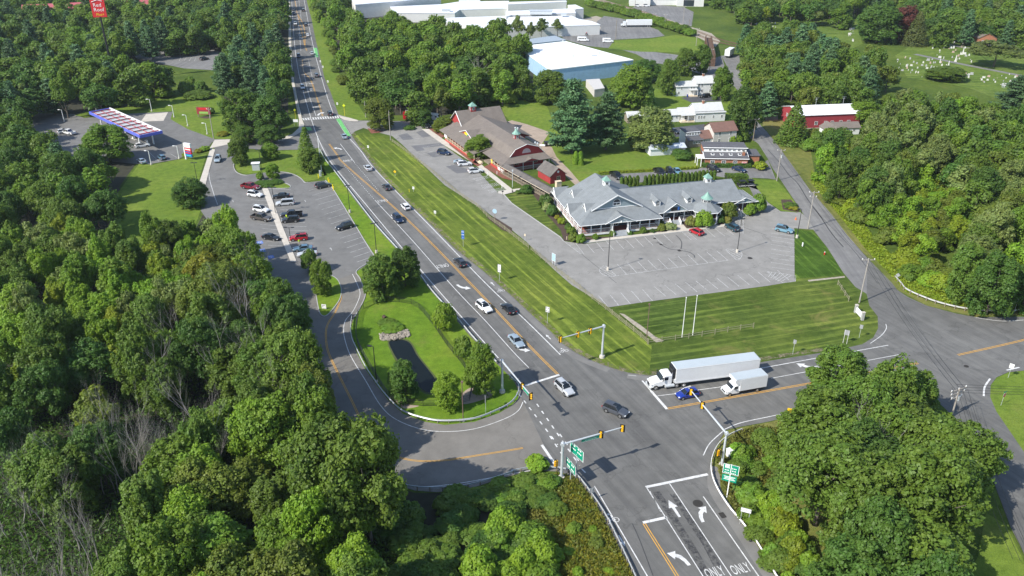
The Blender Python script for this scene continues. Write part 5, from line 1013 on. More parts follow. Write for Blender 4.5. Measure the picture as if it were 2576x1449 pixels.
# ---- traffic signals
def signal_head(par, c, face, yellow=True, n=3, back=True):
 """three lamp signal; face = world direction (deg) its lenses look to; the back is what we mostly see"""
 hd = MB(); H_ = .36*n
 for k in range(n): hd.box((0,0,(k-(n-1)/2)*.36),(.30,.34,.34),SIGY)
 for k in range(n):
  z = (k-(n-1)/2)*.36
  hd.tube((.15,0,z),(.42,0,z-.02),.15,.15,10,SIGY,False); hd.tube((.16,0,z),(.18,0,z),.13,.13,10,BLACK)
  hd.box((-.17,0,z),(.05,.22,.22),SIGY)
 o = hd.build('signal_head', None, par); o.location = c; o.rotation_euler = (0,0,R(face)-par.rotation_euler.z)
 b = MB()
 b.add([(.1,-.38,-H_/2-.16),(.1,.38,-H_/2-.16),(.1,.38,H_/2+.16),(.1,-.38,H_/2+.16),(.13,-.38,-H_/2-.16),(.13,.38,-H_/2-.16),(.13,.38,H_/2+.16),(.13,-.38,H_/2+.16)],[(3,2,1,0),(4,5,6,7),(0,1,5,4),(1,2,6,5),(2,3,7,6),(3,0,4,7)],BLACK if back else BLACK)
 b.build('backplate', None, o)
 for k,cc in enumerate(((.02,.35,.06),(.35,.2,.01),(.5,.02,.02))[:n]): pass
 return o
def signal(label, base, top, arm_end, heads, sidehead=None, sign=None, hh=None, ped=False):
 b = G(*base); H = HT(base, top); rt = thing('traffic_signal', label, 'traffic signal', b, 0, None)
 z = H-.35; e = G(*arm_end, z+.25)-b
 m = MB(); m.tube((0,0,.05),(0,0,H),.24,.17,14,GALV); m.cone((0,0,H),.18,.08,12,GALV); m.box((0,0,.12),(.6,.6,.08),GALV); m.build('mast', None, rt)
 m = MB(); d = Vector((e.x,e.y,e.z)); s = Vector((0,0,z)); dirn = (d-s).normalized()
 m.path([s-dirn*.3, s.lerp(d,.33), s.lerp(d,.66), d],[.17,.14,.11,.08],12,GALV); m.box(tuple(s),(.5,.5,.5),GALV); m.build('mast_arm', None, rt)
 m = MB(); m.cone((0,0,-.1),.55,.6,20,CONC,0,.48); m.build('footing', None, rt)
 for (t, face) in heads:
  p = s.lerp(d, t); signal_head(rt, (p.x,p.y,p.z-.25), face)
 if sidehead:
  for (dx,dy,zz,face) in sidehead: signal_head(rt,(dx,dy,zz),face)
 if sign:
  t, w_, h_, txt = sign; p = s.lerp(d, t); a = math.atan2(d.y,d.x)
  if math.cos(a) < 0: a += PI
  g = MB(); g.box((0,0,0),(w_,.05,h_),SIGN_G); o = g.build('street_name_sign', None, rt); o.location = (p.x,p.y,p.z-.42); o.rotation_euler = (0,0,a)
  if txt:
   vs, fs = text_faces(txt,h_*.62); x = MB(); x.add([(v.x,-.03,v.y) for v in vs],fs,WHITE); x.build('lettering', None, o)
  x = MB();
  for q in ((-w_/2,-h_/2,w_/2,-h_/2+.03),(-w_/2,h_/2-.03,w_/2,h_/2)): x.bx(q[0],q[2],-.028,-.026,q[1],q[3],WHITE)
  x.build('sign_border', None, o)
 return rt
mh = math.degrees(STRIP_A)
signal('signal mast on the mown corner, arm with three yellow heads pointing left',(1514.3,899),(1516.8,816.5),(1411,851),[(1.0,mh+180+20),(.60,mh+180+20),(.31,mh+180+20)])
signal('signal mast beside the pond lawn with its arm reaching down over the junction',(1263.5,986.5),(1261.5,904),(1336,995),[(.70,-50),(.98,-50)],sign=(.82,2.3,.5,None))
signal('signal mast by the right brush, long arm over the blue car',(1815.5,1173),(1826,1086),(1733,976),[(.93,60),(.62,60)],[(-.75,-.2,2.9,215)])
signal('signal mast at the bottom of the junction carrying the green street name sign',(1412.3,1204.5),(1416.8,1113),(1569,1074),[(.62,70),(.98,70)],[(-.8,.1,2.9,200)],sign=(.45,3.0,.55,'Sunderland Rd'))
# control cabinet
t = thing('signal_cabinet','white control cabinet in the brush behind the right signal mast','cabinet',GT(2,3,2190,260),R(25)); m = MB(); m.box((0,0,.9),(1.1,.8,1.6),WHITE); m.box((0,0,1.73),(1.2,.9,.08),WHITE); m.box((0,0,.05),(1.3,1.0,.1),CONC); m.build('cabinet_body',None,t); m = MB(); m.box((0,-.41,.9),(.9,.03,1.4),WHITE); m.build('door',None,t)
# ---- signs
def sign(name, label, base, w, h, ztop, face, mat, back=None, shape='rect', lines=(), tmat=None, posts=1, pw=.05, pm=None, group=None, border=None, cat='sign', size=None):
 """face: direction in degrees the printed side looks to"""
 b = G(*base) if not isinstance(base, Vector) else base
 rt = thing(name, label, cat, (b.x,b.y,0), R(face+90), group); pm = pm or GALV
 for k in range(posts):
  x = 0 if posts == 1 else (-w*.36 if k == 0 else w*.36); m = MB(); m.box((x,.04,ztop/2),(pw,pw,ztop),pm); m.build('post', None, rt)
 zc = ztop-h/2; m = MB()
 if shape == 'rect': pts = [(-w/2,-h/2),(w/2,-h/2),(w/2,h/2),(-w/2,h/2)]
 elif shape == 'diamond': pts = [(0,-h/2),(w/2,0),(0,h/2),(-w/2,0)]
 elif shape == 'oct': pts = [(w/2*math.cos(PI/8+k*PI/4)/math.cos(PI/8),h/2*math.sin(PI/8+k*PI/4)/math.cos(PI/8)) for k in range(8)]
 else: pts = [(w/2*math.cos(2*PI*k/24),h/2*math.sin(2*PI*k/24)) for k in range(24)]
 n = len(pts); F_y, B_y = -.03, .0
 m.add([(x,F_y,zc+z) for x,z in pts],[tuple(range(n))],mat); m.add([(x,B_y,zc+z) for x,z in pts],[tuple(reversed(range(n)))],back or SIGB)
 m.add([(x,F_y,zc+z) for x,z in pts]+[(x,B_y,zc+z) for x,z in pts],[(i,n+i,n+(i+1)%n,(i+1)%n) for i in range(n)],back or SIGB)
 pn = m.build('panel', None, rt)
 if border:
  x = MB(); k_ = .93
  x.add([(a*1,F_y-.004,zc+c) for a,c in pts]+[(a*k_,F_y-.004,zc+c*k_) for a,c in pts],[(i,(i+1)%n,n+(i+1)%n,n+i) for i in range(n)],border); x.build('border', None, pn)
 if lines:
  x = MB(); sz = size or h/(len(lines)*1.5)
  for i, ln in enumerate(lines):
   if not ln: continue
   if ln[0] == '~':      # lettering too small to read: light strokes only
    zz = zc + h/2 - (i+.5)*h/len(lines); tot = w*.74; x0 = -tot/2; n_ = 5+2*(i%2)
    for q in range(n_):
     if q == n_//2: continue
     x.add([(x0+tot*q/n_,F_y-.007,zz-sz*.28),(x0+tot*(q+.72)/n_,F_y-.007,zz-sz*.28),(x0+tot*(q+.72)/n_,F_y-.007,zz+sz*.28),(x0+tot*q/n_,F_y-.007,zz+sz*.28)],[(0,1,2,3)],tmat or BLACK)
    continue
   vs, fs = text_faces(ln, sz); wd = max(v.x for v in vs)-min(v.x for v in vs); k_ = min(1, w*.9/wd)
   zz = zc + h/2 - (i+.5)*h/len(lines); x.add([(v.x*k_,F_y-.007,zz+v.y*k_) for v in vs],fs,tmat or BLACK)
  x.build('lettering', None, pn)
 return rt
HEADN = mh+180
sign('guide_sign','large green guide sign, upper of the pair on one post by the bottom signal mast',T(2,3,640,470),3.4,1.9,6.2,212,SIGN_G,lines=('~','~','←'),tmat=WHITE,border=WHITE,pw=.12)
sign('guide_sign','green guide sign nearest the guardrail, lower of the pair by the bottom signal mast',T(2,3,585,500),3.0,1.7,3.9,205,SIGN_G,lines=('~','~'),tmat=WHITE,border=WHITE,pw=.12)
g = sign('guide_sign','tall green double guide sign with white route shield beside the right guardrail',T(2,3,2160,655),2.3,1.75,6.1,-112,SIGN_G,lines=('','~','~','~'),tmat=WHITE,border=WHITE,pw=.14,pm=WHITE)
m = MB(); m.box((-.55,-.05,5.75),(.62,.02,.5),WHITE); vs,fs = text_faces('116',.34); m.add([(v.x-.55,-.065,5.75+v.y) for v in vs],fs,BLACK); m.build('route_shield',None,g)
m = MB(); m.box((-.05,-.015,3.55),(2.1,.03,1.15),SIGN_G); [m.bx(-.85+.1*(k%2),.8-.2*(k%2),-.036,-.032,3.3+.24*k,3.42+.24*k,WHITE) for k in range(3)]; m.build('lower_panel',None,g)
sign('lane_sign','white lane use sign with black arrows on two thin posts at the right guardrail',T(2,3,2330,935),1.5,.75,3.1,-112,WHITE,lines=('←  ↑  →',),posts=2,border=BLACK)
sign('lane_sign','small white sign on a post at the left guardrail of the south road',T(2,3,800,690),.75,.9,2.4,NL*57.3,SIGB)
sign('route_sign','blue interstate route marker assembly beside the mown strip',T(1,1,2085,1035),.75,2.3,4.4,-112,SIGN_BL,lines=('~','~','↓'),tmat=WHITE)
sign('route_sign','white double route marker assembly beside the mown strip',T(1,1,2450,1380),.8,2.0,4.2,-112,WHITE,lines=('5','10'),border=BLACK)
sign('route_sign','black topped white marker sign at the roadside above the corner',T(2,2,355,358),.85,1.3,3.9,-112,WHITE,lines=('~','~'),border=BLACK)
sign('warning_sign','yellow diamond signal ahead sign facing the oncoming lanes',T(1,1,1400,325),1.05,1.05,2.0,-112,SIGN_YE,shape='diamond',border=BLACK,lines=('I',))
sign('warning_sign','yellow warning sign at the edge of the cross road near the brush',T(3,2,212,1290),.9,.9,1.6,-112,SIGN_YE,lines=('X',))
for (i,j,X,Y,l) in ((1,1,1130,60,'small white sign on the mown strip, topmost of the row'),(1,1,1585,480,'small white sign on the mown strip beside a yellow marker stake'),(1,1,1803,725,'small white square sign on the mown strip, lowest of the row')): sign('roadside_sign',l,T(i,j,X,Y),.65,.75,1.5,-112,WHITE,lines=('~',),posts=1)
m = MB(); m.box((0,0,.5),(.1,.1,1.0)); p = GT(1,1,1542,485); o = m.build('marker_stake',BOLY); o.location = p; tag(o,'thin yellow marker stake in the mown strip','stake')
for (X,Y,l) in ((650,640,'far'),(675,695,'middle'),(725,845,'near'),(820,1070,'bluish, closest to the crosswalk')): sign('roadside_sign','small white sign in the far verge right of the road, '+l,T(1,0,X,Y),.7,.8,1.5,-100,WHITE,lines=('~',))
sign('crossing_sign','lime pedestrian crossing sign right of the crosswalk',T(1,0,893,1165),1.3,1.3,4.6,-85,SIGN_YG,shape='diamond',border=BLACK,pm=BOLY,pw=.1)
sign('crossing_sign','lime pedestrian crossing sign on the sidewalk left of the crosswalk',T(1,0,400,1200),1.0,1.0,4.0,-70,SIGN_YG,shape='diamond',border=BLACK,pm=BOLY,pw=.1)
sign('street_board','wide white board sign in the grass left of the crosswalk',T(1,0,405,1270),1.9,1.1,2.6,-95,WHITE,posts=2,border=SIGN_G)
sign('ramp_sign','white one way arrow board on the small wooded island',T(1,2,687,220),1.0,1.0,1.3,-100,WHITE,lines=('↖',),size=1.1,posts=2)
sign('roadside_sign','thin sign seen edge on in the grass of the pond lawn',T(1,2,2310,1280),.5,1.6,4.0,-170,SIGB)
sign('lot_sign','round blue grey sign on a tall post in the mulch by the fence',T(1,1,2403,770),1.3,1.3,3.3,-115,M('pale_blue_sign',(.35,.50,.62),.5,var=.06),shape='round',pm=WOODP,pw=.12)
sign('lot_sign','white framed arched notice board with pale blue panel at the fence',T(2,1,418,1220),1.25,1.9,3.0,-140,bpy.data.materials['pale_blue_sign'],border=WHITE,posts=2,pw=.1,pm=WHITE)
sign('menu_sign','small pale sign post at the edge of the drive by the fence',T(2,1,130,975),.4,.6,1.9,-120,CREAM)
sign('roadside_sign','grey sign on the striped field by the trailer',T(3,2,248,668),.55,.85,3.2,60,SIGB)
sign('roadside_sign','wide grey sign on two white posts near the field corner',T(3,2,772,560),.95,1.1,3.0,60,SIGB,posts=2,pm=WHITE)
sign('roadside_sign','small round topped grey sign nearest the field corner',T(3,2,915,505),.6,.85,3.0,60,SIGB)
sign('street_sign','tiny green street sign in front of the dark trees at the right',T(3,2,2125,215),1.1,.28,1.9,-100,SIGN_G,lines=('~',),tmat=WHITE)
sign('roadside_sign','grey sign on a slanted post behind the right guardrail',T(3,2,2460,245),.8,1.0,3.2,60,SIGB,posts=2)
sign('warning_sign','grey backed diamond sign at the end of the right guardrail',T(3,1,1295,1380),1.0,1.0,2.0,60,SIGB,shape='diamond')
sign('roadside_sign','white square sign on the corner lawn at the far right',T(3,2,2415,905),.75,.95,3.0,-130,WHITE)
s_ = sign('stop_sign','red stop sign with a green street blade on the corner lawn',T(3,2,2345,1185),.8,.8,2.6,-60,SIGN_R,shape='oct',lines=('STOP',),tmat=WHITE,border=WHITE)
m = MB(); m.box((0,0,2.85),(.9,.03,.22),SIGN_G); m.build('street_blade',None,s_)
for (X,Y,l) in ((2482,520,'small black mail box post at the end of the walk'),): t = thing('mailbox',l,'mailbox',GT(1,1,X,Y),R(20)); m = MB(); m.box((0,0,.6),(.1,.1,1.2),WOODP); m.build('post',None,t); m = MB(); m.box((0,0,1.3),(.5,.25,.3),BLACK); m.build('box',None,t)
# stone monument sign
t = thing('monument_sign','low white stone monument sign on the field corner','monument sign',(G(*T(3,2,890,262))+G(*T(3,2,935,312)))/2,ang(T(3,2,890,262),T(3,2,935,312))); m = MB(); m.bx(-1.5,1.5,-.12,.12,.3,1.4,WHITE); m.build('slab',None,t)
for x in (-1.6,1.6): m = MB(); m.box((x,0,.9),(.5,.5,1.8),CONC_D); m.box((x,0,1.84),(.62,.62,.12),CONC); m.build('pier',None,t)
# tall pylon signs
t = thing('pylon_sign','tall leaning looking red motel sign on a dark pole above the treetops','pylon sign',(-207,435,0),R(8))
m = MB(); zt_ = HT((262,110),T(0,0,995,160)); m.tube((0,0,0),(0,0,27.5),.5,.4,12,DARKM); m.build('pole',None,t)
def place_pylon():
 # pole foot hidden by trees: stand it so that the sign board meets the survey points
 top = 31.0; p = G(*T(0,0,990,80), top); t.location = (p.x,p.y,0); t.rotation_euler = (0,0,R(10))
 m = MB(); m.box((0,0,top),(5.6,.6,7.4),SIGN_R); b = m.build('sign_board',None,t)
 x = MB()
 for txt,z,sz,mt,dx in (('Red',1.2,2.1,WHITE,-.2),('Roof',-.7,2.1,WHITE,.1),('Plus+',-2.65,1.5,BOLY,.3)): vs,fs = text_faces(txt,sz); x.add([(v.x+dx,-.34,top+z+v.y) for v in vs],fs,mt)
 x.tube((-2.2,-.36,top+2.5),(.2,-.36,top+3.3),.13,.13,6,WHITE); x.tube((.2,-.36,top+3.3),(2.0,-.36,top+2.7),.13,.13,6,WHITE); x.build('lettering',None,b)
place_pylon()
b0 = GT(0,1,1907,158); hp = HT(T(0,1,1907,158),(470,360)); t = thing('price_sign','white framed fuel price pylon with red and blue panels beside clipped shrubs','price sign',b0,R(-25))
m = MB(); m.bx(-1.5,-1.1,-.3,.3,0,hp,WHITE); m.bx(-1.5,1.5,-.3,.3,hp-1.4,hp,WHITE); m.build('frame',None,t); m = MB(); m.bx(-1.1,1.5,-.2,.2,hp-3.4,hp-1.5,SIGN_R); m.build('red_panel',None,t); m = MB(); m.bx(-1.1,1.5,-.2,.2,1.0,hp-3.5,SIGN_BL); m.build('blue_panel',None,t)
m = MB(); [m.bx(-.95,1.3,-.24,-.21,z_,z_+.35,q_) for z_,q_ in ((hp-2.2,WHITE),(hp-3.0,SIGN_BL),(1.3,M('price_teal',(.05,.45,.5),.5)))]; m.build('price_rows',None,t)
t = thing('diner_sign','red and green wooden sign standing in a round mulch bed on the lawn','sign',GT(0,0,2058,1175),R(-5)); m = MB(); m.bx(-2.6,2.6,-.15,.15,1.0,3.6,M('sign_maroon',(.28,.03,.04),.6)); m.build('board',None,t); m = MB(); m.bx(-1.7,1.7,-.18,-.15,2.7,3.4,SIGN_R); m.bx(-1.7,1.7,-.18,-.15,1.2,2.0,M('sign_lime',(.25,.45,.1),.6)); m.build('panel_text',None,t)
for x in (-2.3,2.3): m = MB(); m.box((x,0,1.9),(.25,.25,3.8),WOODP); m.build('post',None,t)
# ---- lamp posts
def lamp(label, base, top, heads=((1.2,0),), col=None, pedestal=.8, face=0, group=None, r=.09, head=(.75,.38,.14), name='lamp_post'):
 b = G(*base); H = HT(base, top); rt = thing(name, label, 'lamp post', b, R(face), group); col = col or DARKM
 m = MB(); pole(m, H, r, r*.75, col); m.build('pole',None,rt)
 if pedestal: m = MB(); m.cone((0,0,0),.33,pedestal,14,CONC,0,.30); m.build('footing',None,rt)
 for dx,dy in heads:
  m = MB(); L = math.hypot(dx,dy); a = math.atan2(dy,dx); m.tube((0,0,H-.05),(dx*.55,dy*.55,H+.02),.04,.04,6,col)
  m.box((dx*.75,dy*.75,H+.03),head,col,a); m.build('lamp_head',None,rt)
 return rt
lamp('tall dark lamp post on the left teardrop island of the empty lot',(1529.3,679.5),(1538.8,582),((-.9,.3),),face=14)
lamp('tall dark lamp post on the right teardrop island of the empty lot',(1854.3,634.5),(1865.5,552),((.9,.3),),face=14)
lamp('dark lamp post at the lot entrance beside the side street',T(3,1,290,945),T(3,1,342,655),((-.9,0),))
lamp('dark lamp post on the grass strip by the guardrail, upper one',T(1,1,945,690),T(1,1,918,420),((-.7,0),(.7,0)),face=mh+90)
lamp('dark lamp post on the grass strip by the guardrail, lower one beside round trees',T(1,1,1213,1100),T(1,1,1188,800),((-.7,0),(.7,0)),face=mh+90)
lamp('dark twin headed lamp post by the red pickup row, near the red estate car',T(1,1,350,980),T(1,1,333,840),((-1.2,0),(1.2,0)),pedestal=.3)
lamp('dark lamp post in the middle walkway of the commuter lot',T(1,1,197,700),T(1,1,158,440),((-1.0,0),(1.0,0)),pedestal=.3)
lamp('thin dark lamp post in the grass above the commuter lot',T(1,1,72,370),T(1,1,34,60),((-.8,0),),pedestal=.3)
lamp('black lamp post at the edge of the pond lawn beside the curved guardrail',T(1,2,1212,945),T(1,2,1182,590),((-.9,.2),),pedestal=.3)
lamp('rusty brown lamp post on the pond lawn near the bottom of the curve',T(1,2,2085,1340),T(1,2,2072,960),((.0,.4),),col=M('rusted_post',(.16,.10,.08),.8),pedestal=.25,head=(.35,.35,.3))
lamp('thin brown lamp post in the striped field by the fence corner',T(2,2,1355,505),T(2,2,1385,170),((.0,.2),),col=bpy.data.materials['rusted_post'],pedestal=0,head=(.35,.35,.2))
lamp('dark lamp post at the lawn edge beside the concrete sidewalk',T(0,1,1990,400),T(0,1,1950,190),((.7,0),(-.7,0)),pedestal=0)
for k,(a,b_,X) in enumerate([((648,1225),(622,1105),-1),((968,1110),(955,1040),-1),((1528,1120),(1508,1000),-1),((1752,1180),(1738,1062),-1),((1890,1268),(1876,1158),-1),((2087,1350),(2066,1240),-1)]):
 lamp(['white lamp post on the grass left of the fuel canopy','white lamp post behind the far end of the fuel canopy','white lamp post on the lawn behind the concrete slab','white lamp post at the kerb right of the concrete slab','white lamp post halfway along the curved kerb','white lamp post near the utility pole at the forecourt exit'][k],T(0,0,*a),T(0,0,*b_),((-1.4,.2),),col=WHITE,pedestal=.4,r=.12)
lamp('white lamp post between the two cars parked below the canopy',T(0,1,1522,210),T(0,1,1505,70),((-1.4,.2),),col=WHITE,pedestal=.4,r=.12); lamp('white lamp post next to the fuel price pylon',T(0,1,1803,150),T(0,1,1768,22),((-1.4,.2),),col=WHITE,pedestal=.4,r=.12)
for X,Y,x2,y2,l in ((1520,530,1508,455,'left'),(2062,500,2052,428,'right')): lamp('thin grey lamp post behind the motel lot, '+l+' one',T(0,0,X,Y),T(0,0,x2,y2),((.6,0),),pedestal=0,col=GALV)
for X,Y,x2,y2,l in ((1272,330,1265,1290-1100,''),): pass
# garden lamp at the walkway, flag poles
lamp('white globe garden lamp beside the covered walkway',T(2,1,5,435),T(2,1,0,270),((.01,0),),pedestal=0,col=GALV,head=(.4,.4,.45))
for a,b_,l in (((1710,500),(1748,178),'bare white flagpole on the striped field, left one'),((1817,480),(1863,158),'bare white flagpole on the striped field, right one')):
 b = G(*T(2,2,*a)); H = 9.0; rt = thing('flagpole',l,'flagpole',b,0,None); m = MB(); pole(m,H,.09,.05,WHITE); m.build('pole',None,rt); m = MB(); m.cone((0,0,H),.12,.2,8,WHITE); m.build('finial',None,rt)
# bollards
for k,(X,Y) in enumerate(((630,345),(730,380),(740,400),(775,450),(782,468))):
 m = MB(); m.tube((0,0,0),(0,0,1.25),.13,.13,10); m.cone((0,0,1.25),.13,.08,10); o = m.build('bollard',BOLY); o.location = GT(1,1,X,Y); tag(o,['lone yellow bollard beside the utility box','upper yellow bollard of the pair at the lot corner','lower yellow bollard of the pair at the lot corner','upper yellow bollard of the second pair by the grass','lower yellow bollard of the second pair by the grass'][k],'bollard')
t = thing('utility_box','grey electrical box at the foot of the white pole','cabinet',GT(1,1,650,325),STRIP_A); m = MB(); m.box((0,0,.9),(.7,.5,1.8),GALV); m.build('cabinet_body',None,t)
t = thing('bus_shelter','small pale kiosk box on the grass above the commuter lot','kiosk',GT(1,1,5,262),R(10)); m = MB(); m.box((0,0,1.1),(2.2,1.4,2.2),GALV); m.build('kiosk_body',None,t); m = MB(); m.box((0,0,2.27),(2.6,1.8,.14),WHITE); m.build('roof',None,t)
t = thing('tool_cupboard','beige wooden cupboard standing behind the small red barn','cupboard',GT(2,1,465,435),R(25)); m = MB(); m.box((0,0,.9),(1.6,1.1,1.8),CREAM); m.build('cupboard_body',None,t); m = MB(); m.box((0,0,1.85),(1.8,1.3,.1),CREAM); m.build('lid',None,t)
t = thing('dumpster','black dumpster with white label at the edge of the back lawn','dumpster',GT(2,1,360,20),R(15)); m = MB(); m.box((0,0,.8),(2.2,1.5,1.5),DARKM,taper=(1.1,1.1)); m.build('container',None,t); m = MB(); m.box((0,-.85,.9),(.6,.02,.5),WHITE); m.build('label_plate',None,t)
m = MB(); m.cone((0,0,.04),.22,.7,12,M('cone_orange',(.8,.15,.02),.6),0,.05); m.box((0,0,.02),(.5,.5,.04),bpy.data.materials['cone_orange']); o = m.build('traffic_cone'); o.location = GT(3,1,278,762); tag(o,'orange traffic cone in the lot entrance','traffic cone')
m = MB(); m.box((0,0,.5),(.12,.5,1.0)); o = m.build('survey_marker',WHITE); o.location = GT(3,1,345,1030); tag(o,'short white marker post on the striped grass strip','marker')
t = thing('fire_hydrant','small hydrant on the grass near the side street','hydrant',GT(3,1,567,1115),0); m = MB(); m.tube((0,0,0),(0,0,.7),.14,.12,10,SIGN_R); m.cone((0,0,.7),.15,.14,10,WHITE); m.tube((-.2,0,.5),(.2,0,.5),.06,.06,8,SIGN_R); m.build('hydrant_body',None,t)
for X,Y,l in ((2475,445,'white stake in the red mulch'),(2328,320,'white planter urn in the red mulch'),(2425,310,'white lantern post in the red mulch')): m = MB(); m.tube((0,0,0),(0,0,.9),.08,.06,8); m.cone((0,0,.9),.14,.2,8); o = m.build('garden_stake',WHITE); o.location = GT(1,1,X,Y); tag(o,l,'garden post')
m = MB(); m.box((0,0,.45),(.15,.15,.9)); o = m.build('garden_stake',CREAM); o.location = GT(2,1,550,965); tag(o,'pale post in the mulch at the grey restaurant corner','garden post')
m = MB(); m.box((0,0,.6),(.25,.2,1.2)); o = m.build('garden_stake',CREAM); o.location = GT(2,1,1852,830); tag(o,'beige post by the shrubs behind the red car','garden post')
# culvert mouth and riprap
t = thing('culvert_pipe','round dark drain pipe mouth in the basin lawn','pipe',GT(1,2,1300,310),R(-60)); m = MB(); m.tube((-.8,0,.1),(.3,0,.15),.42,.42,16,MULCH,False); m.build('pipe',None,t); m = MB(); m.tube((.2,0,.14),(.25,0,.14),.38,.38,16,BLACK); m.build('opening',None,t)
rr = random.Random(4); ROCK = M('riprap_stone',(.30,.265,.22),.9,var=.3,sc=1.2)
c0, c1 = GT(1,2,1250,505), GT(1,2,1540,460); m = MB()
for k in range(420):
 t_ = rr.random(); o_ = rr.uniform(-1,1)*(1.7-.9*abs(t_-.5)); d = (c1-c0).normalized(); n = Vector((-d.y,d.x,0)); p = c0.lerp(c1,t_)+n*o_
 s = rr.uniform(.14,.34); q = [Vector((rr.uniform(-1,1),rr.uniform(-1,1),rr.uniform(-.8,.8))).normalized()*s*rr.uniform(.7,1.2) for _ in range(9)]
 bm = bmesh.new(); [bm.verts.new(v) for v in q]; bmesh.ops.convex_hull(bm, input=bm.verts[:]); bm.verts.ensure_lookup_table(); bm.verts.index_update()
 m.add([(v.co.x+p.x,v.co.y+p.y,v.co.z+.06+rr.uniform(0,.15)) for v in bm.verts],[tuple(v.index for v in f.verts) for f in bm.faces],ROCK); bm.free()
o = m.build('riprap', None, None, loc=(c0.x,c0.y,0)); tag(o,'heap of pale riprap stones at the head of the pond','stones',kind='stuff')
# ---- utility poles and wires
def upole(label, base, top, arms=((.0,2.4),), col=None, face=0, r=.16, xf=False):
 b = G(*base); H = HT(base, top); rt = thing('utility_pole',label,'utility pole',b,R(face)); m = MB(); pole(m,H,r,r*.65,col or WOODU); m.build('pole',None,rt)
 for dz,w_ in arms:
  m = MB(); m.box((0,.12,H-.4-dz),(w_,.12,.14),WOODU); m.build('crossarm',None,rt)
  for x in (-w_*.45,0,w_*.45): m = MB(); m.tube((x,.12,H-.33-dz),(x,.12,H-.05-dz),.07,.09,8,WHITE); m.build('insulator',None,rt)
 if xf: m = MB(); m.tube((.35,0,H-2.6),(.35,0,H-1.7),.25,.25,10,GALV); m.build('transformer',None,rt)
 return rt, Vector((b.x,b.y,H-.1-.0))
U1 = upole('big utility pole with crossed arms above the lower right street',(2393,1049),(2420,976),((.0,3.8),(.7,3.4),(1.6,2.6)),face=25,xf=True)
U2 = upole('brown utility pole at the mouth of the side street with one crossarm',(2161.5,761.5),(2183,650),((0,2.8),),face=0)
U3 = upole('pale utility pole with double crossarms beside the lot entrance',(2032,575.7),(2048,481),((0,2.6),(1.2,1.8)),face=0)
U4 = upole('pale utility pole beside the back drive on the side street',T(3,1,88,372),T(3,1,175,55),((0,2.4),),face=0,xf=True)
U5 = upole('dark utility pole in the shade further up the side street',T(2,0,2425,1415),T(2,0,2455,1190),((0,2.4),),face=0,col=WOODP)
U6 = upole('grey utility pole in front of the white farmhouse',T(2,0,1985,735),T(2,0,2000,490),((0,2.0),),face=0)
UL = upole('tall white pole at the head of the long guardrail',T(1,1,660,280),T(1,0,625,1370),(),col=WHITE,r=.13)
for X,Y,x2,y2,l,c in ((1720,250,1742,60,'tall pale pole right of the rail line',None),(1535,280,1545,145,'pole left of the rail line nearest the hedge',None),(1428,225,1436,135,'pole with white lamp heads beside the rail line',None),(1852,462,1880,282,'pale pole beside the rusty bridge',None),(1776,320,1784,190,'thin dark pole by the rail bed',WOODP),(1043,392,1047,200,'dark pole in the factory yard',WOODP),(1322,190,1330,100,'thin pole by the far hedge',None),(1237,80,1240,0,'thin pole beside the far depot',WOODP),(942,65,945,0,'farthest pole by the rail line',WOODP)):
 upole(l,T(2,0,X,Y),T(2,0,x2,y2),((0,2.0),) if c is None else (),col=c)
upole('wooden utility pole at the fuel station exit with a small crossarm',T(0,0,2150,1396),T(0,0,2105,1088),((0,1.6),)); upole('pale utility pole in front of the bushy trees by the red restaurant drive',T(1,0,1355,1410),T(1,0,1347,1115),())
upole('thin white pole among the trees behind the far verge',T(1,0,1105,1180),T(1,0,1085,1020),())
def wires(a, b, n=3, sp=.9, sag=1.0, label='overhead wires between two utility poles'):
 d = (b-a); s = Vector((-d.y,d.x,0)).normalized(); m = MB()
 for k in range(n):
  o_ = s*((k-(n-1)/2)*sp); pts = [a.lerp(b,t/10)+o_-Vector((0,0,sag*4*(t/10)*(1-t/10))) for t in range(11)]; m.path(pts,[.028]*11,4)
 o = m.build('overhead_wires', BLACK, None, loc=tuple(a)); tag(o,label,'wires')
for a,b,l in ((U1,U2,'overhead wires crossing the big side street mouth'),(U2,U3,'overhead wires beside the empty lot entrance'),(U3,U4,'overhead wires along the side street by the grey restaurant'),(U4,U5,'overhead wires along the shaded part of the side street')): wires(a[1],b[1],label=l)
wires(U1[1], Vector((150,110,9)), 4, .8, 1.2, 'overhead wires running off over the corner lawn'); wires(U1[1], GT(3,3,2576,1300,9.0), 4, .8, 1.0, 'overhead wires following the lower right street')
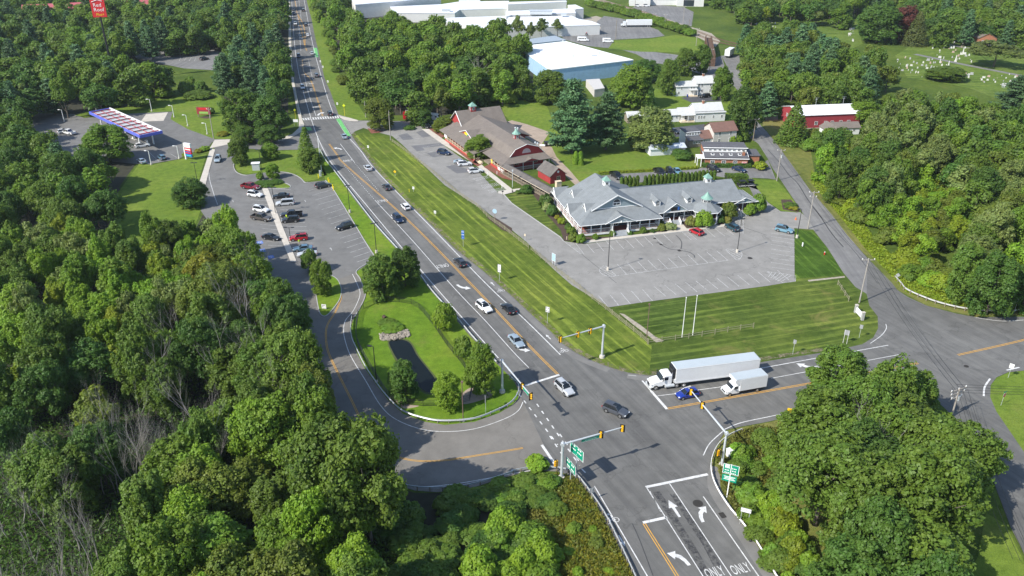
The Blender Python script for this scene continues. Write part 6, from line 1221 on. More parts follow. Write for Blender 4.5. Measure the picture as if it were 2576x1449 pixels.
# ---- guardrails
def guardrail(label, pts, step=2.0, side=1, wood=True, col=None, hz=.62):
 P = catmull([G(*p) for p in pts], 6); rt = thing('guardrail',label,'guardrail',P[0]); o0 = P[0]
 prof = [(0,-.16),(.05,-.12),(.05,-.05),(.0,-.0),(.05,.05),(.05,.12),(0,.16)]
 m = MB(); rows_ = []
 for i,p in enumerate(P):
  a = P[max(0,i-1)]; b = P[min(len(P)-1,i+1)]; t_ = (b-a).normalized(); n = Vector((-t_.y,t_.x,0))*side
  rows_.append([(p.x-o0.x+n.x*x,p.y-o0.y+n.y*x,hz+z) for x,z in prof])
 for r0,r1 in zip(rows_[:-1],rows_[1:]):
  for k in range(len(prof)-1): m.face([r0[k],r1[k],r1[k+1],r0[k+1]],col or GALV)
  m.face([(r0[0][0],r0[0][1],hz-.16),(r1[0][0],r1[0][1],hz-.16),(r1[-1][0],r1[-1][1],hz+.16),(r0[-1][0],r0[-1][1],hz+.16)],col or GALV)
  m.face([r0[-1],r1[-1],(r1[-1][0]+.0,r1[-1][1]+.0,hz+.13),(r0[-1][0],r0[-1][1],hz+.13)],col or GALV)
 # rail thickness on top so it reads from above
 A = [Vector((r[6][0],r[6][1],0)) for r in rows_]; ribbon(m,[a for a in A],.07,hz+.163,col or GALV,None,False)
 m.build('rail',None,rt)
 s = 0; nxt = 0; cnt = 0; pm = MB(); pm.box((0,0,.36),(.16,.14,.78),WOODP if wood else GALV); proto = None
 for a,b in zip(P[:-1],P[1:]):
  L = (b-a).length
  while nxt <= s+L and cnt < 99:
   p = a.lerp(b,(nxt-s)/L); t_ = (b-a).normalized(); n = Vector((-t_.y,t_.x,0))*side*-.14; q = p-o0+n
   if proto is None: proto = pm.build('post',None,rt); o = proto
   else: o = proto.copy(); C.objects.link(o); o.parent = rt
   o.location = (q.x,q.y,0); o.rotation_euler = (0,0,math.atan2(t_.y,t_.x)); nxt += step; cnt += 1
  s += L
 return rt
guardrail('long guardrail on wooden posts along the left side of the main road',[(805,380),T(1,1,700,175),T(1,1,800,300),T(1,1,960,510),T(1,1,1190,810),T(1,1,1440,1090),T(1,1,1640,1320),T(1,2,1740,10),T(1,2,1850,140),T(1,2,2010,310),T(1,2,2170,500),T(1,2,2270,610),T(1,2,2420,770)],2.0,-1)
guardrail('shiny guardrail curving round the pond lawn at the exit road',[T(1,2,968,305),T(1,2,955,400),T(1,2,965,520),T(1,2,1020,650),T(1,2,1100,810),T(1,2,1210,975),T(1,2,1340,1140),T(1,2,1480,1265),T(1,2,1700,1340),T(1,2,1900,1365),T(1,2,2200,1340),T(1,2,2450,1245),T(1,2,2576,1170),T(2,2,60,1080),T(2,2,65,1000),T(2,2,20,950),T(1,2,2540,900)],1.9,-1)
guardrail('guardrail along the lower edge of the exit road below the tree shadows',[T(1,3,1190,455),T(1,3,1400,540),T(1,3,1600,580),T(1,3,1830,590),T(1,3,2050,575),T(1,3,2300,520),T(1,3,2576,430),T(2,3,0,420),T(2,3,230,380),T(2,3,450,385),T(2,3,600,420),T(2,3,690,500)],1.9,1)
guardrail('guardrail along the left edge of the south road by the dry bank',[T(2,3,690,500),T(2,3,780,620),T(2,3,870,750),T(2,3,960,900),T(2,3,1060,1100),T(2,3,1150,1290),T(2,3,1220,1440),(1615,1500)],1.9,1)
guardrail('white guardrail following the right edge of the south road',[T(2,3,2310,0),T(2,3,2180,60),T(2,3,2070,155),T(2,3,2005,300),T(2,3,2005,440),T(2,3,2060,590),T(2,3,2180,780),T(2,3,2330,960),T(2,3,2480,1170),T(3,3,60,1448),(1985,1500)],1.9,-1,col=WHITE)
guardrail('pale guardrail sweeping round the corner of the side street at the right',[T(3,1,1275,1355),T(3,1,1340,1430),T(3,2,1380,30),T(3,2,1500,90),T(3,2,1700,165),T(3,2,1950,225),T(3,2,2200,252),T(3,2,2400,258),T(3,2,2576,240),(2640,780)],1.9,1,col=M('pale_galvanised',(.6,.6,.6),.5,.2,var=.08))
guardrail('short guardrail half hidden in the brush at the left of the exit road',[T(1,2,560,890),T(1,2,600,1010),T(1,2,640,1130)],1.9,-1)
guardrail('thin metal railing on the far sidewalk before the crosswalk',[T(1,0,375,900),T(1,0,410,1000),T(1,0,455,1165)],2.0,1,wood=False)
# ---- timber fences
def fence(label, pts, step=2.4, h=1.15, rails=(.35,.7,1.02), post=.12, col=None, name='wood_fence', mesh=False):
 P = catmull([G(*p) for p in pts], 4) if len(pts) > 2 else [G(*p) for p in pts]; o0 = P[0]; rt = thing(name,label,'fence',o0); col = col or WOODP
 pts_ = []; s = 0; nxt = 0
 for a,b in zip(P[:-1],P[1:]):
  L = (b-a).length
  while nxt <= s+L: pts_.append(a.lerp(b,(nxt-s)/L)-o0); nxt += step
  s += L
 pm = MB(); pm.box((0,0,h/2),(post,post,h),col); proto = None
 for k,q in enumerate(pts_[:99]):
  if proto is None: proto = pm.build('post',None,rt); o = proto
  else: o = proto.copy(); C.objects.link(o); o.parent = rt
  o.location = (q.x,q.y,0)
 for z in rails:
  m = MB()
  for a,b in zip(pts_[:-1],pts_[1:]): d = b-a; m.box(((a.x+b.x)/2,(a.y+b.y)/2,z),(d.length-post*.9,.05,.09 if not mesh else .04),col,math.atan2(d.y,d.x))
  m.build('rail',None,rt)
LG = M('lichen_wood',(.27,.25,.16),.9,var=.2,sc=2)
fence('long split rail fence between the mown strip and the restaurants, upper half',[T(1,0,1370,1430),T(1,1,1440,30),T(1,1,1600,155),T(1,1,1800,310),T(1,1,2050,520),T(1,1,2230,640),T(1,1,2350,760),T(1,1,2480,850),T(2,1,0,925),T(2,1,190,1070)],2.6,col=LG)
fence('long split rail fence along the empty lot and mown strip, lower half',[T(2,1,190,1070),T(2,1,450,1285),T(2,1,660,1445),T(2,2,750,75),T(2,2,910,195),T(2,2,1085,335),T(2,2,1270,480),T(2,2,1370,570)],2.6,h=1.3,col=LG)
fence('short split rail fence crossing the striped field above the road',[T(2,2,1370,570),T(2,2,1530,545),T(2,2,1670,525),T(2,2,1970,480),T(2,2,2260,430),T(2,2,2545,390)],2.9,h=1.3,rails=(.55,1.0),col=LG)
fence('short piece of split rail fence at the field corner by the side street',[T(3,1,700,1420),T(3,2,770,80),T(3,2,825,160)],2.6,h=1.3,rails=(.55,1.0),col=LG)
fence('thin dark mesh fence around the pond basin',[T(1,2,1030,270),T(1,2,1110,190),T(1,2,1300,140),T(1,2,1480,150),T(1,2,1620,190),T(1,2,1780,370),T(1,2,1930,590),T(1,2,2110,820),T(1,2,2170,1050),T(1,2,2100,1160),T(1,2,1700,1190),T(1,2,1480,1170),T(1,2,1350,1120),T(1,2,1150,800),T(1,2,1010,520),T(1,2,1030,270)],2.8,h=1.25,rails=(.1,.4,.7,1.0,1.22),post=.06,col=DARKM,name='mesh_fence',mesh=True)
# ---- railway, rusty bridge
RUST = M('rusty_steel',(.13,.08,.055),.85,.2,var=.3,sc=.8)
P = catmull([G(*p) for p in (T(2,0,760,-20),T(2,0,1250,110),T(2,0,1500,200),T(2,0,1800,310),T(2,0,2080,410),T(2,0,2350,470))],6)
m = MB()
for o_ in (-3.6,-2.1,1.6,3.1):
 q = offset(P,o_); wall(m,q,.16,.03,.25)
tag(m.build('rail_track',RUST),kind='structure')
a, b = G(*T(2,0,1975,400),3), G(*T(2,0,2010,590),3); rt = thing('railway_bridge','rusty brown railway bridge with its brick abutment above the street','bridge',(a.x,a.y,0),math.atan2(b.y-a.y,b.x-a.x)); L = (b-a).length
m = MB(); m.bx(0,L,-1.3,1.3,3.6,4.0,RUST); m.build('deck',None,rt)
for y in (-1.4,1.4): m = MB(); m.bx(-1,L+1,y-.15,y+.15,3.4,5.0,RUST); [m.bx(x,x+.2,y-.3,y+.3,3.4,4.9,RUST) for x in np.arange(0,L,2.0)]; m.build('girder',None,rt)
for x in (-3,L): m = MB(); m.bx(x,x+3,-1.6,1.6,0,3.6,RUST); m.build('abutment',None,rt)
# ---- gravestones
STONE = [M('grave_white',(.62,.61,.58),.8,var=.12),M('grave_grey',(.40,.40,.41),.7,var=.12),M('grave_pink',(.48,.34,.30),.7,var=.1)]
def stone(kind, mat):
 m = MB()
 if kind == 0: m.bx(-.6,.6,-.22,.22,0,.25); m.add([(-.48,-.1,.25),(.48,-.1,.25),(.48,-.1,1.2),(.25,-.1,1.42),(-.25,-.1,1.42),(-.48,-.1,1.2),(-.48,.1,.25),(.48,.1,.25),(.48,.1,1.2),(.25,.1,1.42),(-.25,.1,1.42),(-.48,.1,1.2)],[(0,1,2,3,4,5),(11,10,9,8,7,6)]+[(i,i+6,(i+1)%6+6,(i+1)%6) for i in range(6)])
 elif kind == 1: m.bx(-1.0,1.0,-.35,.35,0,.3); m.bx(-.8,.8,-.22,.22,.3,1.3)
 elif kind == 2: m.bx(-.6,.6,-.6,.6,0,.5); m.box((0,0,1.1),(.8,.8,1.2),taper=(.8,.8)); m.box((0,0,2.7),(.55,.55,2.0),taper=(.6,.6)); m.cone((0,0,3.7),.24,.35,4,None,PI/4)
 else: m.bx(-.3,.3,-.1,.1,0,.8)
 return m.build('gravestone',mat)
protos = {}
rg = random.Random(11); cnt = [0]
def put_stone(p, kind, mt, rz):
 k = (kind, mt)
 if k not in protos: protos[k] = stone(kind, STONE[mt]); o = protos[k]
 else: o = protos[k].copy(); C.objects.link(o)
 o.location = p; o.rotation_euler = (0,0,rz); s = rg.uniform(.45,.8); o.scale = (s,s,s)
 kn = ['round topped tablet','wide block','tall obelisk','small marker'][kind]; cn = ['white','grey','pinkish'][mt]
 tag(o,f'{cn} {kn} gravestone on the cemetery lawn','gravestone',f'{cn} {kn} gravestones')
def row_fill(poly, n, kinds=(0,0,1,3,3,0,1)):
 xs = [p[0] for p in poly]; ys = [p[1] for p in poly]; got = 0; tries = 0
 while got < n and tries < 4000:
  tries += 1; u, v = rg.uniform(min(xs),max(xs)), rg.uniform(min(ys),max(ys))
  ins = False
  for i in range(len(poly)):
   a,b = poly[i],poly[i-1]
   if (a[1]>v)!=(b[1]>v) and u < (b[0]-a[0])*(v-a[1])/(b[1]-a[1])+a[0]: ins = not ins
  if ins: p = G(u,v); put_stone(p, rg.choice(kinds), rg.choice((0,0,0,1,1,2)), R(rg.choice((-12,-10,-8,78)))); got += 1
t3 = lambda X,Y: T(3,0,X,Y)
row_fill([t3(1290,570),t3(1500,560),t3(1980,670),t3(2050,790),t3(1500,800),t3(1320,720)],62); row_fill([t3(1560,440),t3(1600,400),t3(1950,470),t3(2050,500),t3(2050,640),t3(1700,580)],34); row_fill([t3(1620,385),t3(1900,395),t3(2080,440),t3(1900,450)],14)
row_fill([t3(1900,730),t3(2200,760),t3(2500,750),t3(2560,830),t3(2150,840)],26); row_fill([t3(2320,840),t3(2430,860),t3(2360,890)],8); row_fill([t3(800,240),t3(870,260),t3(870,430),t3(810,380)],22); row_fill([t3(0,220),t3(100,230),t3(60,310),t3(-100,320),(1890,60)],24); row_fill([(1900,60),(1930,48),(1925,90),(1905,95)],10)
for X,Y in ((1815,660),(1730,630),(1885,620),(1570,450),(1960,540)): put_stone(GT(3,0,X,Y),2,0,R(-10))
# ================================================================ VEHICLES
def paint(name, c, metal=.25, rough=.3): return M('paint_'+name, c, rough, metal, var=0, coat=.6)
PC = {'white': paint('white',(.74,.75,.76),0), 'silver': paint('silver',(.56,.58,.60),.25), 'black': paint('black',(.012,.013,.015),.1), 'charcoal': paint('charcoal',(.045,.05,.06),.3),
 'grey': paint('grey',(.10,.11,.13),.4), 'blue': paint('blue',(.012,.04,.30),.2), 'navy': paint('navy',(.012,.03,.08),.3), 'red': paint('red',(.42,.01,.02),.1), 'maroon': paint('maroon',(.22,.012,.025),.2),
 'brown': paint('brown',(.11,.095,.085),.4), 'skyblue': paint('sky_blue',(.20,.38,.48),.4), 'steel': paint('steel_blue',(.12,.22,.30),.25), 'teal': paint('teal',(.03,.09,.12),.4), 'bluesilver': paint('blue_silver',(.33,.41,.47),.25)}
def wheel(par, c, r, w, side):
 t = MB(); t.tube((0,-w/2,0),(0,w/2,0),r,r,20,RUBBER); o = t.build('tyre',None,None)
 rt = MB(); rt.tube((0,side*w*.30,0),(0,side*(w/2+.012),0),r*.66,r*.62,16,RIM); rt.tube((0,side*(w/2+.012),0),(0,side*(w/2+.03),0),r*.18,r*.16,8,CHROME)
 wh = bpy.data.objects.new('wheel', None); C.objects.link(wh); wh.parent = par; wh.location = c; wh.empty_display_size = .1
 o.parent = wh; rt.build('rim',None,wh); return wh
def loft(mb, secs, m=None, smooth=False, cap=True):
 n = len(secs[0]);
 for a,b in zip(secs[:-1],secs[1:]):
  for k in range(n): mb.face([a[k],a[(k+1)%n],b[(k+1)%n],b[k]],m,smooth)
 if cap: mb.face(list(reversed(secs[0])),m); mb.face(secs[-1],m)
# side profiles: L length, W width, stations (x, half width, z bottom, z shoulder, z top); cabin: base front/rear x, roof front/rear x, roof z
KINDS = {
 'sedan': dict(L=4.8,W=1.82,H=1.45,belt=.92,hood=.88,deck=.98,ws=(.95,.15),rw=(-1.0,-1.75),wb=2.75,wr=.33),
 'hatch': dict(L=4.2,W=1.76,H=1.50,belt=.95,hood=.92,deck=.97,ws=(1.05,.35),rw=(-1.45,-1.95),wb=2.55,wr=.32),
 'suv':   dict(L=4.65,W=1.87,H=1.70,belt=1.05,hood=1.04,deck=1.08,ws=(.95,.30),rw=(-1.85,-2.18),wb=2.7,wr=.37),
 'minivan': dict(L=5.1,W=1.98,H=1.76,belt=1.02,hood=1.02,deck=1.08,ws=(1.35,.55),rw=(-2.15,-2.42),wb=3.05,wr=.35),
 'wagon': dict(L=4.8,W=1.85,H=1.60,belt=1.0,hood=.98,deck=1.02,ws=(.9,.2),rw=(-1.8,-2.2),wb=2.75,wr=.35)}
def make_car(kind, label, cat='car', detail=True):
 q = KINDS[kind]; L,W,Ht = q['L'],q['W'],q['H']; h = L/2; w = W/2; rt = thing(kind if kind != 'suv' else 'sport_utility_vehicle', label, cat, (0,0,0)); body = PC['white']
 zb = .24; st = []
 hb = q['hood']; bl = q['belt']; dk = q['deck']
 for x,hw,z0,zs,zt in ((-h,w*.80,zb+.18,dk*.74,dk*.78),(-h+.08,w*.92,zb+.06,dk*.86,dk*.95),(-h+.35,w*.98,zb,bl*.93,dk),(q['rw'][1]+.1 if q['rw'][1] > -h+.4 else -h+.45,w,zb,bl*.95,dk),(-.6,w,zb,bl*.95,bl),(q['ws'][0],w,zb,bl*.93,hb+.02),(h-.75,w*.985,zb,hb*.86,hb*.96),(h-.25,w*.92,zb+.02,hb*.74,hb*.84),(h-.04,w*.78,zb+.08,hb*.60,hb*.68),(h,w*.66,zb+.16,hb*.50,hb*.56)):
  st.append([(x,-hw*.90,z0),(x,-hw,z0+.18),(x,-hw*.995,zs*.7),(x,-hw*.955,zs),(x,-hw*.80,zt),(x,-hw*.4,zt+.025),(x,hw*.4,zt+.025),(x,hw*.80,zt),(x,hw*.955,zs),(x,hw*.995,zs*.7),(x,hw,z0+.18),(x,hw*.90,z0)])
 m = MB(); loft(m, st, body, True)
 # roof and pillars in body colour
 xf0,xf1 = q['ws']; xr1,xr0 = q['rw']; gw, rw_ = w*.90, w*.70; zr = Ht
 def cab(mb, g, mt):   # g: outward growth
  a = [(xf0+g,gw+g,bl-.06),(xf1+g*.5,rw_+g,zr-.03),(xr1-g*.5,rw_+g,zr-.03),(xr0-g,gw+g,bl-.06)]
  F = [(x,y,z) for x,y,z in a]; N = [(x,-y,z) for x,y,z in a]
  mb.add(F+N,[(3,2,1,0),(4,5,6,7),(0,1,5,4),(2,3,7,6)],mt); mb.add([F[1],F[2],N[2],N[1]],[(0,1,2,3)],mt)
  return F,N
 rf = [[(x,-rw_*k*1.02,zr-.04),(x,-rw_*.7*k,zr+.0),(x,0,zr+.02),(x,rw_*.7*k,zr),(x,rw_*k*1.02,zr-.04),(x,0,zr-.06)] for x,k in ((xr1-.1,.94),(xr1+.1,1),(0,1),(xf1-.1,1),(xf1+.06,.95))]
 loft(m, rf, body, True)
 for s in (-1,1):
  for (xa,xb) in ((xf0,xf1),(xr0,xr1)): m.tube((xa,s*gw,bl-.04),(xb,s*rw_*.99,zr-.04),.045,.04,5,body)
  for f in ((.52,) if kind in ('sedan','hatch') else (.36,.68)):
   xa = xf0+(xr0-xf0)*f; xb = xf1+(xr1-xf1)*f; m.tube((xa,s*(gw+.005),bl-.04),(xb,s*(rw_+.005),zr-.04),.04,.035,4,BLACK)
  m.box((xf0-.18,s*(w+.07),bl+.06),(.18,.16,.12),body)
  if kind in ('suv','wagon','minivan'): m.tube((xf1-.15,s*rw_*.86,zr+.05),(xr1+.15,s*rw_*.86,zr+.05),.022,.022,5,DARKM)
  for x in (q['wb']/2,-q['wb']/2): m.tube((x,s*(w-.16),q['wr']),(x,s*(w+.004),q['wr']),q['wr']+.07,q['wr']+.07,18,BLACK)
 m.box((0,0,zb+.02),(L*.9,W*.86,.16),BLACK); m.box((h-.05,0,zb+.2),(.12,W*.62,.2),BLACK); m.box((-h+.02,0,zb+.24),(.1,W*.72,.16),BLACK if kind != 'sedan' else body)
 m.box((-h-.0,0,dk*.7),(.04,.34,.13),WHITE)
 m.build('body', None, rt)
 g = MB(); cab(g, -.012, GLASS); g.build('windows', None, rt)
 if kind == 'suv' or kind == 'wagon': s = MB(); s.box((.0,0,zr+.022),(.9,.8,.02),GLASS); s.build('sunroof', None, rt)
 for x in (q['wb']/2,-q['wb']/2):
  for s in (-1,1): wheel(rt,(x,s*(w-.10),q['wr']),q['wr'],.22,s)
 for s in (-1,1):
  l = MB(); l.box((h-.16,s*w*.66,hb*.68),(.30,.36,.13),LAMPW,rz=-s*.35); l.build('headlight',None,rt)
  l = MB(); l.box((-h+.07,s*w*.74,dk*.82),(.16,.34,.18),LAMPR,rz=s*.25); l.build('taillight',None,rt)
 return rt
def make_pickup(label, crew=True):
 rt = thing('pickup_truck', label, 'pickup truck'); L,W,h,w = 5.7,1.98,2.85,.99; body = PC['white']; m = MB()
 st = []
 for x,hw,z0,zs,zt in ((.15,w,.42,1.12,1.15),(1.15,w,.42,1.08,1.18),(2.1,w*.98,.42,1.02,1.14),(2.6,w*.94,.44,.96,1.06),(2.85,w*.82,.5,.78,.86)):
  st.append([(x,-hw*.92,z0),(x,-hw,z0+.16),(x,-hw*.97,zs),(x,-hw*.82,zt),(x,hw*.82,zt),(x,hw*.97,zs),(x,hw,z0+.16),(x,hw*.92,z0)])
 loft(m,st,body,True); m.bx(-1.0,.2,-w,w,.42,1.14,body)
 for s in (-1,1): m.bx(-2.85,-1.0,s*w-.07 if s>0 else -w,w if s>0 else -w+.07,.45,1.22,body)
 m.bx(-2.85,-2.78,-w+.07,w-.07,.45,1.22,body); m.bx(-1.02,-.95,-w+.07,w-.07,.7,1.22,body); m.bx(-2.78,-1.02,-w+.07,w-.07,.66,.74,BLACK); m.box((0,0,.42),(5.2,1.7,.2),BLACK)
 a = [(1.25,.90,1.12),(.55,.74,1.86),(-.75,.74,1.86),(-1.0,.88,1.12)]
 loft(m,[[(x,-.75*k,1.84),(x,-.5*k,1.89),(x,.5*k,1.89),(x,.75*k,1.84),(x,0,1.80)] for x,k in ((-.82,.97),(-.6,1),(.4,1),(.6,.97))],body,True)
 for s in (-1,1):
  for (p,q_) in ((a[0],a[1]),(a[3],a[2])): m.tube((p[0],s*p[1],p[2]),(q_[0],s*q_[1],q_[2]),.055,.05,5,body)
  m.tube((.15,s*.89,1.12),(-.05,s*.745,1.85),.05,.045,5,body); m.box((.95,s*1.1,1.2),(.2,.22,.2),BLACK)
  for x in (1.85,-1.75): m.tube((x,s*(w-.2),.40),(x,s*(w+.004),.40),.5,.5,18,BLACK)
 m.box((2.86,0,.62),(.12,1.5,.22),CHROME); m.box((2.8,0,.85),(.1,1.1,.2),BLACK); m.box((-2.92,0,.55),(.14,1.7,.16),CHROME)
 m.build('body',None,rt)
 g = MB(); a = [(x-.0,y-.012,z) for x,y,z in a]; F = a; N = [(x,-y,z) for x,y,z in a]; g.add(F+N,[(3,2,1,0),(4,5,6,7),(0,1,5,4),(2,3,7,6)],GLASS); g.build('windows',None,rt)
 for x in (1.85,-1.75):
  for s in (-1,1): wheel(rt,(x,s*(w-.1),.40),.40,.26,s)
 for s in (-1,1):
  l = MB(); l.box((2.78,s*.78,.88),(.16,.32,.2),LAMPW); l.build('headlight',None,rt); l = MB(); l.box((-2.84,s*.92,.98),(.06,.14,.34),LAMPR); l.build('taillight',None,rt)
 return rt
PROTO = {}
USED = set()
def car(kind, color, pos, heading, label, group=None, dz=0, cat=None, parts=True, scale=1.0):
 cat = cat or {'suv':'car','sedan':'car','hatch':'car','minivan':'minivan','pickup':'pickup truck','wagon':'car'}[kind]
 if kind not in PROTO: PROTO[kind] = make_pickup(label) if kind == 'pickup' else make_car(kind, label, cat)
 p = PROTO[kind]
 if kind in USED: p = copy_tree(p)
 USED.add(kind)
 place(p, (pos.x,pos.y,pos.z+dz), heading, scale); tag(p, label, cat, group)
 if group is None and 'group' in p: del p['group']
 p['cols'] = 0; del p['cols']
 b = [c for c in p.children if c.name.startswith('body')][0]
 for i, s in enumerate(b.material_slots):
  if s.material and s.material.name.startswith('paint_'): remat(b, PC[color], i)
 return p
def cg(u, v, z=.55): q = G(u, v, z); return Vector((q.x,q.y,.005))
S_, N_ = STRIP_A, STRIP_A+PI
FARA = ang((744,0),(757,128)); LC = ang((779,290),(756,219))
C_ = [
 ('suv','silver',(1420,977),S_+.05,'silver estate car with sunroof crossing the junction stop line'),
 ('suv','grey',(1549,1032),ang((1515,1018),(1583,1046)),'dark grey crossover turning in the middle of the junction'),
 ('hatch','blue',(1729,991),RL+.02,'bright blue compact waiting at the stop line under the signal arm'),
 ('sedan','bluesilver',(1299,858),S_,'blue silver sedan waiting in the turn lane with sunroof'),
 ('suv','white',(1218,773),S_+.12,'white sport utility car stopped beside the yellow line'),
 ('sedan','black',(1279,776),N_,'black sedan driving away right of the white one'),
 ('wagon','charcoal',(1157,660),N_,'dark green grey wagon driving away in the right lane beside the large lane lettering'),
 ('suv','navy',(1001,551),S_,'dark blue people carrier coming down the road near the white hatch'),
 ('hatch','white',(1020,520),N_,'white car with open panoramic roof driving up the road'),
 ('sedan','charcoal',(973,470),N_,'dark sedan driving away, between the white and silver cars'),
 ('sedan','silver',(925,422),N_,'silver sedan driving away below the left turn arrow'),
 ('sedan','bluesilver',(866,343),N_-.1,'pale blue sedan at the lower end of the green bike lane'),
 ('suv','charcoal',(830,286),LC,'dark car stopped at the crosswalk'),
 ('suv','grey',(796,190),LC,'dark grey car driving away above the lane lettering'),
 ('suv','white',(761,220),LC+PI,'white car coming down the left lane past the shadows'),
 ('suv','navy',(751,141),FARA,'dark blue car coming down the road beyond the white one'),
 ('sedan','silver',(785,134),LC,'silver sedan beside the upper green bike box'),
 ('sedan','white',(774,88),LC,'white sedan right of the orange hatched median'),
 ('suv','charcoal',(769,63),LC,'dark car right of the hatched median, farther up'),
 ('suv','charcoal',(763,26),LC,'small dark car in the right lane near the top edge'),
 ('sedan','navy',(739,33),FARA,'dark blue car in the shade of the trees, lower of two'),
 ('sedan','charcoal',(737,24),FARA,'dark car in the shade of the trees, upper of two'),
 ('suv','bluesilver',(548,401),ang((551,395),(545,410)),'grey blue car driving down beside the concrete sidewalk'),
 ('suv','charcoal',(812.7,467),ang((800,470),(826,464)),'black wagon parked nose in by the yellow bollards'),
 ('suv','black',(867,570),ang((882,566),(850,575)),'black people carrier parked alone in the right hand bay column'),
 ('hatch','steel',(407,396),ang((414,400),(400,391)),'blue car parked below the fuel canopy'),
 ('sedan','bluesilver',(356,405),ang((363,409),(349,400)),'pale car parked at the forecourt edge beside the lamp post'),
 ('wagon','white',(358,366),ang((352,368),(366,366)),'white car half hidden under the end of the fuel canopy'),
 ('suv','charcoal',(514,148),ang((506,149),(520,146)),'dark car alone in the motel lot'),
 ('suv','navy',(1117,384),ang((1104,381),(1131,386)),'dark blue car in front of the red restaurant'),
 ('sedan','bluesilver',(1159,408),ang((1146,407),(1172,411)),'pale blue sedan partly hidden by a white crossover'),
 ('suv','white',(1169,412),ang((1155,413),(1183,411)),'white crossover over the dark asphalt patch'),
 ('suv','white',(1196,430),ang((1182,432),(1210,429)),'white crossover nearest the hatched bays'),
 ('suv','black',(1073,317),R(-60),'dark car behind the small tree beside the sidewalk'),
 ('hatch','red',(1752,583),ang((1768,590),(1738,576)),'bright red hatchback parked at the grey restaurant'),
 ('suv','teal',(1842,572),ang((1854,580),(1830,566)),'dark slate car parked beside the hatched zone'),
 ('suv','skyblue',(1973,578),ang((1953,575),(1993,584)),'light blue crossover parked at the right edge of the lot'),
 ('suv','black',(1685,432),ang((1680,424),(1692,440)),'black car between the black pickup and the blue sedan'),
 ('sedan','skyblue',(1704,431),ang((1696,422),(1712,438)),'light blue sedan in the back drive row'),
 ('suv','black',(1796,425),ang((1780,421),(1806,430)),'black car parked in front of the clinic hedge'),
 ('sedan','navy',(1860,426),ang((1846,422),(1872,430)),'dark blue sedan parked right of the clinic entrance'),
 ('sedan','silver',(1860,370),ang((1850,371),(1874,371)),'silver car behind the brick clinic'),
 ('suv','black',(1773,242),ang((1786,240),(1758,244)),'black car on the driveway of the white farmhouse'),
 ('sedan','black',(1696,330),ang((1690,328),(1704,334)),'dark car in the shade beside the cream house'),
]
for k, q, (u, v), h, l in C_: car(k, q, cg(u, v), h, l)
# commuter lot rows
zz = lambda X, Y: ((940+X/3.2925)/1.5528, (620+Y/3.2925)/1.5528)
HR, HL = ang(zz(150,452),zz(240,466)), ang(zz(620,560),zz(500,568))
for k, q, X, Y, h, l in (('pickup','maroon',128,362,HR,'dark red pickup parked at the top of the left bay row'),('suv','white',188,462,HR,'white crossover below the red pickup'),('suv','white',265,655,HR,'white sport utility car above the brown pickup'),('pickup','brown',268,762,HR,'grey brown pickup beside the white sport utility car'),('sedan','black',392,1010,HR,'black sedan alone low in the left bay row'),
   ('sedan','black',520,478,HL,'black sedan at the top of the right bay row'),('minivan','silver',572,570,HL,'silver people carrier in the right bay row'),('pickup','black',657,722,HL,'black pickup in the right bay row'),('suv','black',640,787,HL,'black car next to the black pickup'),('suv','red',745,1018,HL,'red sport utility car beside the person in the lime vest'),('sedan','steel',800,1152,HL,'steel blue sedan above the silver one'),('sedan','silver',855,1222,HL,'silver sedan half hidden by a small tree'),('sedan','silver',190,1300,HR,'silver car half hidden behind the leaning branches')):
 car(k, q, cg(*zz(X,Y)), h, l)
for k,q,X,Y,l in (('pickup','black',1050,322,'black pickup parked on the back drive beside the hedge'),('pickup','black',1488,286,'black pickup left of the dark car on the back drive')):
 car(k,q,cg(*T(2,1,X,Y)),ang(T(2,1,X-45,Y-30),T(2,1,X+45,Y+30)),l)
car('suv','white',cg(*T(0,0,650,1325)),ang((150,332),(176,328)),'white car in the forecourt shade left of the canopy'); car('pickup','white',cg(*T(0,0,690,1335)),ang((176,335),(150,330)),'white pickup in the forecourt shade left of the canopy')
car('pickup','white',cg(*T(1,0,397,240)),FARA,'white pickup far up the road at the hatched median')
car('sedan','black',cg(*T(0,1,130,5)),R(20),'dark car in the tree shade below the forecourt') if False else None
for X,Y,l in ((1268,60,'white car left of the far depot bay'),(1352,58,'white van right of the far depot bay')): car('suv','white',cg(*T(2,0,X,Y)),R(-10),l)
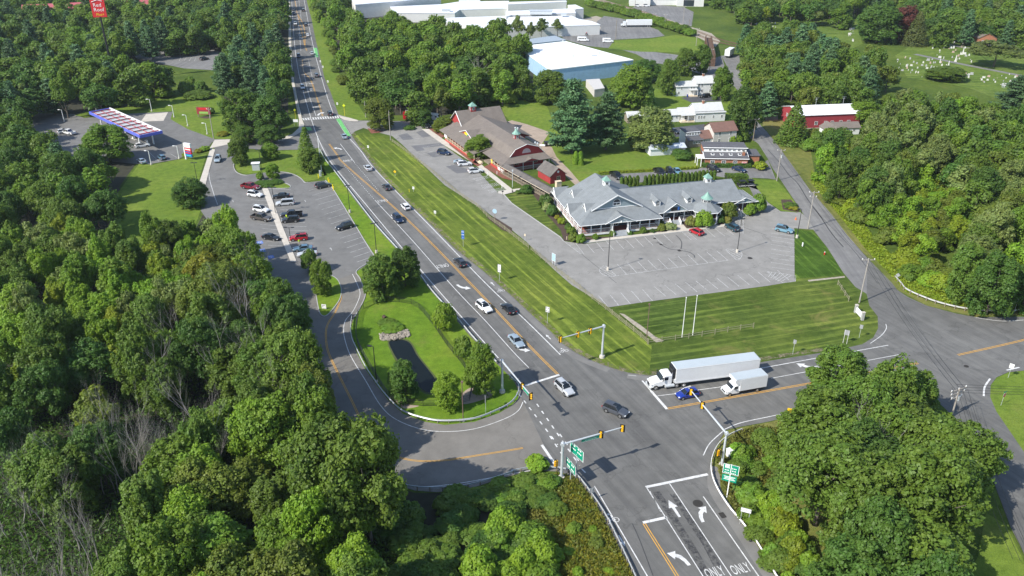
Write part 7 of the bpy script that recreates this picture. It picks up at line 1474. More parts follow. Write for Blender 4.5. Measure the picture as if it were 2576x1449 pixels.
# vans, food truck, box truck, semi
def van(label, pos, h, L=5.8, W=2.0, Ht=2.5, rows_=0, name='van', snout=.9):
 rt = thing(name, label, 'van', pos, h); m = MB(); hl = L/2
 st = []
 for x,k,zt,zs in ((-hl,.95,Ht-.1,1.2),(-hl+.1,1,Ht,1.2),(hl-1.9,1,Ht,1.2),(hl-1.55,.98,Ht-.1,1.2)):
  w = W/2*k; st.append([(x,-w,.4),(x,-w,zs),(x,-w*.92,zt-.15),(x,-w*.8,zt),(x,w*.8,zt),(x,w*.92,zt-.15),(x,w,zs),(x,w,.4)])
 w = W/2; st.append([(hl-snout,-w*.97,.4),(hl-snout,-w*.97,1.15),(hl-snout,-w*.92,1.3),(hl-snout,-w*.8,1.36),(hl-snout,w*.8,1.36),(hl-snout,w*.92,1.3),(hl-snout,w*.97,1.15),(hl-snout,w*.97,.4)])
 st.append([(hl,-w*.8,.45),(hl,-w*.85,.8),(hl,-w*.85,.9),(hl,-w*.75,.95),(hl,w*.75,.95),(hl,w*.85,.9),(hl,w*.85,.8),(hl,w*.8,.45)])
 loft(m, st, PC['white'], False)
 for s in (-1,1):
  for x in (hl-1.0,-hl+1.1): m.tube((x,s*(w-.18),.36),(x,s*(w+.004),.36),.42,.42,16,BLACK)
 m.build('body',None,rt)
 g = MB(); a = Ht-.22; g.add([(hl-1.5,-w*.78,a),(hl-snout+.02,-w*.78,1.40),(hl-snout+.02,w*.78,1.40),(hl-1.5,w*.78,a)],[(0,1,2,3)],GLASS)
 for s in (-1,1):
  g.box((hl-1.9,s*(w*.985),1.6),(.7,.05,.5),GLASS)
  for k in range(rows_): g.box((hl-2.9-.8*k,s*(w*.975),1.65),(.65,.06,.5),GLASS)
 g.build('windows',None,rt)
 for x in (hl-1.0,-hl+1.1):
  for s in (-1,1): wheel(rt,(x,s*(w-.1),.36),.36,.22,s)
 for s in (-1,1): l = MB(); l.box((hl-.06,s*w*.68,.82),(.14,.25,.2),LAMPW); l.build('headlight',None,rt); l = MB(); l.box((-hl,s*w*.9,1.3),(.06,.15,.4),LAMPR); l.build('taillight',None,rt)
 return rt
van('white windowed minibus in the factory yard, left one',cg(*T(2,0,716,405)),R(-8),6.2,2.1,2.4,4,'minibus'); van('white passenger van in the factory yard, right one',cg(*T(2,0,965,418)),R(-6),5.8,2.1,2.3,3,'minibus')
van('tall white cargo van parked beside the food truck',cg(*T(1,0,1790,1195)),ang((1081,297),(1108,299)),6.2,2.05,2.6)
# food truck
p = cg(*T(1,0,1600,1195)); rt = thing('food_truck','red and white food truck with yellow menu panels','food truck',p,ang((1040,299),(1065,300))); m = MB(); m.bx(-3.8,3.6,-1.15,1.15,.5,3.0,PC['white']); m.bx(-4.2,-2.2,-1.17,1.17,.5,3.05,PC['red']); m.bx(-2.2,3.4,-1.18,-1.15,.6,1.3,BOLY); m.bx(-2.2,3.4,-1.19,-1.15,1.3,1.6,SIGN_R); m.build('body',None,rt)
m = MB(); m.bx(-1.6,1.4,-1.22,-1.16,1.7,2.5,DARKM); m.build('serving_hatch',None,rt); m = MB(); m.slab([(-1.7,-2.2,2.5),(1.5,-2.2,2.5),(1.5,-1.2,2.8),(-1.7,-1.2,2.8)],.05,PC['white']); m.build('awning',None,rt); m = MB(); m.box((-3.0,0,3.3),(.8,.8,.5),GALV); m.build('roof_fan',None,rt)
for x in (2.4,-2.6):
 for s in (-1,1): wheel(rt,(x,s*1.02,.42),.42,.26,s)
# semi truck
def semi():
 a, b = G(1913,903,4.1), G(1703,929,4.1); h = ang((2064,960),(1679,1029)); h = math.atan2(b.y-a.y,b.x-a.x); L = 16.15
 n = Vector((-math.sin(h),math.cos(h),0)); fr = b  # near front top corner
 org = Vector((fr.x,fr.y,0)) - n*1.3 if n.y < 0 else Vector((fr.x,fr.y,0)) + n*1.3
 # the near side is the camera side
 off = 1.3; org = Vector((fr.x,fr.y,0)) + (n*off if n.y > 0 else -n*off)
 rt = thing('articulated_truck','white day cab truck with a long white box trailer waiting at the stop line','truck',org,h)
 TR = M('trailer_white',(.70,.71,.72),.5,var=.04); TT = M('trailer_roof',(.42,.47,.50),.6,var=.05,sc=.4)
 m = MB(); m.bx(-L,0,-1.28,1.28,1.12,4.02,TR); m.bx(-L-.02,.02,-1.32,-1.27,1.05,1.32,TR); m.bx(-L,0,1.27,1.32,1.05,1.32,TR); m.bx(-L-.02,.02,-1.31,1.31,3.9,4.03,TR)
 for k in range(1,27): m.bx(-L*k/27-.02,-L*k/27+.02,-1.295,-1.28,1.32,3.9,M('trailer_seam',(.62,.63,.64),.6,var=0) if 'trailer_seam' not in bpy.data.materials else bpy.data.materials['trailer_seam'])
 tr = m.build('trailer',None,rt); m = MB(); m.bx(-L+.05,-.05,-1.24,1.24,4.03,4.09,TT); m.build('trailer_roof',None,tr)
 m = MB(); m.bx(.0,.42,-1.05,1.05,1.9,3.95,DARKM); m.bx(.38,.52,-.85,.85,2.2,3.7,BLACK); m.bx(0,.25,-1.25,1.25,1.2,1.9,PC['white']); m.build('cooling_unit',None,tr)
 m = MB(); m.bx(-L+.1,-.1,-1.1,1.1,.95,1.12,DARKM); m.tube((-5.2,-1.2,.85),(-4.2,-1.2,.85),.33,.33,14,GALV); m.bx(-9.5,-9.2,-1,-.8,.3,1.0,DARKM); m.bx(-L+.1,-L+4.0,-.9,.9,.6,.95,DARKM); m.bx(-L-.02,-L+.0,-1.2,1.2,.45,.6,DARKM); m.build('underframe',None,tr)
 m = MB(); [m.bx(-3.4+.22*k,-3.25+.22*k,-1.31,-1.296,1.5,1.8,M('pale_lettering',(.5,.53,.56),.6,var=0) if k == 0 else bpy.data.materials['pale_lettering']) for k in range(9) if k != 4]; m.build('lettering',None,tr)
 for x in (-L+1.2,-L+2.5):
  for s in (-1,1): wheel(tr,(x,s*1.05,.5),.5,.5,s)
 # tractor
 m = MB(); m.bx(-2.6,3.4,-.45,.45,.6,.95,DARKM); m.bx(-1.8,.6,-.8,.8,.95,1.1,BLACK); m.build('chassis',None,rt)
 W = PC['white']; c = MB()
 loft(c,[[(x,-w,z0),(x,-w,z1-.18),(x,-w*.8,z1),(x,w*.8,z1),(x,w,z1-.18),(x,w,z0)] for x,w,z0,z1 in ((.75,1.18,1.0,2.95),(1.2,1.18,.95,3.0),(2.0,1.15,.95,2.98),(2.35,1.1,.95,2.75))],W,True)
 c.build('cab',None,rt); hd = MB()
 loft(hd,[[(x,-w,z0),(x,-w,z1-.25),(x,-w*.7,z1),(x,w*.7,z1),(x,w,z1-.25),(x,w,z0)] for x,w,z0,z1 in ((2.3,1.12,.75,2.0),(3.2,1.1,.75,1.9),(4.0,1.08,.6,1.72),(4.45,.95,.6,1.5),(4.6,.8,.65,1.2))],W,True)
 hd.box((4.62,0,.95),(.05,1.1,.7),BLACK); hd.box((4.6,0,.5),(.3,2.2,.3),GALV); hd.build('hood',None,rt)
 g = MB(); g.add([(2.33,-1.0,2.75),(2.85,-1.02,1.98),(2.85,1.02,1.98),(2.33,1.0,2.75)],[(0,1,2,3)],GLASS)
 for s in (-1,1): g.box((1.75,s*1.17,2.25),(.75,.04,.65),GLASS)
 g.build('windows',None,rt)
 for s in (-1,1):
  m = MB(); m.tube((2.4,s*1.15,2.6),(2.5,s*1.45,2.6),.03,.03,6,DARKM); m.box((2.5,s*1.45,2.3),(.12,.2,.75),BLACK); m.build('mirror',None,rt); m = MB(); m.tube((.2,s*1.15,.7),(1.9,s*1.15,.7),.32,.32,14,GALV); m.build('fuel_tank',None,rt)
  l = MB(); l.box((4.35,s*.98,1.15),(.3,.25,.25),LAMPW); l.build('headlight',None,rt); wheel(rt,(3.6,s*1.0,.5),.5,.3,s)
  for x in (-1.7,-.3): wheel(rt,(x,s*1.02,.5),.5,.48,s)
 m = MB(); m.tube((.62,1.0,1.0),(.62,1.0,3.3),.09,.09,8,CHROME); m.build('exhaust_stack',None,rt); m = MB(); m.bx(.5,1.0,-1.2,-1.16,1.0,2.4,PC['white']); m.build('side_fairing',None,rt)
 m = MB(); m.box((-2.3,-1.15,.75),(.08,.5,.6),BOLY); m.build('mud_flap',None,rt)
semi()
def boxtruck():
 a, b = GT(2,2,2560,985), GT(2,2,2240,1065); h = math.atan2(b.y-a.y,b.x-a.x); c = GT(2,2,2245,1085); n = Vector((-math.sin(h),math.cos(h),0)); n = n if n.y > 0 else -n
 org = Vector((c.x,c.y,0))+n*1.0; h = ang((2064,960),(1679,1029)); rt = thing('box_truck','white box truck with rounded cab overhang beside the long trailer','truck',org,h)
 W = PC['white']; TR = bpy.data.materials['trailer_white']; m = MB(); m.bx(-6.1,-.75,-1.2,1.2,.95,3.35,TR); b = m.build('cargo_box',None,rt)
 m = MB(); loft(m,[[(x,-1.18,z0),(x,-1.18,3.3),(x,1.18,3.3),(x,1.18,z0)] for x,z0 in ((-.75,2.2),(-.3,2.35),(.1,2.6),(.3,2.85))],TR); m.build('cab_overhang',None,b)
 m = MB(); m.bx(-6.0,.15,-1.16,1.16,3.35,3.42,bpy.data.materials['trailer_roof']); m.build('box_roof',None,b); m = MB(); m.bx(-6,-.7,-.9,.9,.55,.95,DARKM); m.build('underframe',None,b)
 m = MB(); loft(m,[[(x,-w,z0),(x,-w,z1-.2),(x,-w*.85,z1),(x,w*.85,z1),(x,w,z1-.2),(x,w,z0)] for x,w,z0,z1 in ((-.8,1.0,.45,2.2),(-.2,1.0,.45,2.25),(.1,.99,.45,2.15),(.85,.98,.45,1.35),(1.5,.95,.5,1.2),(1.75,.85,.5,1.0))],W,True); m.box((1.78,0,.6),(.12,1.8,.25),GALV); m.box((1.76,0,.85),(.06,1.1,.25),BLACK); m.build('cab',None,rt)
 g = MB(); g.add([(.14,-.85,2.10),(.80,-.87,1.42),(.80,.87,1.42),(.14,.85,2.10)],[(0,1,2,3)],GLASS)
 for s in (-1,1): g.box((-.1,s*1.0,1.65),(.7,.04,.5),GLASS)
 g.build('windows',None,rt)
 for s in (-1,1):
  l = MB(); l.box((1.68,s*.78,.98),(.14,.28,.2),LAMPW); l.build('headlight',None,rt); wheel(rt,(1.0,s*.9,.38),.38,.25,s); wheel(rt,(-4.4,s*.9,.38),.38,.45,s); m = MB(); m.box((.3,s*1.2,1.6),(.1,.2,.4),BLACK); m.build('mirror',None,rt)
boxtruck()
def trailer(label, pos, h, L=13, tractor=False):
 rt = thing('box_trailer',label,'trailer',pos,h); TR = bpy.data.materials['trailer_white']; m = MB(); m.bx(-L,0,-1.28,1.28,1.1,4.0,TR); m.build('cargo_box',None,rt); m = MB(); m.bx(-L+.2,-.2,-1,1,.7,1.1,DARKM); m.bx(-1.8,-1.5,-.9,.9,.1,.9,DARKM); m.build('underframe',None,rt)
 for x in (-L+1.2,-L+2.5):
  for s in (-1,1): wheel(rt,(x,s*1.05,.5),.5,.45,s)
 if tractor: m = MB(); m.bx(.4,2.0,-1.15,1.15,.9,3.0,PC['white']); m.bx(2.0,3.2,-1.0,1.0,.7,1.7,PC['white']); m.build('cab',None,rt); [wheel(rt,(x,s*1.0,.5),.5,.3,s) for x in (2.6,.6) for s in (-1,1)]
trailer('long white trailer with its tractor in the factory yard',G(*T(2,0,1150,270)),R(183),15,True); trailer('white trailer parked beside the rusty bridge',G(*T(2,0,2160,585)),R(-120),8)
# flat utility carts behind the restaurant
for X,Y,l in ((2310,430,'dark utility cart on the grass behind the hedge, left one'),(2395,425,'dark utility cart on the grass behind the hedge, right one')):
 rt = thing('utility_cart',l,'cart',GT(2,1,X,Y),R(10)); m = MB(); m.bx(-1.3,1.3,-.8,.8,.35,.7,DARKM); m.bx(-1.2,-.9,-.8,.8,.7,1.1,DARKM); m.build('bed',None,rt); m = MB(); m.box((0,-.82,.5),(2.4,.05,.15),WHITE); m.build('side_rail',None,rt)
 m = MB(); m.box((.1,0,1.85),(1.8,1.5,.06),BLACK); [m.box((x,y,1.3),(.05,.05,1.1),BLACK) for x in (-.7,.9) for y in (-.7,.7)]; m.build('canopy',None,rt)
 for x in (-.8,.8):
  for s in (-1,1): wheel(rt,(x,s*.8,.28),.28,.2,s)
rt = thing('tractor','small red loader at the open factory door','tractor',G(*T(2,0,735,352)),R(-20)); m = MB(); m.bx(-1.6,1.2,-.8,.8,.6,1.6,PC['red']); m.build('body',None,rt); m = MB(); m.bx(-.8,.5,-.7,.7,1.6,2.6,BLACK); m.build('cab',None,rt)
for x in (-1.0,1.0):
 for s in (-1,1): wheel(rt,(x,s*.9,.6),.6,.4,s)
m = MB(); m.tube((0,0,.0),(0,0,1.0),.3,.33,12); o = m.build('waste_bin',PC['blue']); o.location = G(*T(2,0,1765,975)); tag(o,'blue wheeled bin beside the porch of the white farmhouse','bin')
m = MB(); m.box((0,0,.5),(.7,.7,1.0)); o = m.build('waste_bin',PC['blue']); o.location = G(*T(2,0,1628,965)); tag(o,'blue bin at the left corner of the white farmhouse','bin')
# ---- people
def person(label, pos, h, shirt, legs, pose=0):
 rt = thing('person',label,'person',pos,h)
 V = [(0,0,.95),(0,0,1.2),(0,.0,1.42),(0,0,1.52),(0.01,0,1.66),(-.0,.20,1.40),(.05,.27,1.12),(.16,.26,.92),(0,-.20,1.40),(.08,-.27,1.14),(.22,-.22,.98),(.02,.10,.90),(.06,.12,.50),(.02,.12,.08),(.14,.12,.03),(-.02,-.10,.90),(-.05,-.12,.50),(-.12,-.12,.08),(.0,-.12,.03)]
 E = [(0,1),(1,2),(2,3),(3,4),(2,5),(5,6),(6,7),(2,8),(8,9),(9,10),(0,11),(11,12),(12,13),(13,14),(0,15),(15,16),(16,17),(17,18)]
 rad = [(.15,.13),(.14,.12),(.16,.12),(.055,.055),(.10,.105),(.065,.065),(.048,.048),(.035,.035),(.065,.065),(.048,.048),(.035,.035),(.095,.09),(.065,.065),(.045,.045),(.04,.03),(.095,.09),(.065,.065),(.045,.045),(.04,.03)]
 me = bpy.data.meshes.new('body'); me.from_pydata(V,E,[]); o = bpy.data.objects.new('body',me); C.objects.link(o); o.parent = rt
 md = o.modifiers.new('s','SKIN');
 for i,r_ in enumerate(rad): me.skin_vertices[0].data[i].radius = (r_[0],r_[1])
 me.skin_vertices[0].data[0].use_root = True; o.modifiers.new('u','SUBSURF').levels = 1; o.modifiers['u'].render_levels = 2
 skin, snt, sb = new_mat('clothed_figure'); tc = snt.nodes.new('ShaderNodeTexCoord'); sx = snt.nodes.new('ShaderNodeSeparateXYZ'); snt.links.new(tc.outputs['Object'],sx.inputs[0])
 d = snt.nodes.new('ShaderNodeMath'); d.operation = 'DIVIDE'; d.inputs[1].default_value = 1.8; snt.links.new(sx.outputs[2],d.inputs[0])
 r_ = ramp(snt,d.outputs[0],[(0,(.03,.03,.03)),(.06,legs),(.50,legs),(.51,shirt),(.82,shirt),(.83,(.45,.28,.2)),(1,(.45,.28,.2))]); snt.nodes[-1].color_ramp.interpolation = 'CONSTANT' if hasattr(snt.nodes[-1],'color_ramp') else None
 snt.links.new(r_,sb.inputs['Base Color']); sb.inputs['Roughness'].default_value = .8; me.materials.append(skin)
 hr = MB(); hr.cone((0,0,1.70),.115,.06,12,None,0,.09); hr.cone((0,0,1.76),.09,.04,12,None,0,.03); hr.build('hair',BLACK,rt)
person('person in a lime safety vest and light trousers standing by the red car',cg(*zz(755,1085)),R(120),(.55,.75,.03),(.42,.38,.30))
person('person in a lime vest standing between the black pickup and the black car',cg(*zz(592,765)),R(60),(.55,.75,.03),(.05,.06,.1))
# ================================================================ TREES AND SHRUBS
def leaf_mesh(name, pos, nrm, size, elong=1.35, seed=0, lift=.0):
 """one small folded-free quad per leaf clump, oriented by nrm with scatter"""
 rs = np.random.RandomState(seed); n = len(pos)
 N_ = nrm + rs.normal(0,.55,(n,3)); N_ /= np.linalg.norm(N_,axis=1)[:,None]+1e-9
 A = np.cross(N_, rs.normal(0,1,(n,3))); A /= np.linalg.norm(A,axis=1)[:,None]+1e-9
 B = np.cross(N_, A); s = (size*(.65+.7*rs.rand(n)))[:,None] if np.ndim(size) else size*(.65+.7*rs.rand(n))[:,None]
 A = A*s*elong*.5; B = B*s*.5
 V = np.empty((n,4,3)); V[:,0] = pos-A; V[:,1] = pos-B*.9; V[:,2] = pos+A; V[:,3] = pos+B*.9
 me = bpy.data.meshes.new(name); me.vertices.add(4*n); me.vertices.foreach_set('co', V.reshape(-1))
 me.loops.add(4*n); me.loops.foreach_set('vertex_index', np.arange(4*n,dtype=np.int32))
 me.polygons.add(n); me.polygons.foreach_set('loop_start', np.arange(0,4*n,4,dtype=np.int32))
 me.update(calc_edges=True); return me
def unit(rs, n, zmin=-.45):
 d = rs.normal(0,1,(n*4+24,3)); d /= np.linalg.norm(d,axis=1)[:,None]; d = d[d[:,2] > zmin][:n]
 return d
def crown(seed, Rr, z0, z1, nb=26, npuff=14, nl=40, puff=.62, size=.36, style='oak', inner=900):
 rs = np.random.RandomState(seed); zc = (z0+z1)/2; Rz = (z1-z0)/2; P = []; Nn = []
 ax = np.array([Rr,Rr,Rz])
 for b in range(nb):
  d = unit(rs,1,-.6)[0]
  if style == 'oak': c = np.array([0,0,zc]) + d*ax*rs.uniform(.50,.78); rb = np.array([1,1,1.0])*Rr*rs.uniform(.24,.40)
  elif style == 'ash': c = np.array([0,0,zc]) + d*ax*rs.uniform(.35,.78); rb = np.array([.75,.75,1.5])*Rr*rs.uniform(.20,.34)
  elif style == 'egg':
   t = rs.uniform(.02,1)**.9; zz_ = z0+(z1-z0)*t; er = math.sqrt(max(0,1-((t-.36)/.66)**2)) if t > .36 else .72+.28*t/.36; a = rs.uniform(0,6.283); k_ = rs.uniform(.55,.82)*er; c = np.array([Rr*k_*math.cos(a),Rr*k_*math.sin(a),zz_*.93]); rb = np.array([1,1,1.15])*Rr*rs.uniform(.20,.32); d = np.array([math.cos(a),math.sin(a),t-.3])
  elif style == 'loose': c = np.array([0,0,zc]) + d*ax*rs.uniform(.45,.9); rb = np.array([1,1,.6])*Rr*rs.uniform(.18,.34)
  else: c = np.array([0,0,zc]) + d*ax*rs.uniform(.40,.66); rb = np.array([1,1,1])*Rr*rs.uniform(.30,.42)
  nx_ = int(npuff*nl*.28); ux = unit(rs,nx_,-.6); P.append(c+ux*rb*rs.uniform(.7,1.25,(len(ux),1))); Nn.append(ux+np.array([0,0,.3]))
  dd = unit(rs,npuff,-.5); pc = c + dd*rb*rs.uniform(.75,1.05,(len(dd),1))
  for q,e in zip(pc,dd):
   u_ = unit(rs,nl,-.7); pr = puff*rs.uniform(.6,1.25); P.append(q + u_*pr*rs.uniform(.55,1.05,(len(u_),1))*(np.array([.8,.8,1.35]) if style in ('ash','loose') else np.array([1,1,.9]))); Nn.append(u_*.8+e*.5+np.array([0,0,.35]))
 if inner:
  u_ = unit(rs,inner,-.8); P.append(np.array([0,0,zc])+u_*ax*rs.uniform(.25,.7,(len(u_),1))); Nn.append(u_)
 return np.concatenate(P), np.concatenate(Nn)
def limbs(mb, seed, H, Rr, z0, r, n=6, m=None):
 rg_ = random.Random(seed); x = y = 0; pts = [Vector((0,0,-.2))];
 for k in range(1,6): pts.append(Vector((rg_.uniform(-.25,.25)*k*.4, rg_.uniform(-.25,.25)*k*.4, H*.78*k/5)))
 mb.path(pts,[r*(1-.15*k) for k in range(6)],8,m)
 for k in range(n):
  a = 2*PI*k/n+rg_.uniform(-.4,.4); zb = rg_.uniform(z0*.8,H*.55); i = min(4,int(zb/(H*.78)*5)); s = pts[i].lerp(pts[i+1],zb/(H*.78)*5-i)
  e = Vector((math.cos(a)*Rr*.65,math.sin(a)*Rr*.65,min(H*.85,zb+Rr*rg_.uniform(.5,1.0)))); mid = s.lerp(e,.5)+Vector((0,0,-.15*Rr)); mb.path([s,mid,e],[r*.45,r*.3,r*.12],6,m)
VAR = {}
def variant(key, kind, seed, Rr, H, lod=0, **kw):
 """builds (trunk mesh, crown mesh) of nominal radius and height"""
 f = {0:1.0, 1:.45}[lod]; sz = {0:1.0, 1:1.5}[lod]; tb = MB(); z0 = H*.16
 if kind in ('oak','ash','loose','round','egg'):
  z0 = {'oak':.13,'ash':.14,'loose':.2,'round':.07,'egg':.03}[kind]*H
  P,Nn = crown(seed,Rr,z0,H,nb=kw.get('nb',int(28*f)),npuff=kw.get('npuff',14),nl=int(kw.get('nl',38)*(.8 if lod else 1)),puff=kw.get('puff',.62)*(1.25 if lod else 1),size=1,style=kind,inner=int(900*f))
  cm = leaf_mesh('crown',P,Nn,kw.get('size',.36)*sz,seed=seed); limbs(tb,seed,H,Rr,z0,kw.get('tr',.24),6,None)
 elif kind == 'pine':
  rs = np.random.RandomState(seed); P = []; Nn = []; z = H*.12
  while z < H-.4:
   t = z/H; Lb = Rr*(1-t**1.9)*rs.uniform(.85,1.12)+.35; nb = 6 if t < .8 else 4
   for k in range(nb):
    a = 2*PI*k/nb+rs.uniform(-.5,.5); L = Lb*rs.uniform(.7,1.12); n = int(max(3,L/.45))
    for i in range(n):
     s = .18+.82*(i+.5)/n; c = np.array([math.cos(a)*L*s,math.sin(a)*L*s,z+.25*L*s*s-.05*L+rs.uniform(-.1,.1)]); nn = int((26 if lod == 0 else 11)*(1.15-.4*s)); sp = .30+.42*(1-abs(s-.6))
     q = c+rs.normal(0,1,(nn,3))*np.array([sp*.75,sp*.75,.16]); P.append(q); Nn.append(np.tile([math.cos(a)*.5,math.sin(a)*.5,1.0],(nn,1))+rs.normal(0,.3,(nn,3)))
   z += .95 if t < .7 else .7
  P = np.concatenate(P); Nn = np.concatenate(Nn); cm = leaf_mesh('crown',P,Nn,.34*sz,2.0,seed); tb.path([Vector((0,0,-.2)),Vector((.1,0,H*.5)),Vector((0,.1,H*.97))],[.32,.2,.05],8)
 elif kind == 'spruce':
  rs = np.random.RandomState(seed); P = []; Nn = []; z = .5
  while z < H-.2:
   L = Rr*(1-z/H)**.8+.15; n = int((90 if lod == 0 else 36)*(L/Rr+.15)); a = rs.uniform(0,2*PI,n); s = rs.uniform(.35,1.05,n)**.6*L
   P.append(np.stack([np.cos(a)*s,np.sin(a)*s,z-.35*s+rs.normal(0,.12,n)],1)); Nn.append(np.stack([np.cos(a)*.8,np.sin(a)*.8,np.ones(n)*.7],1)); z += .22 if lod == 0 else .3
  P = np.concatenate(P); Nn = np.concatenate(Nn); cm = leaf_mesh('crown',P,Nn,.30*sz,1.7,seed); tb.path([Vector((0,0,-.2)),Vector((0,0,H*.95))],[.22,.04],8)
 elif kind == 'shrub':
  rs = np.random.RandomState(seed); nb = kw.get('nb',46); P = []; Nn = []
  for b in range(nb):
   d = unit(rs,1,-.05)[0]; q = np.array([0,0,H*.30])+d*np.array([Rr,Rr,H*.7])*rs.uniform(.72,1.0); u_ = unit(rs,kw.get('nl',46),-.6); P.append(q+u_*Rr*rs.uniform(.18,.3)); Nn.append(u_+d*.6+[0,0,.3])
  u_ = unit(rs,500,-.2); P.append(np.array([0,0,H*.3])+u_*np.array([Rr,Rr,H*.6])*.7); Nn.append(u_)
  P = np.concatenate(P); P[:,2] = np.maximum(P[:,2],.04); Nn = np.concatenate(Nn); cm = leaf_mesh('crown',P,Nn,kw.get('size',.22),seed=seed)
  for k in range(4): a = k*1.6; tb.path([Vector((0,0,-.1)),Vector((math.cos(a)*Rr*.4,math.sin(a)*Rr*.4,H*.6))],[.05,.02],5)
 elif kind == 'column':
  rs = np.random.RandomState(seed); n = 2600; a = rs.uniform(0,2*PI,n); z = rs.uniform(.05,1,n)*H; r_ = Rr*np.clip(1.0-(z/H)**5,0,1)**.5*rs.uniform(.75,1.03,n)*(.82+.18*np.sin(z*2.1+a*2))
  P = np.stack([np.cos(a)*r_,np.sin(a)*r_,z],1); Nn = np.stack([np.cos(a),np.sin(a),.5+0*a],1); cm = leaf_mesh('crown',P,Nn,.17,seed=seed); tb.path([Vector((0,0,-.1)),Vector((0,0,H*.8))],[.07,.03],6)
 tm = tb; me = bpy.data.meshes.new('trunk'); me.from_pydata([tuple(v) for v in tb.v],[],tb.f); me.polygons.foreach_set('use_smooth',[True]*len(tb.f)); me.update(); me.materials.append(BARK); cm.materials.append(LEAVES['green'])
 VAR[key] = (me, cm, Rr, H); return VAR[key]
for k in range(5): variant(('oak',k),'oak',100+k,5.0,13.0,nb=34,npuff=17,nl=42,puff=.50,size=.285)
for k in range(5): variant(('ash',k),'ash',200+k,4.2,14.5,nb=40,npuff=16,nl=34,puff=.44,size=.27)
for k in range(5): variant(('egg',k),'egg',600+k,4.4,12.0,nb=52,npuff=13,nl=34,puff=.44,size=.27)
for k in range(2): variant(('loose',k),'loose',250+k,4.2,13.0,nb=30,npuff=10,nl=30,puff=.5,size=.3,tr=.16)
for k in range(3): variant(('pine',k),'pine',300+k,5.0,20.0)
for k in range(2): variant(('spruce',k),'spruce',350+k,3.2,13.0)
for k in range(3): variant(('round',k),'round',400+k,2.4,5.6,nb=24,npuff=12,nl=34,puff=.36,size=.22,tr=.1)
for k in range(4): variant(('shrub',k),'shrub',450+k,1.0,1.6)
for k in range(2): variant(('bush',k),'shrub',470+k,2.2,3.4,nb=64,nl=70,size=.27)
for k in range(3): variant(('column',k),'column',480+k,.62,2.9)
NV = {'egg':5,'oak':5,'ash':5,'loose':2,'pine':3,'spruce':2,'round':3,'shrub':4,'bush':2,'column':3}
tr_ = random.Random(77)
def plant(kind, pos, H, Rr, leafk, label, cat='tree', group=None, name=None, rz=None, v=None):
 k = tr_.randrange(NV[kind]) if v is None else v; tm, cm, R0, H0 = VAR[(kind,k)]
 nm = name or {'pine':'pine_tree','spruce':'spruce_tree','shrub':'shrub','bush':'bush','column':'hedge_tree'}.get(kind,'leafy_tree')
 rt = thing(nm, label, cat, (pos.x,pos.y,0), tr_.uniform(0,6.28) if rz is None else rz, group); rt.scale = (Rr/R0,Rr/R0*tr_.uniform(.92,1.08),H/H0)
 o = bpy.data.objects.new('trunk' if kind not in ('shrub','bush') else 'stems', tm); C.objects.link(o); o.parent = rt
 o = bpy.data.objects.new('crown' if kind not in ('shrub','bush') else 'foliage', cm); C.objects.link(o); o.parent = rt
 remat(o, LEAVES[leafk]); return rt
def box_tree(kind, u0, v0, u1, v1, leafk, label, cat='tree', group=None, name=None, hk=1.0, drop=.22, **kw):
 """tree whose outline spans the survey box"""
 u = (u0+u1)/2; w_ = u1-u0; vb = v1-w_*drop; b = G(u,vb); H = HT((u,vb),(u,v0))*hk; dist = math.hypot(b.y, CAMH-H/2); Rr = w_/2*(dist*1.05)/FPX
 return plant(kind,b,max(H,.5),max(Rr,.3),leafk,label,cat,group,name,**kw)
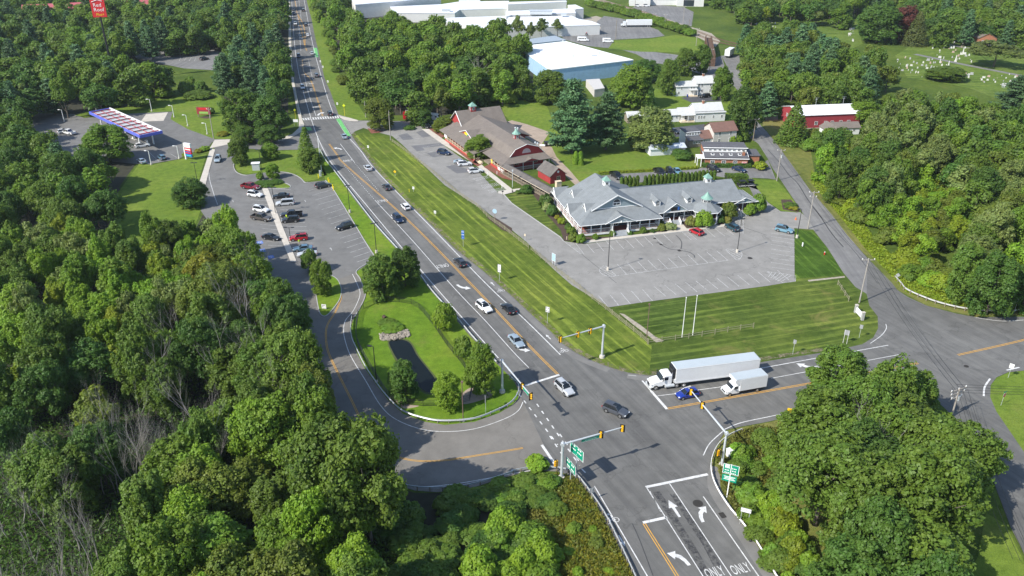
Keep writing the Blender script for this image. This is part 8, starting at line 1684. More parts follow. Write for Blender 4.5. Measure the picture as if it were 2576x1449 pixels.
# --- single trees the photograph tells apart
for a in [
 ('egg',915,645,1012,768,'mid','dark rounded tree left of its pair beside the pond lawn'),('egg',985,622,1056,735,'dark','dark rounded tree at the road guardrail, right of its pair'),
 ('bush',1090,768,1144,838,'bright','bright green bush by the guardrail above the mesh fence'),('bush',1143,850,1190,908,'green','green bush by the guardrail left of the tall conical tree'),
 ('egg',1172,868,1252,1006,'green','tall conical tree between the pond lawn and the road'),('egg',1092,940,1164,1044,'bright','light green round tree at the lower end of the pond'),('egg',978,912,1062,1020,'dark','dark grey green tree on the left bank of the pond'),
 ('egg',786,654,842,752,'green','young leafy tree on the wooded island of the commuter lot'),('egg',760,628,802,694,'mid','small conical tree hiding the silver sedan'),
 ('egg',442,452,528,536,'dark','dark leafy tree on the lawn beside the concrete sidewalk'),
 ('spruce',746,318,802,420,'green','bright conical evergreen in front of the main road'),('egg',756,372,816,446,'mid','leafy tree beside the lone yellow bollard'),
 ('egg',580,340,632,425,'mid','tree at the left end of the grass island by the link street'),('egg',658,362,706,410,'green','small tree on the grass island near the kiosk'),('egg',670,412,706,456,'bright','small light green tree at the planter of the commuter lot'),
 ('egg',592,318,646,372,'mid','tree beside the link street below the broad tree'),('egg',650,318,712,378,'dark','dark tree at the link street below the broad dark tree'),
 ('egg',562,225,665,345,'mid','broad tree on the left of the group between the lawn and the road'),('egg',640,245,728,360,'dark','broad dark tree on the right of the group by the main road'),
 ('egg',1090,296,1146,344,'olive','round tree at the left corner of the red restaurant'),('egg',1170,342,1238,412,'green','round tree in front of the red restaurant porch'),('egg',1048,276,1088,326,'dark','small dark tree in front of the food truck'),
 ('egg',920,248,992,340,'olive','bushy brownish tree at the drive entrance beside the verge'),
 ('pine',1380,194,1496,410,'pine','huge white pine left of the pair on the lawn'),('pine',1474,226,1572,398,'pine','huge white pine right of the pair on the lawn'),
 ('egg',1578,272,1694,402,'silver','broad pale green maple overhanging the white shed'),('egg',1340,178,1424,278,'mid','round tree in front of the blue warehouse wall'),
 ('egg',1536,166,1642,292,'green','broad tree at the right corner of the blue warehouse'),('egg',1590,150,1662,222,'dark','dark tree behind the broad warehouse corner tree'),
 ('spruce',1610,205,1652,285,'dark','narrow dark cedar beside the warehouse corner tree'),('egg',1652,150,1706,250,'mid','tall tree on the lawn left of the white farmhouse'),
 ('egg',1695,122,1745,200,'mid','street tree behind the farmhouse, left one'),('egg',1738,114,1785,196,'mid','street tree behind the farmhouse, right one'),
 ('egg',1786,168,1838,262,'green','dense tree right of the white farmhouse'),('egg',1822,222,1908,362,'dark','large dark maple overhanging the side street'),
 ('spruce',1948,256,2036,380,'mid','broad spruce in front of the long red barn'),('egg',2132,256,2208,330,'green','bright maple at the right end of the long red barn'),
 ('egg',2152,12,2258,130,'dark','large dark rounded maple in the middle of the cemetery'),('egg',2236,16,2300,118,'purple','purple leaved tree beside the dark cemetery maple'),('spruce',2268,26,2330,128,'spruce','brownish spruce right of the purple tree'),
 ('loose',2436,104,2562,196,'silver','wide grey green tree at the right side of the cemetery'),('egg',2328,168,2422,222,'mid','low leafy tree at the near edge of the cemetery lawn'),('pine',2504,188,2600,300,'pine','blue green pine at the right edge above the woods'),
 ('spruce',1456,12+380,1468,418,'bright','small cone cedar behind the small red barn') ,
 ('egg',2026,882,2166,1045,'mid','leafy crown highest in the big clump at the lower right'),('egg',2150,912,2290,1120,'mid','pale crown second in the big clump at the lower right'),
 ('egg',2236,935,2338,1085,'mid','crown beside the big utility pole in the lower right clump'),
 ('loose',2422,1100,2498,1270,'mid','spreading tree leaning over the lower right street'),
 ('egg',218,318,338,432,'green','rounded tree standing in front of the fuel canopy'),
 ('loose',1128,220,1190,300,'mid','thin tree beside the bare dead one above the red restaurant'),
 ]: box_tree(*a)
# tree line in front of the factory
for k,(u0,v0,u1,v1) in enumerate(((1288,40,1322,110),(1322,55,1345,110),(1345,45,1378,100),(1388,48,1416,92))): box_tree('loose',u0,v0,u1,v1+6,'silver','slender pale tree in front of the white factory wall, %s'%['leftmost of four','second of four','third of four','rightmost of four'][k],group=None)
# --- woods: filled areas --------------------------------------------------
def UV(x, y, z):
 dx, dy, dz = x, y, z-CAMH; d = dy*_cp - dz*_sp; up = dy*_sp + dz*_cp; return 1288+FPX*dx/d, 724.5-FPX*up/d
def inside(u, v, poly):
 ins = False
 for i in range(len(poly)):
  a,b = poly[i],poly[i-1]
  if (a[1]>v)!=(b[1]>v) and u < (b[0]-a[0])*(v-a[1])/(b[1]-a[1])+a[0]: ins = not ins
 return ins
def fill(poly, sp, H, mix_, jit=.42, seed=1, zc=.6, inset=1.0):
 """points on the ground whose crowns fall in the survey polygon; mix_: [(weight, kind, leaf, Hmin, Hmax, Rmin, Rmax)]"""
 rg_ = random.Random(seed); W3 = [G(u,max(v,-60),H*zc) for u,v in poly]; x0,x1 = min(p.x for p in W3),max(p.x for p in W3); y0,y1 = min(p.y for p in W3),max(p.y for p in W3); out = []
 ny = int((y1-y0)/(sp*.87))+1; nx = int((x1-x0)/sp)+1
 for j in range(ny):
  for i in range(nx):
   x = x0+(i+.5*(j%2))*sp+rg_.uniform(-jit,jit)*sp; y = y0+j*sp*.87+rg_.uniform(-jit,jit)*sp
   u,v = UV(x,y,H*zc)
   rr = inset*sp*.55*FPX/math.hypot(x,y,CAMH-8)
   if not (inside(u,v,poly) and inside(u-rr,v,poly) and inside(u+rr,v,poly) and inside(u,v-rr*.7,poly) and inside(u,v+rr*.6,poly)): continue
   if u < -130 or u > 2710 or v > 1600: continue
   t = rg_.random()*sum(m_[0] for m_ in mix_);
   for m_ in mix_:
    t -= m_[0]
    if t <= 0: break
   out.append((x,y,m_[1],m_[2],rg_.uniform(m_[3],m_[4]),rg_.uniform(m_[5],m_[6])))
 return out
AREAS = []
TONE = {'green':'mid green','bright':'light green','mid':'deep green','dark':'dark green','silver':'pale grey green','yellow':'yellow green','olive':'olive green','gold':'golden green','pine':'blue green','spruce':'brownish green'}
FORM = {'egg':'full crowned tree','oak':'round crowned tree','ash':'upright feathery tree','loose':'thin open tree','pine':'pine'}
def area(group, label, *a, **k):
 for t in fill(*a, **k): AREAS.append((t, TONE[t[3]]+' '+FORM[t[2]]+'s '+group, TONE[t[3]]+' '+FORM[t[2]]+' '+label))
MIXB = [(4,'ash','green',9,16,3,4.8),(5,'ash','bright',8,16,2.8,4.8),(1.2,'oak','mid',10,15,3.4,4.8),(1,'ash','mid',9,17,3,4.6),(1.6,'loose','silver',9,14,3,4.4),(2.2,'ash','yellow',8,14,2.6,4.2),(1.6,'loose','bright',9,13,3,4)]
MIXD = [(4,'egg','mid',10,15,3.6,5),(3,'oak','dark',10,15,3.6,5),(2,'ash','green',10,14,3.2,4.4),(1,'loose','olive',8,13,3,4),(.8,'ash','yellow',7,10,2.4,3.4)]
MIXO = [(3,'egg','green',10,16,3.8,5.4),(2,'oak','olive',10,14,3.8,5),(3,'egg','bright',9,15,3.4,4.6),(2.5,'ash','mid',10,15,3.4,4.6),(2,'ash','bright',9,14,3.2,4.4),(1,'loose','olive',8,12,3,4)]
area('in the near left woods','in the near woods left of the exit road',[(-100,590),(60,560),(250,560),(420,590),(560,560),(610,585),(655,640),(660,700),(500,760),(380,830),(-100,880)],5.9,13,MIXB,seed=3,inset=0.50)
area('at the lot edge','where the near woods meet the commuter lot',[(445,660),(560,590),(640,600),(668,680),(650,760),(560,800),(460,780)],6.0,13,[(2,'oak','olive',12,16,4,5.4),(1,'oak','gold',10,13,3,4),(2,'oak','green',11,15,3.6,5)],seed=4,inset=0.50)
area('in the shady middle of the left woods','among dead trunks in the left woods',[(-100,880),(380,830),(500,760),(660,700),(745,720),(785,800),(795,900),(800,990),(700,1000),(560,960),(420,1010),(300,1080),(-100,1120)],7.4,12,MIXD,seed=5,inset=0.80)
area('of the lower left woods','in the lower left woods',[(560,960),(700,1000),(810,990),(840,1065),(905,1070),(962,1150),(950,1210),(880,1260),(960,1300),(1000,1380),(1040,1470),(1000,1600),(180,1600),(230,1400),(360,1260),(330,1180),(420,1080)],6.4,13,MIXO,seed=6,inset=0.60)
area('at the lower left edge','at the lower left edge',[(-100,1120),(300,1080),(330,1180),(200,1240),(120,1300),(-100,1250)],7.6,12,MIXD,seed=7,inset=0.50)
area('left of the fuel lawn','between the forecourt and the near woods',[(-100,225),(65,232),(95,288),(70,330),(115,352),(200,375),(330,400),(345,430),(296,445),(300,500),(325,560),(250,575),(60,575),(-100,600)],7.6,12,[(4,'oak','dark',10,15,4,5.4),(2,'oak','mid',10,14,4,5),(1.5,'pine','pine',12,17,3.4,4.4),(2,'ash','green',9,13,3.4,4.6)],seed=8,inset=0.80)
area('between the lawn and the commuter lot','between the fuel station lawn and the commuter lot',[(480,545),(520,520),(575,530),(625,570),(640,610),(560,600),(470,620),(430,600)],6.2,10,[(2,'ash','green',9,12,3,4),(1,'loose','silver',9,12,3,4)],seed=9)
UPM = [(4,'egg','mid',10,17,5.4,8.4),(3,'oak','dark',11,16,5.4,8.2),(2,'egg','green',11,16,5,7.6),(1.5,'ash','green',11,18,4.6,6.6),(1.5,'pine','pine',14,20,3.6,4.8),(1,'ash','yellow',8,12,3,4.4),(1,'loose','silver',10,14,3.6,4.6)]
area('of the upper left woods','in the deep woods at the upper left',[(-140,-60),(722,-60),(722,95),(540,112),(335,128),(322,160),(458,186),(470,215),(310,245),(235,268),(95,272),(-140,300)],11,13,UPM,seed=10,inset=0.70)
area('beside the far main road','in the belt left of the far main road',[(540,112),(722,95),(724,225),(728,290),(712,300),(650,235),(560,212),(536,190)],8.0,13,[(3,'oak','mid',11,16,4.2,5.6),(2,'oak','dark',11,16,4.2,5.6),(2,'pine','pine',14,20,3.6,4.8)],seed=11,inset=0.60)
area('of the middle woods','in the middle woods right of the far road',[(792,-60),(876,-60),(885,42),(960,46),(1165,68),(1262,78),(1340,108),(1346,190),(1328,228),(1240,236),(1130,262),(1010,282),(925,255),(872,205),(838,140),(812,60)],9.8,14,[(4,'egg','mid',11,17,5,8),(2,'ash','green',12,18,4.6,6.6),(3,'oak','dark',11,16,5.2,7.8),(2,'egg','green',12,17,5,7.4),(1,'ash','yellow',10,14,3.4,4.6),(.8,'loose','olive',10,14,3.4,4.4)],seed=12,inset=0.80)
area('of the upper right woods','in the woods at the upper right behind the cemetery',[(1700,-60),(2700,-60),(2700,95),(2570,100),(2480,95),(2330,90),(2330,40),(2240,10),(2150,20),(2140,55),(1990,40),(1880,50),(1870,70),(1850,50),(1820,5)],10.6,13,UPM,seed=13,inset=0.70)
area('between bridge and barn','in the belt between rusty bridge and red barn',[(1845,75),(1880,85),(2000,60),(2060,80),(2140,125),(2240,130),(2262,200),(2235,262),(2140,258),(2030,262),(1945,265),(1895,270),(1868,215),(1850,150)],8.4,13,[(4,'oak','mid',11,16,4.2,5.6),(3,'oak','olive',10,14,4,5.2),(2.5,'pine','pine',14,19,4,5),(2,'ash','green',10,14,3.6,4.8)],seed=14,inset=0.80)
area('of the right woods','in the woods right of the side street',[(2235,262),(2300,238),(2420,268),(2500,278),(2700,300),(2700,740),(2590,735),(2430,740),(2400,738),(2345,690),(2300,615),(2395,595),(2440,520),(2400,465),(2300,455),(2235,500),(2250,585),(2190,512),(2062,470),(2048,400),(2075,345),(2150,330),(2230,300)],7.6,12,[(2.5,'egg','silver',11,15,4,5.6),(2,'oak','olive',10,14,4,5.4),(4,'egg','mid',10,14,4,5.2),(2,'egg','green',9,14,3.6,5),(2,'egg','bright',7,12,3,4.4),(2,'egg','dark',10,15,4,5.2)],seed=15,inset=0.60)
area('beside the exit road','beside the exit road in the left woods',[(835,1060),(900,1070),(965,1150),(955,1225),(860,1270),(780,1180)],6.0,17,[(2,'egg','green',17,20,4.6,6),(2,'oak','mid',17,20,5,6.4),(1,'egg','bright',15,18,4.4,5.4)],seed=61,inset=.35)
area('along the exit road','along the left edge of the exit road',[(700,850),(800,850),(812,960),(835,1065),(760,1060),(700,960)],5.6,15,[(2,'egg','mid',14,18,3.6,4.8),(1,'ash','olive',14,17,3.4,4.4),(1,'loose','olive',13,16,3.4,4.4)],seed=62,inset=.3)
area('in the sunny gap','in the sunny gap of the right woods',[(2200,520),(2250,455),(2310,440),(2440,450),(2470,520),(2410,600),(2320,640),(2250,590)],4.6,6,[(3,'egg','bright',5,8,2.4,3.4),(2,'egg','yellow',4,7,2.2,3.2),(2,'egg','green',5,8,2.4,3.4),(1,'loose','olive',5,8,2.4,3.4)],seed=55,inset=.2)
area('of the lower right clump','in the big clump at the lower right corner',[(2040,1010),(2130,985),(2260,1030),(2350,1030),(2390,1100),(2440,1140),(2455,1210),(2420,1290),(2380,1340),(2385,1420),(2400,1650),(2110,1650),(2075,1400),(2035,1290),(2000,1200),(2010,1110)],6.9,13,[(3,'oak','mid',12,17,5,6.8),(4,'egg','mid',12,17,5,6.8),(.6,'oak','olive',12,15,4.6,6),(4,'egg','dark',11,16,4.6,6.4),(2,'oak','dark',12,16,5,6.6)],seed=16,inset=0.75)
# nearest 300 stand as things, the rest are one far wood
def size_px(t): return t[4]*1.0/math.hypot(t[0],t[1],CAMH-6)
AREAS.sort(key=lambda a: -size_px(a[0]))
NEAR, FAR = AREAS[:248], AREAS[248:]
for t, g, l in NEAR: plant(t[2], Vector((t[0],t[1],0)), t[4], t[5], t[3], l, group=g)
# far wood: instances on points, one object
LODC = bpy.data.collections.new('far_tree_kinds'); lod_idx = {}
def lod_proto(kind, leafk):
 key = (kind, leafk)
 if key in lod_idx: return lod_idx[key]
 seed = 900+len(lod_idx)
 base = {'egg':(4.6,12.0),'oak':(5.0,13.0),'ash':(4.2,14.5),'loose':(4.2,13.0),'pine':(5.0,20.0),'spruce':(3.2,13.0)}[kind]
 tm, cm, R0, H0 = variant(('lod',)+key, kind, seed, *base, lod=1, nb=16, npuff=13, nl=22, puff=.75, size=.36, tr=.24)
 cm.materials.clear(); cm.materials.append(LEAVES[leafk]); bm = bmesh.new(); bm.from_mesh(cm); k = len(bm.verts); bm.from_mesh(tm); bm.to_mesh(cm); bm.free()
 cm.materials.append(BARK); mi_ = [0]*len(cm.polygons); nt_ = len(tm.polygons)
 for i in range(len(mi_)-nt_, len(mi_)): mi_[i] = 1
 cm.polygons.foreach_set('material_index', mi_)
 nm = 'k%03d' % len(lod_idx); o = bpy.data.objects.new(nm, cm); LODC.objects.link(o); lod_idx[key] = (len(lod_idx), R0, H0); return lod_idx[key]
def far_wood(name, label, items):
 me = bpy.data.meshes.new(name); me.from_pydata([(t[0],t[1],0) for t in items],[],[])
 idx, rot, scl = [], [], []
 for t in items: i,R0,H0 = lod_proto(t[2],t[3]); idx.append(i); rot += [0,0,tr_.uniform(0,6.28)]; scl += [t[5]/R0,t[5]/R0,t[4]/H0]
 for nm,ty,dat in (('idx','INT',idx),('rot','FLOAT_VECTOR',rot),('scl','FLOAT_VECTOR',scl)):
  a = me.attributes.new(nm,ty,'POINT'); a.data.foreach_set('value' if ty == 'INT' else 'vector', dat)
 o = bpy.data.objects.new(name, me); C.objects.link(o); tag(o,label,'woods',kind='stuff')
 ng = bpy.data.node_groups.new('far_wood','GeometryNodeTree'); ng.interface.new_socket('Geometry',in_out='INPUT',socket_type='NodeSocketGeometry'); ng.interface.new_socket('Geometry',in_out='OUTPUT',socket_type='NodeSocketGeometry')
 N_ = ng.nodes; gi = N_.new('NodeGroupInput'); go = N_.new('NodeGroupOutput'); m2p = N_.new('GeometryNodeMeshToPoints'); ip = N_.new('GeometryNodeInstanceOnPoints'); ci = N_.new('GeometryNodeCollectionInfo')
 ci.inputs['Collection'].default_value = LODC; ci.inputs['Separate Children'].default_value = True; ci.inputs['Reset Children'].default_value = True
 def att(nm, ty): a = N_.new('GeometryNodeInputNamedAttribute'); a.data_type = ty; a.inputs['Name'].default_value = nm; return a.outputs['Attribute']
 L_ = ng.links; L_.new(gi.outputs[0],m2p.inputs[0]); L_.new(m2p.outputs[0],ip.inputs['Points']); L_.new(ci.outputs[0],ip.inputs['Instance']); ip.inputs['Pick Instance'].default_value = True
 L_.new(att('idx','INT'),ip.inputs['Instance Index'])
 L_.new(att('rot','FLOAT_VECTOR'),ip.inputs['Rotation']); L_.new(att('scl','FLOAT_VECTOR'),ip.inputs['Scale']); L_.new(ip.outputs[0],go.inputs[0])
 md = o.modifiers.new('trees','NODES'); md.node_group = ng; return o
far_wood('far_woods','far mixed woods filling the upper part of the view beyond the single trees',[t for t,g,l in FAR])
print('TREES', len(AREAS), 'far', len(FAR))
# --- dead and bare trees
def dead_tree(pos, H, seed, label, spread=.55, lean=0, group=None, r0=.22, up=.5, n0=5):
 rg_ = random.Random(seed); rt = thing('dead_tree',label,'dead tree',(pos.x,pos.y,0),rg_.uniform(0,6.28),group); tb = MB(); bb = MB()
 def grow(mb, p, d, L, r, dep):
  n = 3; q = p; rr_ = r
  for k in range(n):
   d2 = (d+Vector((rg_.uniform(-.2,.2),rg_.uniform(-.2,.2),rg_.uniform(-.05,.12)))).normalized(); e = q+d2*(L/n); r2 = rr_*.82; mb.tube(q,e,rr_,r2,5 if dep else 7); q = e; rr_ = r2; d = d2
   if dep < 4 and (k or dep == 0):
    for _ in range(2 if dep < 3 else 1):
     a = rg_.uniform(0,6.28); s = Vector((math.cos(a),math.sin(a),0)); grow(bb, q, (d*(.6+up*.4)+s*spread+Vector((0,0,.25))).normalized(), L*rg_.uniform(.45,.65), rr_*.6, dep+1)
 grow(tb, Vector((0,0,-.2)), Vector((lean,0,1)).normalized(), H*.62, r0, 0)
 tb.build('trunk',BARK_G,rt); bb.build('branches',BARK_G,rt); return rt
def dt(u, v, z, H, seed, label, **k): p = G(u,v,z); dead_tree(p,H,seed,label,**k)
dt(1193,195,9,15,1,'pale bare dead tree standing before the middle woods',r0=.32,spread=.6)
for k,(u,v,H,l) in enumerate(((560,780,15,'bare grey dead tree in the shade above the woods gap, left one'),(620,790,16,'bare grey dead tree in the shade above the woods gap, right one'),(470,830,14,'thin bare tree left of the dark woods gap'),(370,925,13,'bare twisted tree in the middle of the left woods'),(500,1010,13,'bone white bare tree with raised crooked limbs'),(600,900,14,'bare tree among the yellowish leaves'),(660,870,14,'bare branched tree near the exit road in the left woods'),(700,960,13,'silvery bare tree close to the exit road'),(350,1130,13,'bare leaning tree in the dark lower woods'),(160,1150,12,'thin grey bare tree at the lower left'),(690,680,13,'leaning bare tree reaching over the commuter lot'),(2210,1130,14,'bare limbs poking out of the lower right clump'))):
 dt(u,v,H*.62,H,20+k,l,r0=.17 if H < 15 else .2,spread=.5,lean=.12 if u != 690 else .6)
rb = random.Random(5)
for k in range(26):
 u, v = rb.uniform(-20,230), rb.uniform(1190,1500); p = G(u,v,5); dead_tree(p, rb.uniform(6.5,11), 60+k, 'thin grey bare sapling in the thicket at the lower left corner', spread=.3, lean=rb.uniform(-.1,.3), group='bare saplings in the lower left thicket', r0=.09, up=.9)
for k in range(22):
 u, v = rb.uniform(230,520), rb.uniform(1060,1200); p = G(u,v,5); dead_tree(p, rb.uniform(9,13), 160+k, 'slim bare trunk in the dark gap of the lower left woods', spread=.28, lean=rb.uniform(-.1,.25), group='bare trunks in the dark gap', r0=.09, up=.9)
# --- brush and bushes
def bushes(poly, n, kinds, leaves, h, r, label, group, seed, cat='bush'):
 rg_ = random.Random(seed); xs = [p[0] for p in poly]; ys = [p[1] for p in poly]; got = 0
 for _ in range(6000):
  if got >= n: break
  u,v = rg_.uniform(min(xs),max(xs)),rg_.uniform(min(ys),max(ys))
  if inside(u,v,poly): p = G(u,v,h[0]*.5); plant(rg_.choice(kinds),p,rg_.uniform(*h),rg_.uniform(*r),rg_.choice(leaves),label,cat,group); got += 1
bushes([(960,1250),(1100,1275),(1260,1250),(1330,1235),(1380,1240),(1400,1280),(1340,1330),(1300,1450),(1280,1500),(1000,1500),(960,1300)],70,['bush','shrub','bush'],['dark','mid','dark','mid'],(1.2,2.6),(1.3,2.2),'dense bush in the brush between the left woods and the dry bank','bushes on the lower bank',21)  # shade of the big trees to the left is put into these dark leaf tones
bushes([(1180,1330),(1300,1290),(1420,1330),(1400,1449),(1200,1470)],16,['bush'],['bright','green'],(2.5,4.5),(1.6,2.4),'light green bush on the lower bank near the dry grass','light bushes on the lower bank',22)
bushes([(1420,1240),(1500,1330),(1540,1449),(1420,1449)],7,['shrub'],['green','bright','olive'],(.7,1.5),(.6,1.1),'low weedy shrub in the dry grass of the bank','weedy shrubs in the dry grass',23,'shrub')
bushes([(1850,1100),(1920,1070),(1990,1090),(1960,1160),(1960,1260),(2030,1400),(2080,1500),(1990,1500),(1900,1350),(1850,1250),(1850,1160)],46,['bush','shrub'],['green','mid','bright','mid'],(1.2,2.6),(1.1,2.1),'green bush in the brush behind the white guardrail','bushes behind the white guardrail',24)
bushes([(1920,1240),(1990,1300),(2030,1420),(1980,1420),(1925,1330)],12,['bush'],['yellow','yellow','bright'],(2,3.4),(1.4,2.2),'yellow green bush beside the white guardrail','yellow bushes beside the white guardrail',25)
bushes([(2075,465),(2170,505),(2240,585),(2300,650),(2380,700),(2450,715),(2620,712),(2620,736),(2430,742),(2350,728),(2270,672),(2200,595),(2130,525)],42,['bush'],['bright','green','yellow','olive'],(1.8,3.8),(2,3.4),'bush along the front of the right woods','bushes along the right woods',26)
bushes([(2180,520),(2250,450),(2300,430),(2440,450),(2480,520),(2410,600),(2290,600)],24,['bush'],['yellow','bright','green'],(2,4),(2.2,3.8),'bright bush in the sunny gap of the right woods','bright bushes in the right woods gap',27)
bushes([(2100,380),(2135,370),(2140,480),(2115,490),(2095,450)],10,['bush'],['yellow','bright'],(4,8),(1.6,2.4),'vine covered yellow green tree column beside the side street','vine covered columns by the side street',28,'tree')
bushes([(240,235),(310,215),(470,205),(560,225),(540,245),(420,255),(250,275),(180,285)],16,['bush'],['mid','green','dark'],(2,5),(2,3.6),'bush at the woodland edge behind the fuel station lawn','bushes behind the fuel lawn',29)
bushes([(830,100),(860,150),(900,230),(940,270),(925,280),(880,250),(845,180)],16,['bush'],['olive','mid'],(1.5,3.5),(1.5,2.6),'bush at the verge edge right of the far main road','bushes on the far verge',30)
bushes([(780,0),(800,0),(850,120),(835,125)],12,['bush'],['bright','green'],(3,7),(2,3.4),'bright bush close to the far main road','bright bushes by the far main road',31)
bushes([(1115,272),(1120,262),(1240,240),(1340,235),(1340,250),(1230,262),(1120,285)],14,['bush'],['mid','green','yellow'],(2,5),(2,3.2),'bush along the foot of the middle woods','bushes at the foot of the middle woods',32)
bushes([(2180,300),(2240,255),(2250,310),(2190,340)],8,['bush'],['green','mid'],(3,6),(2,3),'bush right of the red barn maple','bushes right of the barn',33)
bushes([(1990,380),(2060,370),(2110,350),(2050,330),(1990,345)],10,['bush'],['olive','mid','green'],(2.5,5),(1.8,3),'bush below the cottage at the side street','bushes below the cottage',34)
bushes([(945,1215),(1060,1245),(1200,1240),(1290,1215),(1390,1205),(1400,1250),(1250,1270),(960,1270)],26,['bush','shrub'],['mid','dark','green'],(.9,1.7),(1.2,2.2),'low bush right under the lower guardrail','low bushes under the lower guardrail',35)
# rail side hedge
hp0, hp1, hp2 = G(1483,14), G(1596,43), G(1733,89)
for k in range(26):
 t_ = k/25; p = hp0.lerp(hp1,t_*2) if t_ < .5 else hp1.lerp(hp2,t_*2-1); plant('bush',p,tr_.uniform(3.5,4.8),tr_.uniform(3.2,4.2),tr_.choice(['mid','green']),'tall bush of the long clipped row beside the rail line','hedge bush','hedge row beside the rail line')
# arborvitae row
a0_, a1_ = GT(2,1,1100,445), GT(2,1,2030,372)
for k in range(25):
 if k in (5,): continue
 p = a0_.lerp(a1_,k/24); plant('column',p,tr_.uniform(3.2,3.8),tr_.uniform(.66,.8),'mid','upright clipped cedar in the hedge row behind the grey restaurant','hedge tree','cedar row behind the grey restaurant')
# garden shrubs of the grey restaurant
for X,Y,r,lk,l in ((340,612,68,'dark','dark shrub at the upper end of the mulch bed'),(350,652,44,'cream','variegated cream and green shrub in the mulch bed'),(402,698,56,'dark','dark round shrub below the variegated one'),(452,752,25,'gold','small golden shrub, upper of two'),(497,792,36,'yellow','golden green shrub, lower of two'),(566,850,34,'dark','dark low shrub beside the white porch'),(596,893,42,'green','green round shrub near the porch corner'),(612,960,45,'olive','olive shrub at the corner of the mulch bed'),(688,972,45,'green','green feathery shrub at the corner of the mulch bed'),(840,948,30,'green','small green shrub under the front railing'),(1012,912,28,'mid','shrub left of the porch steps'),(1320,884,32,'mid','shrub right of the porch steps'),(1185,905,22,'dark','low dark shrub just right of the steps'),(1410,885,22,'dark','low dark shrub under the right front railing'),(1502,858,38,'olive','olive shrub at the walk corner'),
   (1575,850,40,'cream','pale leafy plant clump by the walk, left half'),(1618,850,36,'cream','pale leafy plant clump by the walk, right half'),(1500,815,30,'dark','dark climbing shrub at the porch corner'),(1800,805,50,'brown','brownish green shrub behind the red car'),(2098,778,42,'dark','dark shrub under the willowy tree'),(2170,785,38,'brown','brownish low shrub under the willowy tree'),(2000,800,36,'dark','dark shrub right of the big round bush')):
 u,v = T(2,1,X,Y); ru = r/4; p = G(u,v+ru*.4); d = math.hypot(p.y,CAMH); plant('shrub',p,ru*2*d/FPX*.95,ru*d/FPX*1.05,lk,l,'shrub')
for X,Y,r,h,lk,l in ((1925,765,92,150,'bright','big rounded bush in front of the gazebo'),(2172,690,88,160,'olive','willowy bush tree right of the gazebo'),(2390,672,58,110,'bright','round bright bush at the right porch steps'),(2472,610,76,170,'green','tall bush behind the right porch steps'),(145,462,58,80,'dark','round dark bush at the end of the covered walkway'),(60,485,30,30,'mid','low shrub left of the round dark bush')):
 u,v = T(2,1,X,Y); ru = r/4; p = G(u,v+h/10); d = math.hypot(p.y,CAMH); plant('bush',p,h/4*d/FPX,ru*d/FPX,lk,l,'bush')
for X,Y,l in ((640,205,'left'),(688,205,'right')): plant('column',GT(2,1,X,Y),4.2,1.0,'bright','bright cone cedar on the lawn beside the track, %s one'%l)
def hedge(label, a, b, w_, h, leafk, seed=0):
 A_, B_ = G(*a), G(*b); d = B_-A_; L = d.length; rs = np.random.RandomState(seed+500); n = int((L*w_+2*L*h+2*w_*h)*60)
 f = rs.rand(n); x = rs.uniform(-L/2,L/2,n); y = rs.uniform(-w_/2,w_/2,n); z = rs.uniform(0,h,n); tot = L*w_+2*L*h
 top = f < L*w_/tot; z[top] = h; y[~top] = np.sign(y[~top])*w_/2; ends = rs.rand(n) < .06; x[ends] = np.sign(x[ends])*L/2
 bump_ = .10*np.sin(x*1.7)+.06*np.sin(x*4.1+1); z = np.where(top,h+bump_,z); y = y*(1+.08*np.sin(x*1.3+2)); P = np.stack([x,y,z],1)+rs.normal(0,.06,(n,3)); Nn = np.stack([0*x+.0,np.where(top,0,np.sign(y)),np.where(top,1,.3)],1)
 me = leaf_mesh('foliage',P,Nn,.24,seed=seed); me.materials.append(LEAVES[leafk]); rt = thing('hedge',label,'hedge',(A_+B_)/2,math.atan2(d.y,d.x)); o = bpy.data.objects.new('foliage',me); C.objects.link(o); o.parent = rt
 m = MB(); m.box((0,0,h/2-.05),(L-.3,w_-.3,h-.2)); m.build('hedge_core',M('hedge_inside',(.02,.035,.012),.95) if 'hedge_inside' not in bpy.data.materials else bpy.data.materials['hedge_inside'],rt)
hedge('long clipped hedge in front of the brick clinic',T(2,1,1920,232),T(2,1,2395,238),1.5,1.2,'dark',1); hedge('rounded hedge block beside the end of the grey restaurant roof',T(2,1,2150,385),T(2,1,2360,385),3.0,2.3,'mid',2); hedge('low flowering ground cover strip along the back drive',T(2,1,880,300),T(2,1,1860,245),1.0,.5,'yellow',3)
for X,Y,l in ((1962,195,'round clipped bush at the clinic hedge, left'),(2145,215,'round clipped bush at the clinic hedge, second'),(2220,215,'round clipped bush at the clinic hedge, third'),(2390,205,'round clipped bush at the clinic hedge, right')): plant('shrub',GT(2,1,X,Y),1.6,1.1,'mid',l,'bush')
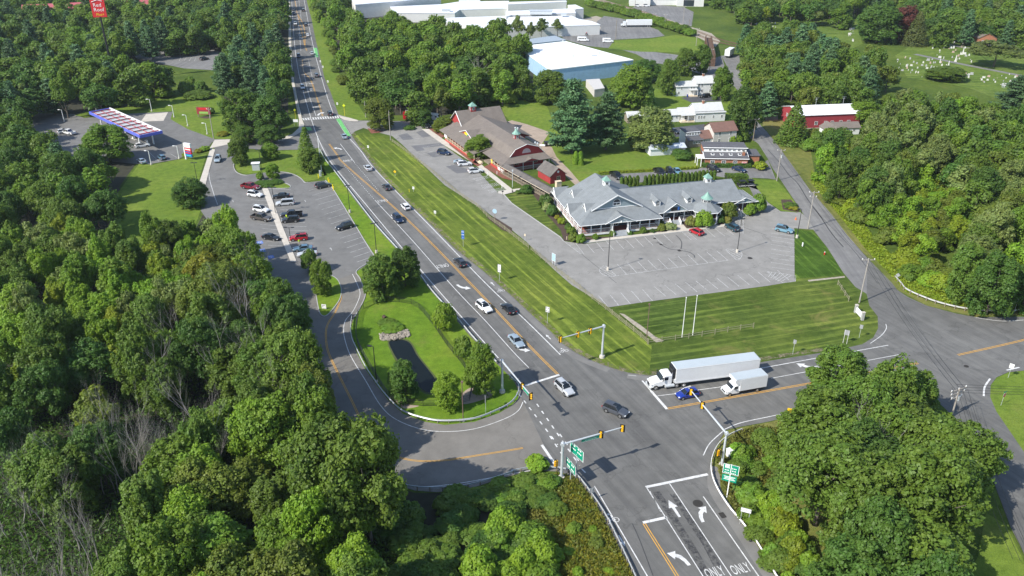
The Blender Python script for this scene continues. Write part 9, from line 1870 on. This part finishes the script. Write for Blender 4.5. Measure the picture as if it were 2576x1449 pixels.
for u,v,h,r,lk,l in ((1850,358,3,2,'green','round clipped bush pair beside the cream house, left'),(1862,355,3,2.2,'mid','round clipped bush pair beside the cream house, right'),(1842,362,2.6,1.2,'bright','bright upright bush at the cream house corner'),(1780,345,1.2,2.5,'yellow','low bright shrubs under the cream house windows'),(1912,425,2.2,2.2,'yellow','yellow green bush right of the brick clinic'),(1718,400,2.6,3,'dark','dark thicket left of the brick clinic'),(2030,300,2.4,1.8,'dark','round clipped bush beside the barn drive'),(1988,520,1.1,1.8,'mid','green shrub in the corner planter'),(1995,526,.8,1.4,'gold','yellow flowering shrub in the corner planter'),(500,383,1.0,1.4,'gold','golden shrub left of the fuel price pylon'),(515,378,1.3,1.6,'bright','bright clipped shrub right of the fuel price pylon'),(468,392,1.0,1.3,'yellow','yellow shrub in front of the fuel price pylon'),(560,340,1.2,2.0,'gold','row of golden shrubs at the forecourt exit'),(533,287,2.4,1.3,'dark','dark cone shrub beside the red and green sign'),(500,245,2.5,5.5,'mid','wide round thicket alone on the fuel station lawn'),(1030,325,1.2,2.0,'dark','low shrub in the mulch island of the drive'),(665,465,.9,3.2,'dark','spreading juniper in the planter of the commuter lot'),(690,462,.9,2.6,'dark','spreading juniper at the right end of the planter'),(655,452,2.2,1.1,'bright','small bright shrub in the planter of the commuter lot'),(1352,1175,1.8,1.7,'bright','bright bush at the left of the bottom signal mast'),(985,828,.9,2.2,'green','reedy clump above the riprap stones'),(975,815,.8,1.8,'mid','reedy clump around the drain pipe'),(1705,395,2.5,2,'dark','dark shrubs at the white shed corner'),(1740,232,1.2,1.2,'mid','small shrub at the farmhouse porch')):
 p = G(u,v); plant('shrub' if max(h,r) < 2.5 else 'bush',p,h,r,lk,l,'shrub')
# weeds on the dry bank: uncountable ground cover
def weeds(name, label, poly, n, h, leafk, seed):
 rs = random.Random(seed); xs = [p[0] for p in poly]; ys = [p[1] for p in poly]; P = []
 while len(P) < n:
  u,v = rs.uniform(min(xs),max(xs)),rs.uniform(min(ys),max(ys))
  if inside(u,v,poly): g = G(u,v); P.append((g.x,g.y,rs.random()**1.5*h))
 P = np.array(P); Nn = np.tile([0.,0.,.4],(n,1))+np.random.RandomState(seed).normal(0,.6,(n,3)); me = leaf_mesh(name,P,Nn,.26,2.2,seed); me.materials.append(LEAVES[leafk]); o = bpy.data.objects.new(name,me); C.objects.link(o); tag(o,label,'ground cover',kind='stuff')
weeds('dry_stalks','tawny dry stalks on the open slope by the guardrail',[(1430,1205),(1500,1285),(1540,1365),(1590,1449),(1600,1500),(1400,1500),(1400,1330)],9000,.55,'gold',46)
weeds('dry_grass','dry brown and green weeds covering the lower bank',[(1400,1190),(1450,1205),(1500,1274),(1535,1337),(1590,1449),(1610,1500),(1180,1500),(1300,1330),(1380,1230)],26000,.5,'brown',41)
weeds('bank_weeds','green weeds mixed into the dry bank',[(1400,1195),(1448,1212),(1500,1285),(1530,1350),(1580,1449),(1600,1500),(1380,1500),(1330,1400),(1380,1260)],9000,.6,'olive',42)
weeds('roadside_weeds','mixed weeds on the bank behind the white guardrail',[(1800,1150),(1850,1090),(1900,1075),(1960,1080),(1930,1160),(1950,1250),(2050,1449),(2080,1500),(2000,1500),(1900,1360),(1820,1240)],20000,.6,'brown',43)
weeds('forest_undergrowth','dark undergrowth on the forest floor of the left woods',[(-60,850),(560,760),(700,700),(770,800),(790,900),(810,1000),(960,1215),(1000,1300),(1010,1500),(-60,1500)],60000,1.4,'dark',44)
weeds('tall_grass','uneven tall grass along the woodland edge right of the side street',[(2040,430),(2120,500),(2200,600),(2300,705),(2400,742),(2600,745),(2600,775),(2380,770),(2280,735),(2180,630),(2100,530),(2040,460)],16000,.5,'yellow',45)
# ================================================================ AIR
HZ, hnt, hb_ = new_mat('thin_haze'); hnt.nodes.remove(hb_)
pv = hnt.nodes.new('ShaderNodeVolumePrincipled'); pv.inputs['Color'].default_value = (.80,.90,1.0,1); pv.inputs['Density'].default_value = .00007; pv.inputs['Anisotropy'].default_value = .2
hnt.links.new(pv.outputs[0], hnt.nodes['Material Output'].inputs['Volume'])
m = MB(); m.bx(-1200,1200,-60,1500,-1.1,90.0); o = m.build('haze', HZ); tag(o,'thin summer haze over the whole view','haze',kind='stuff')
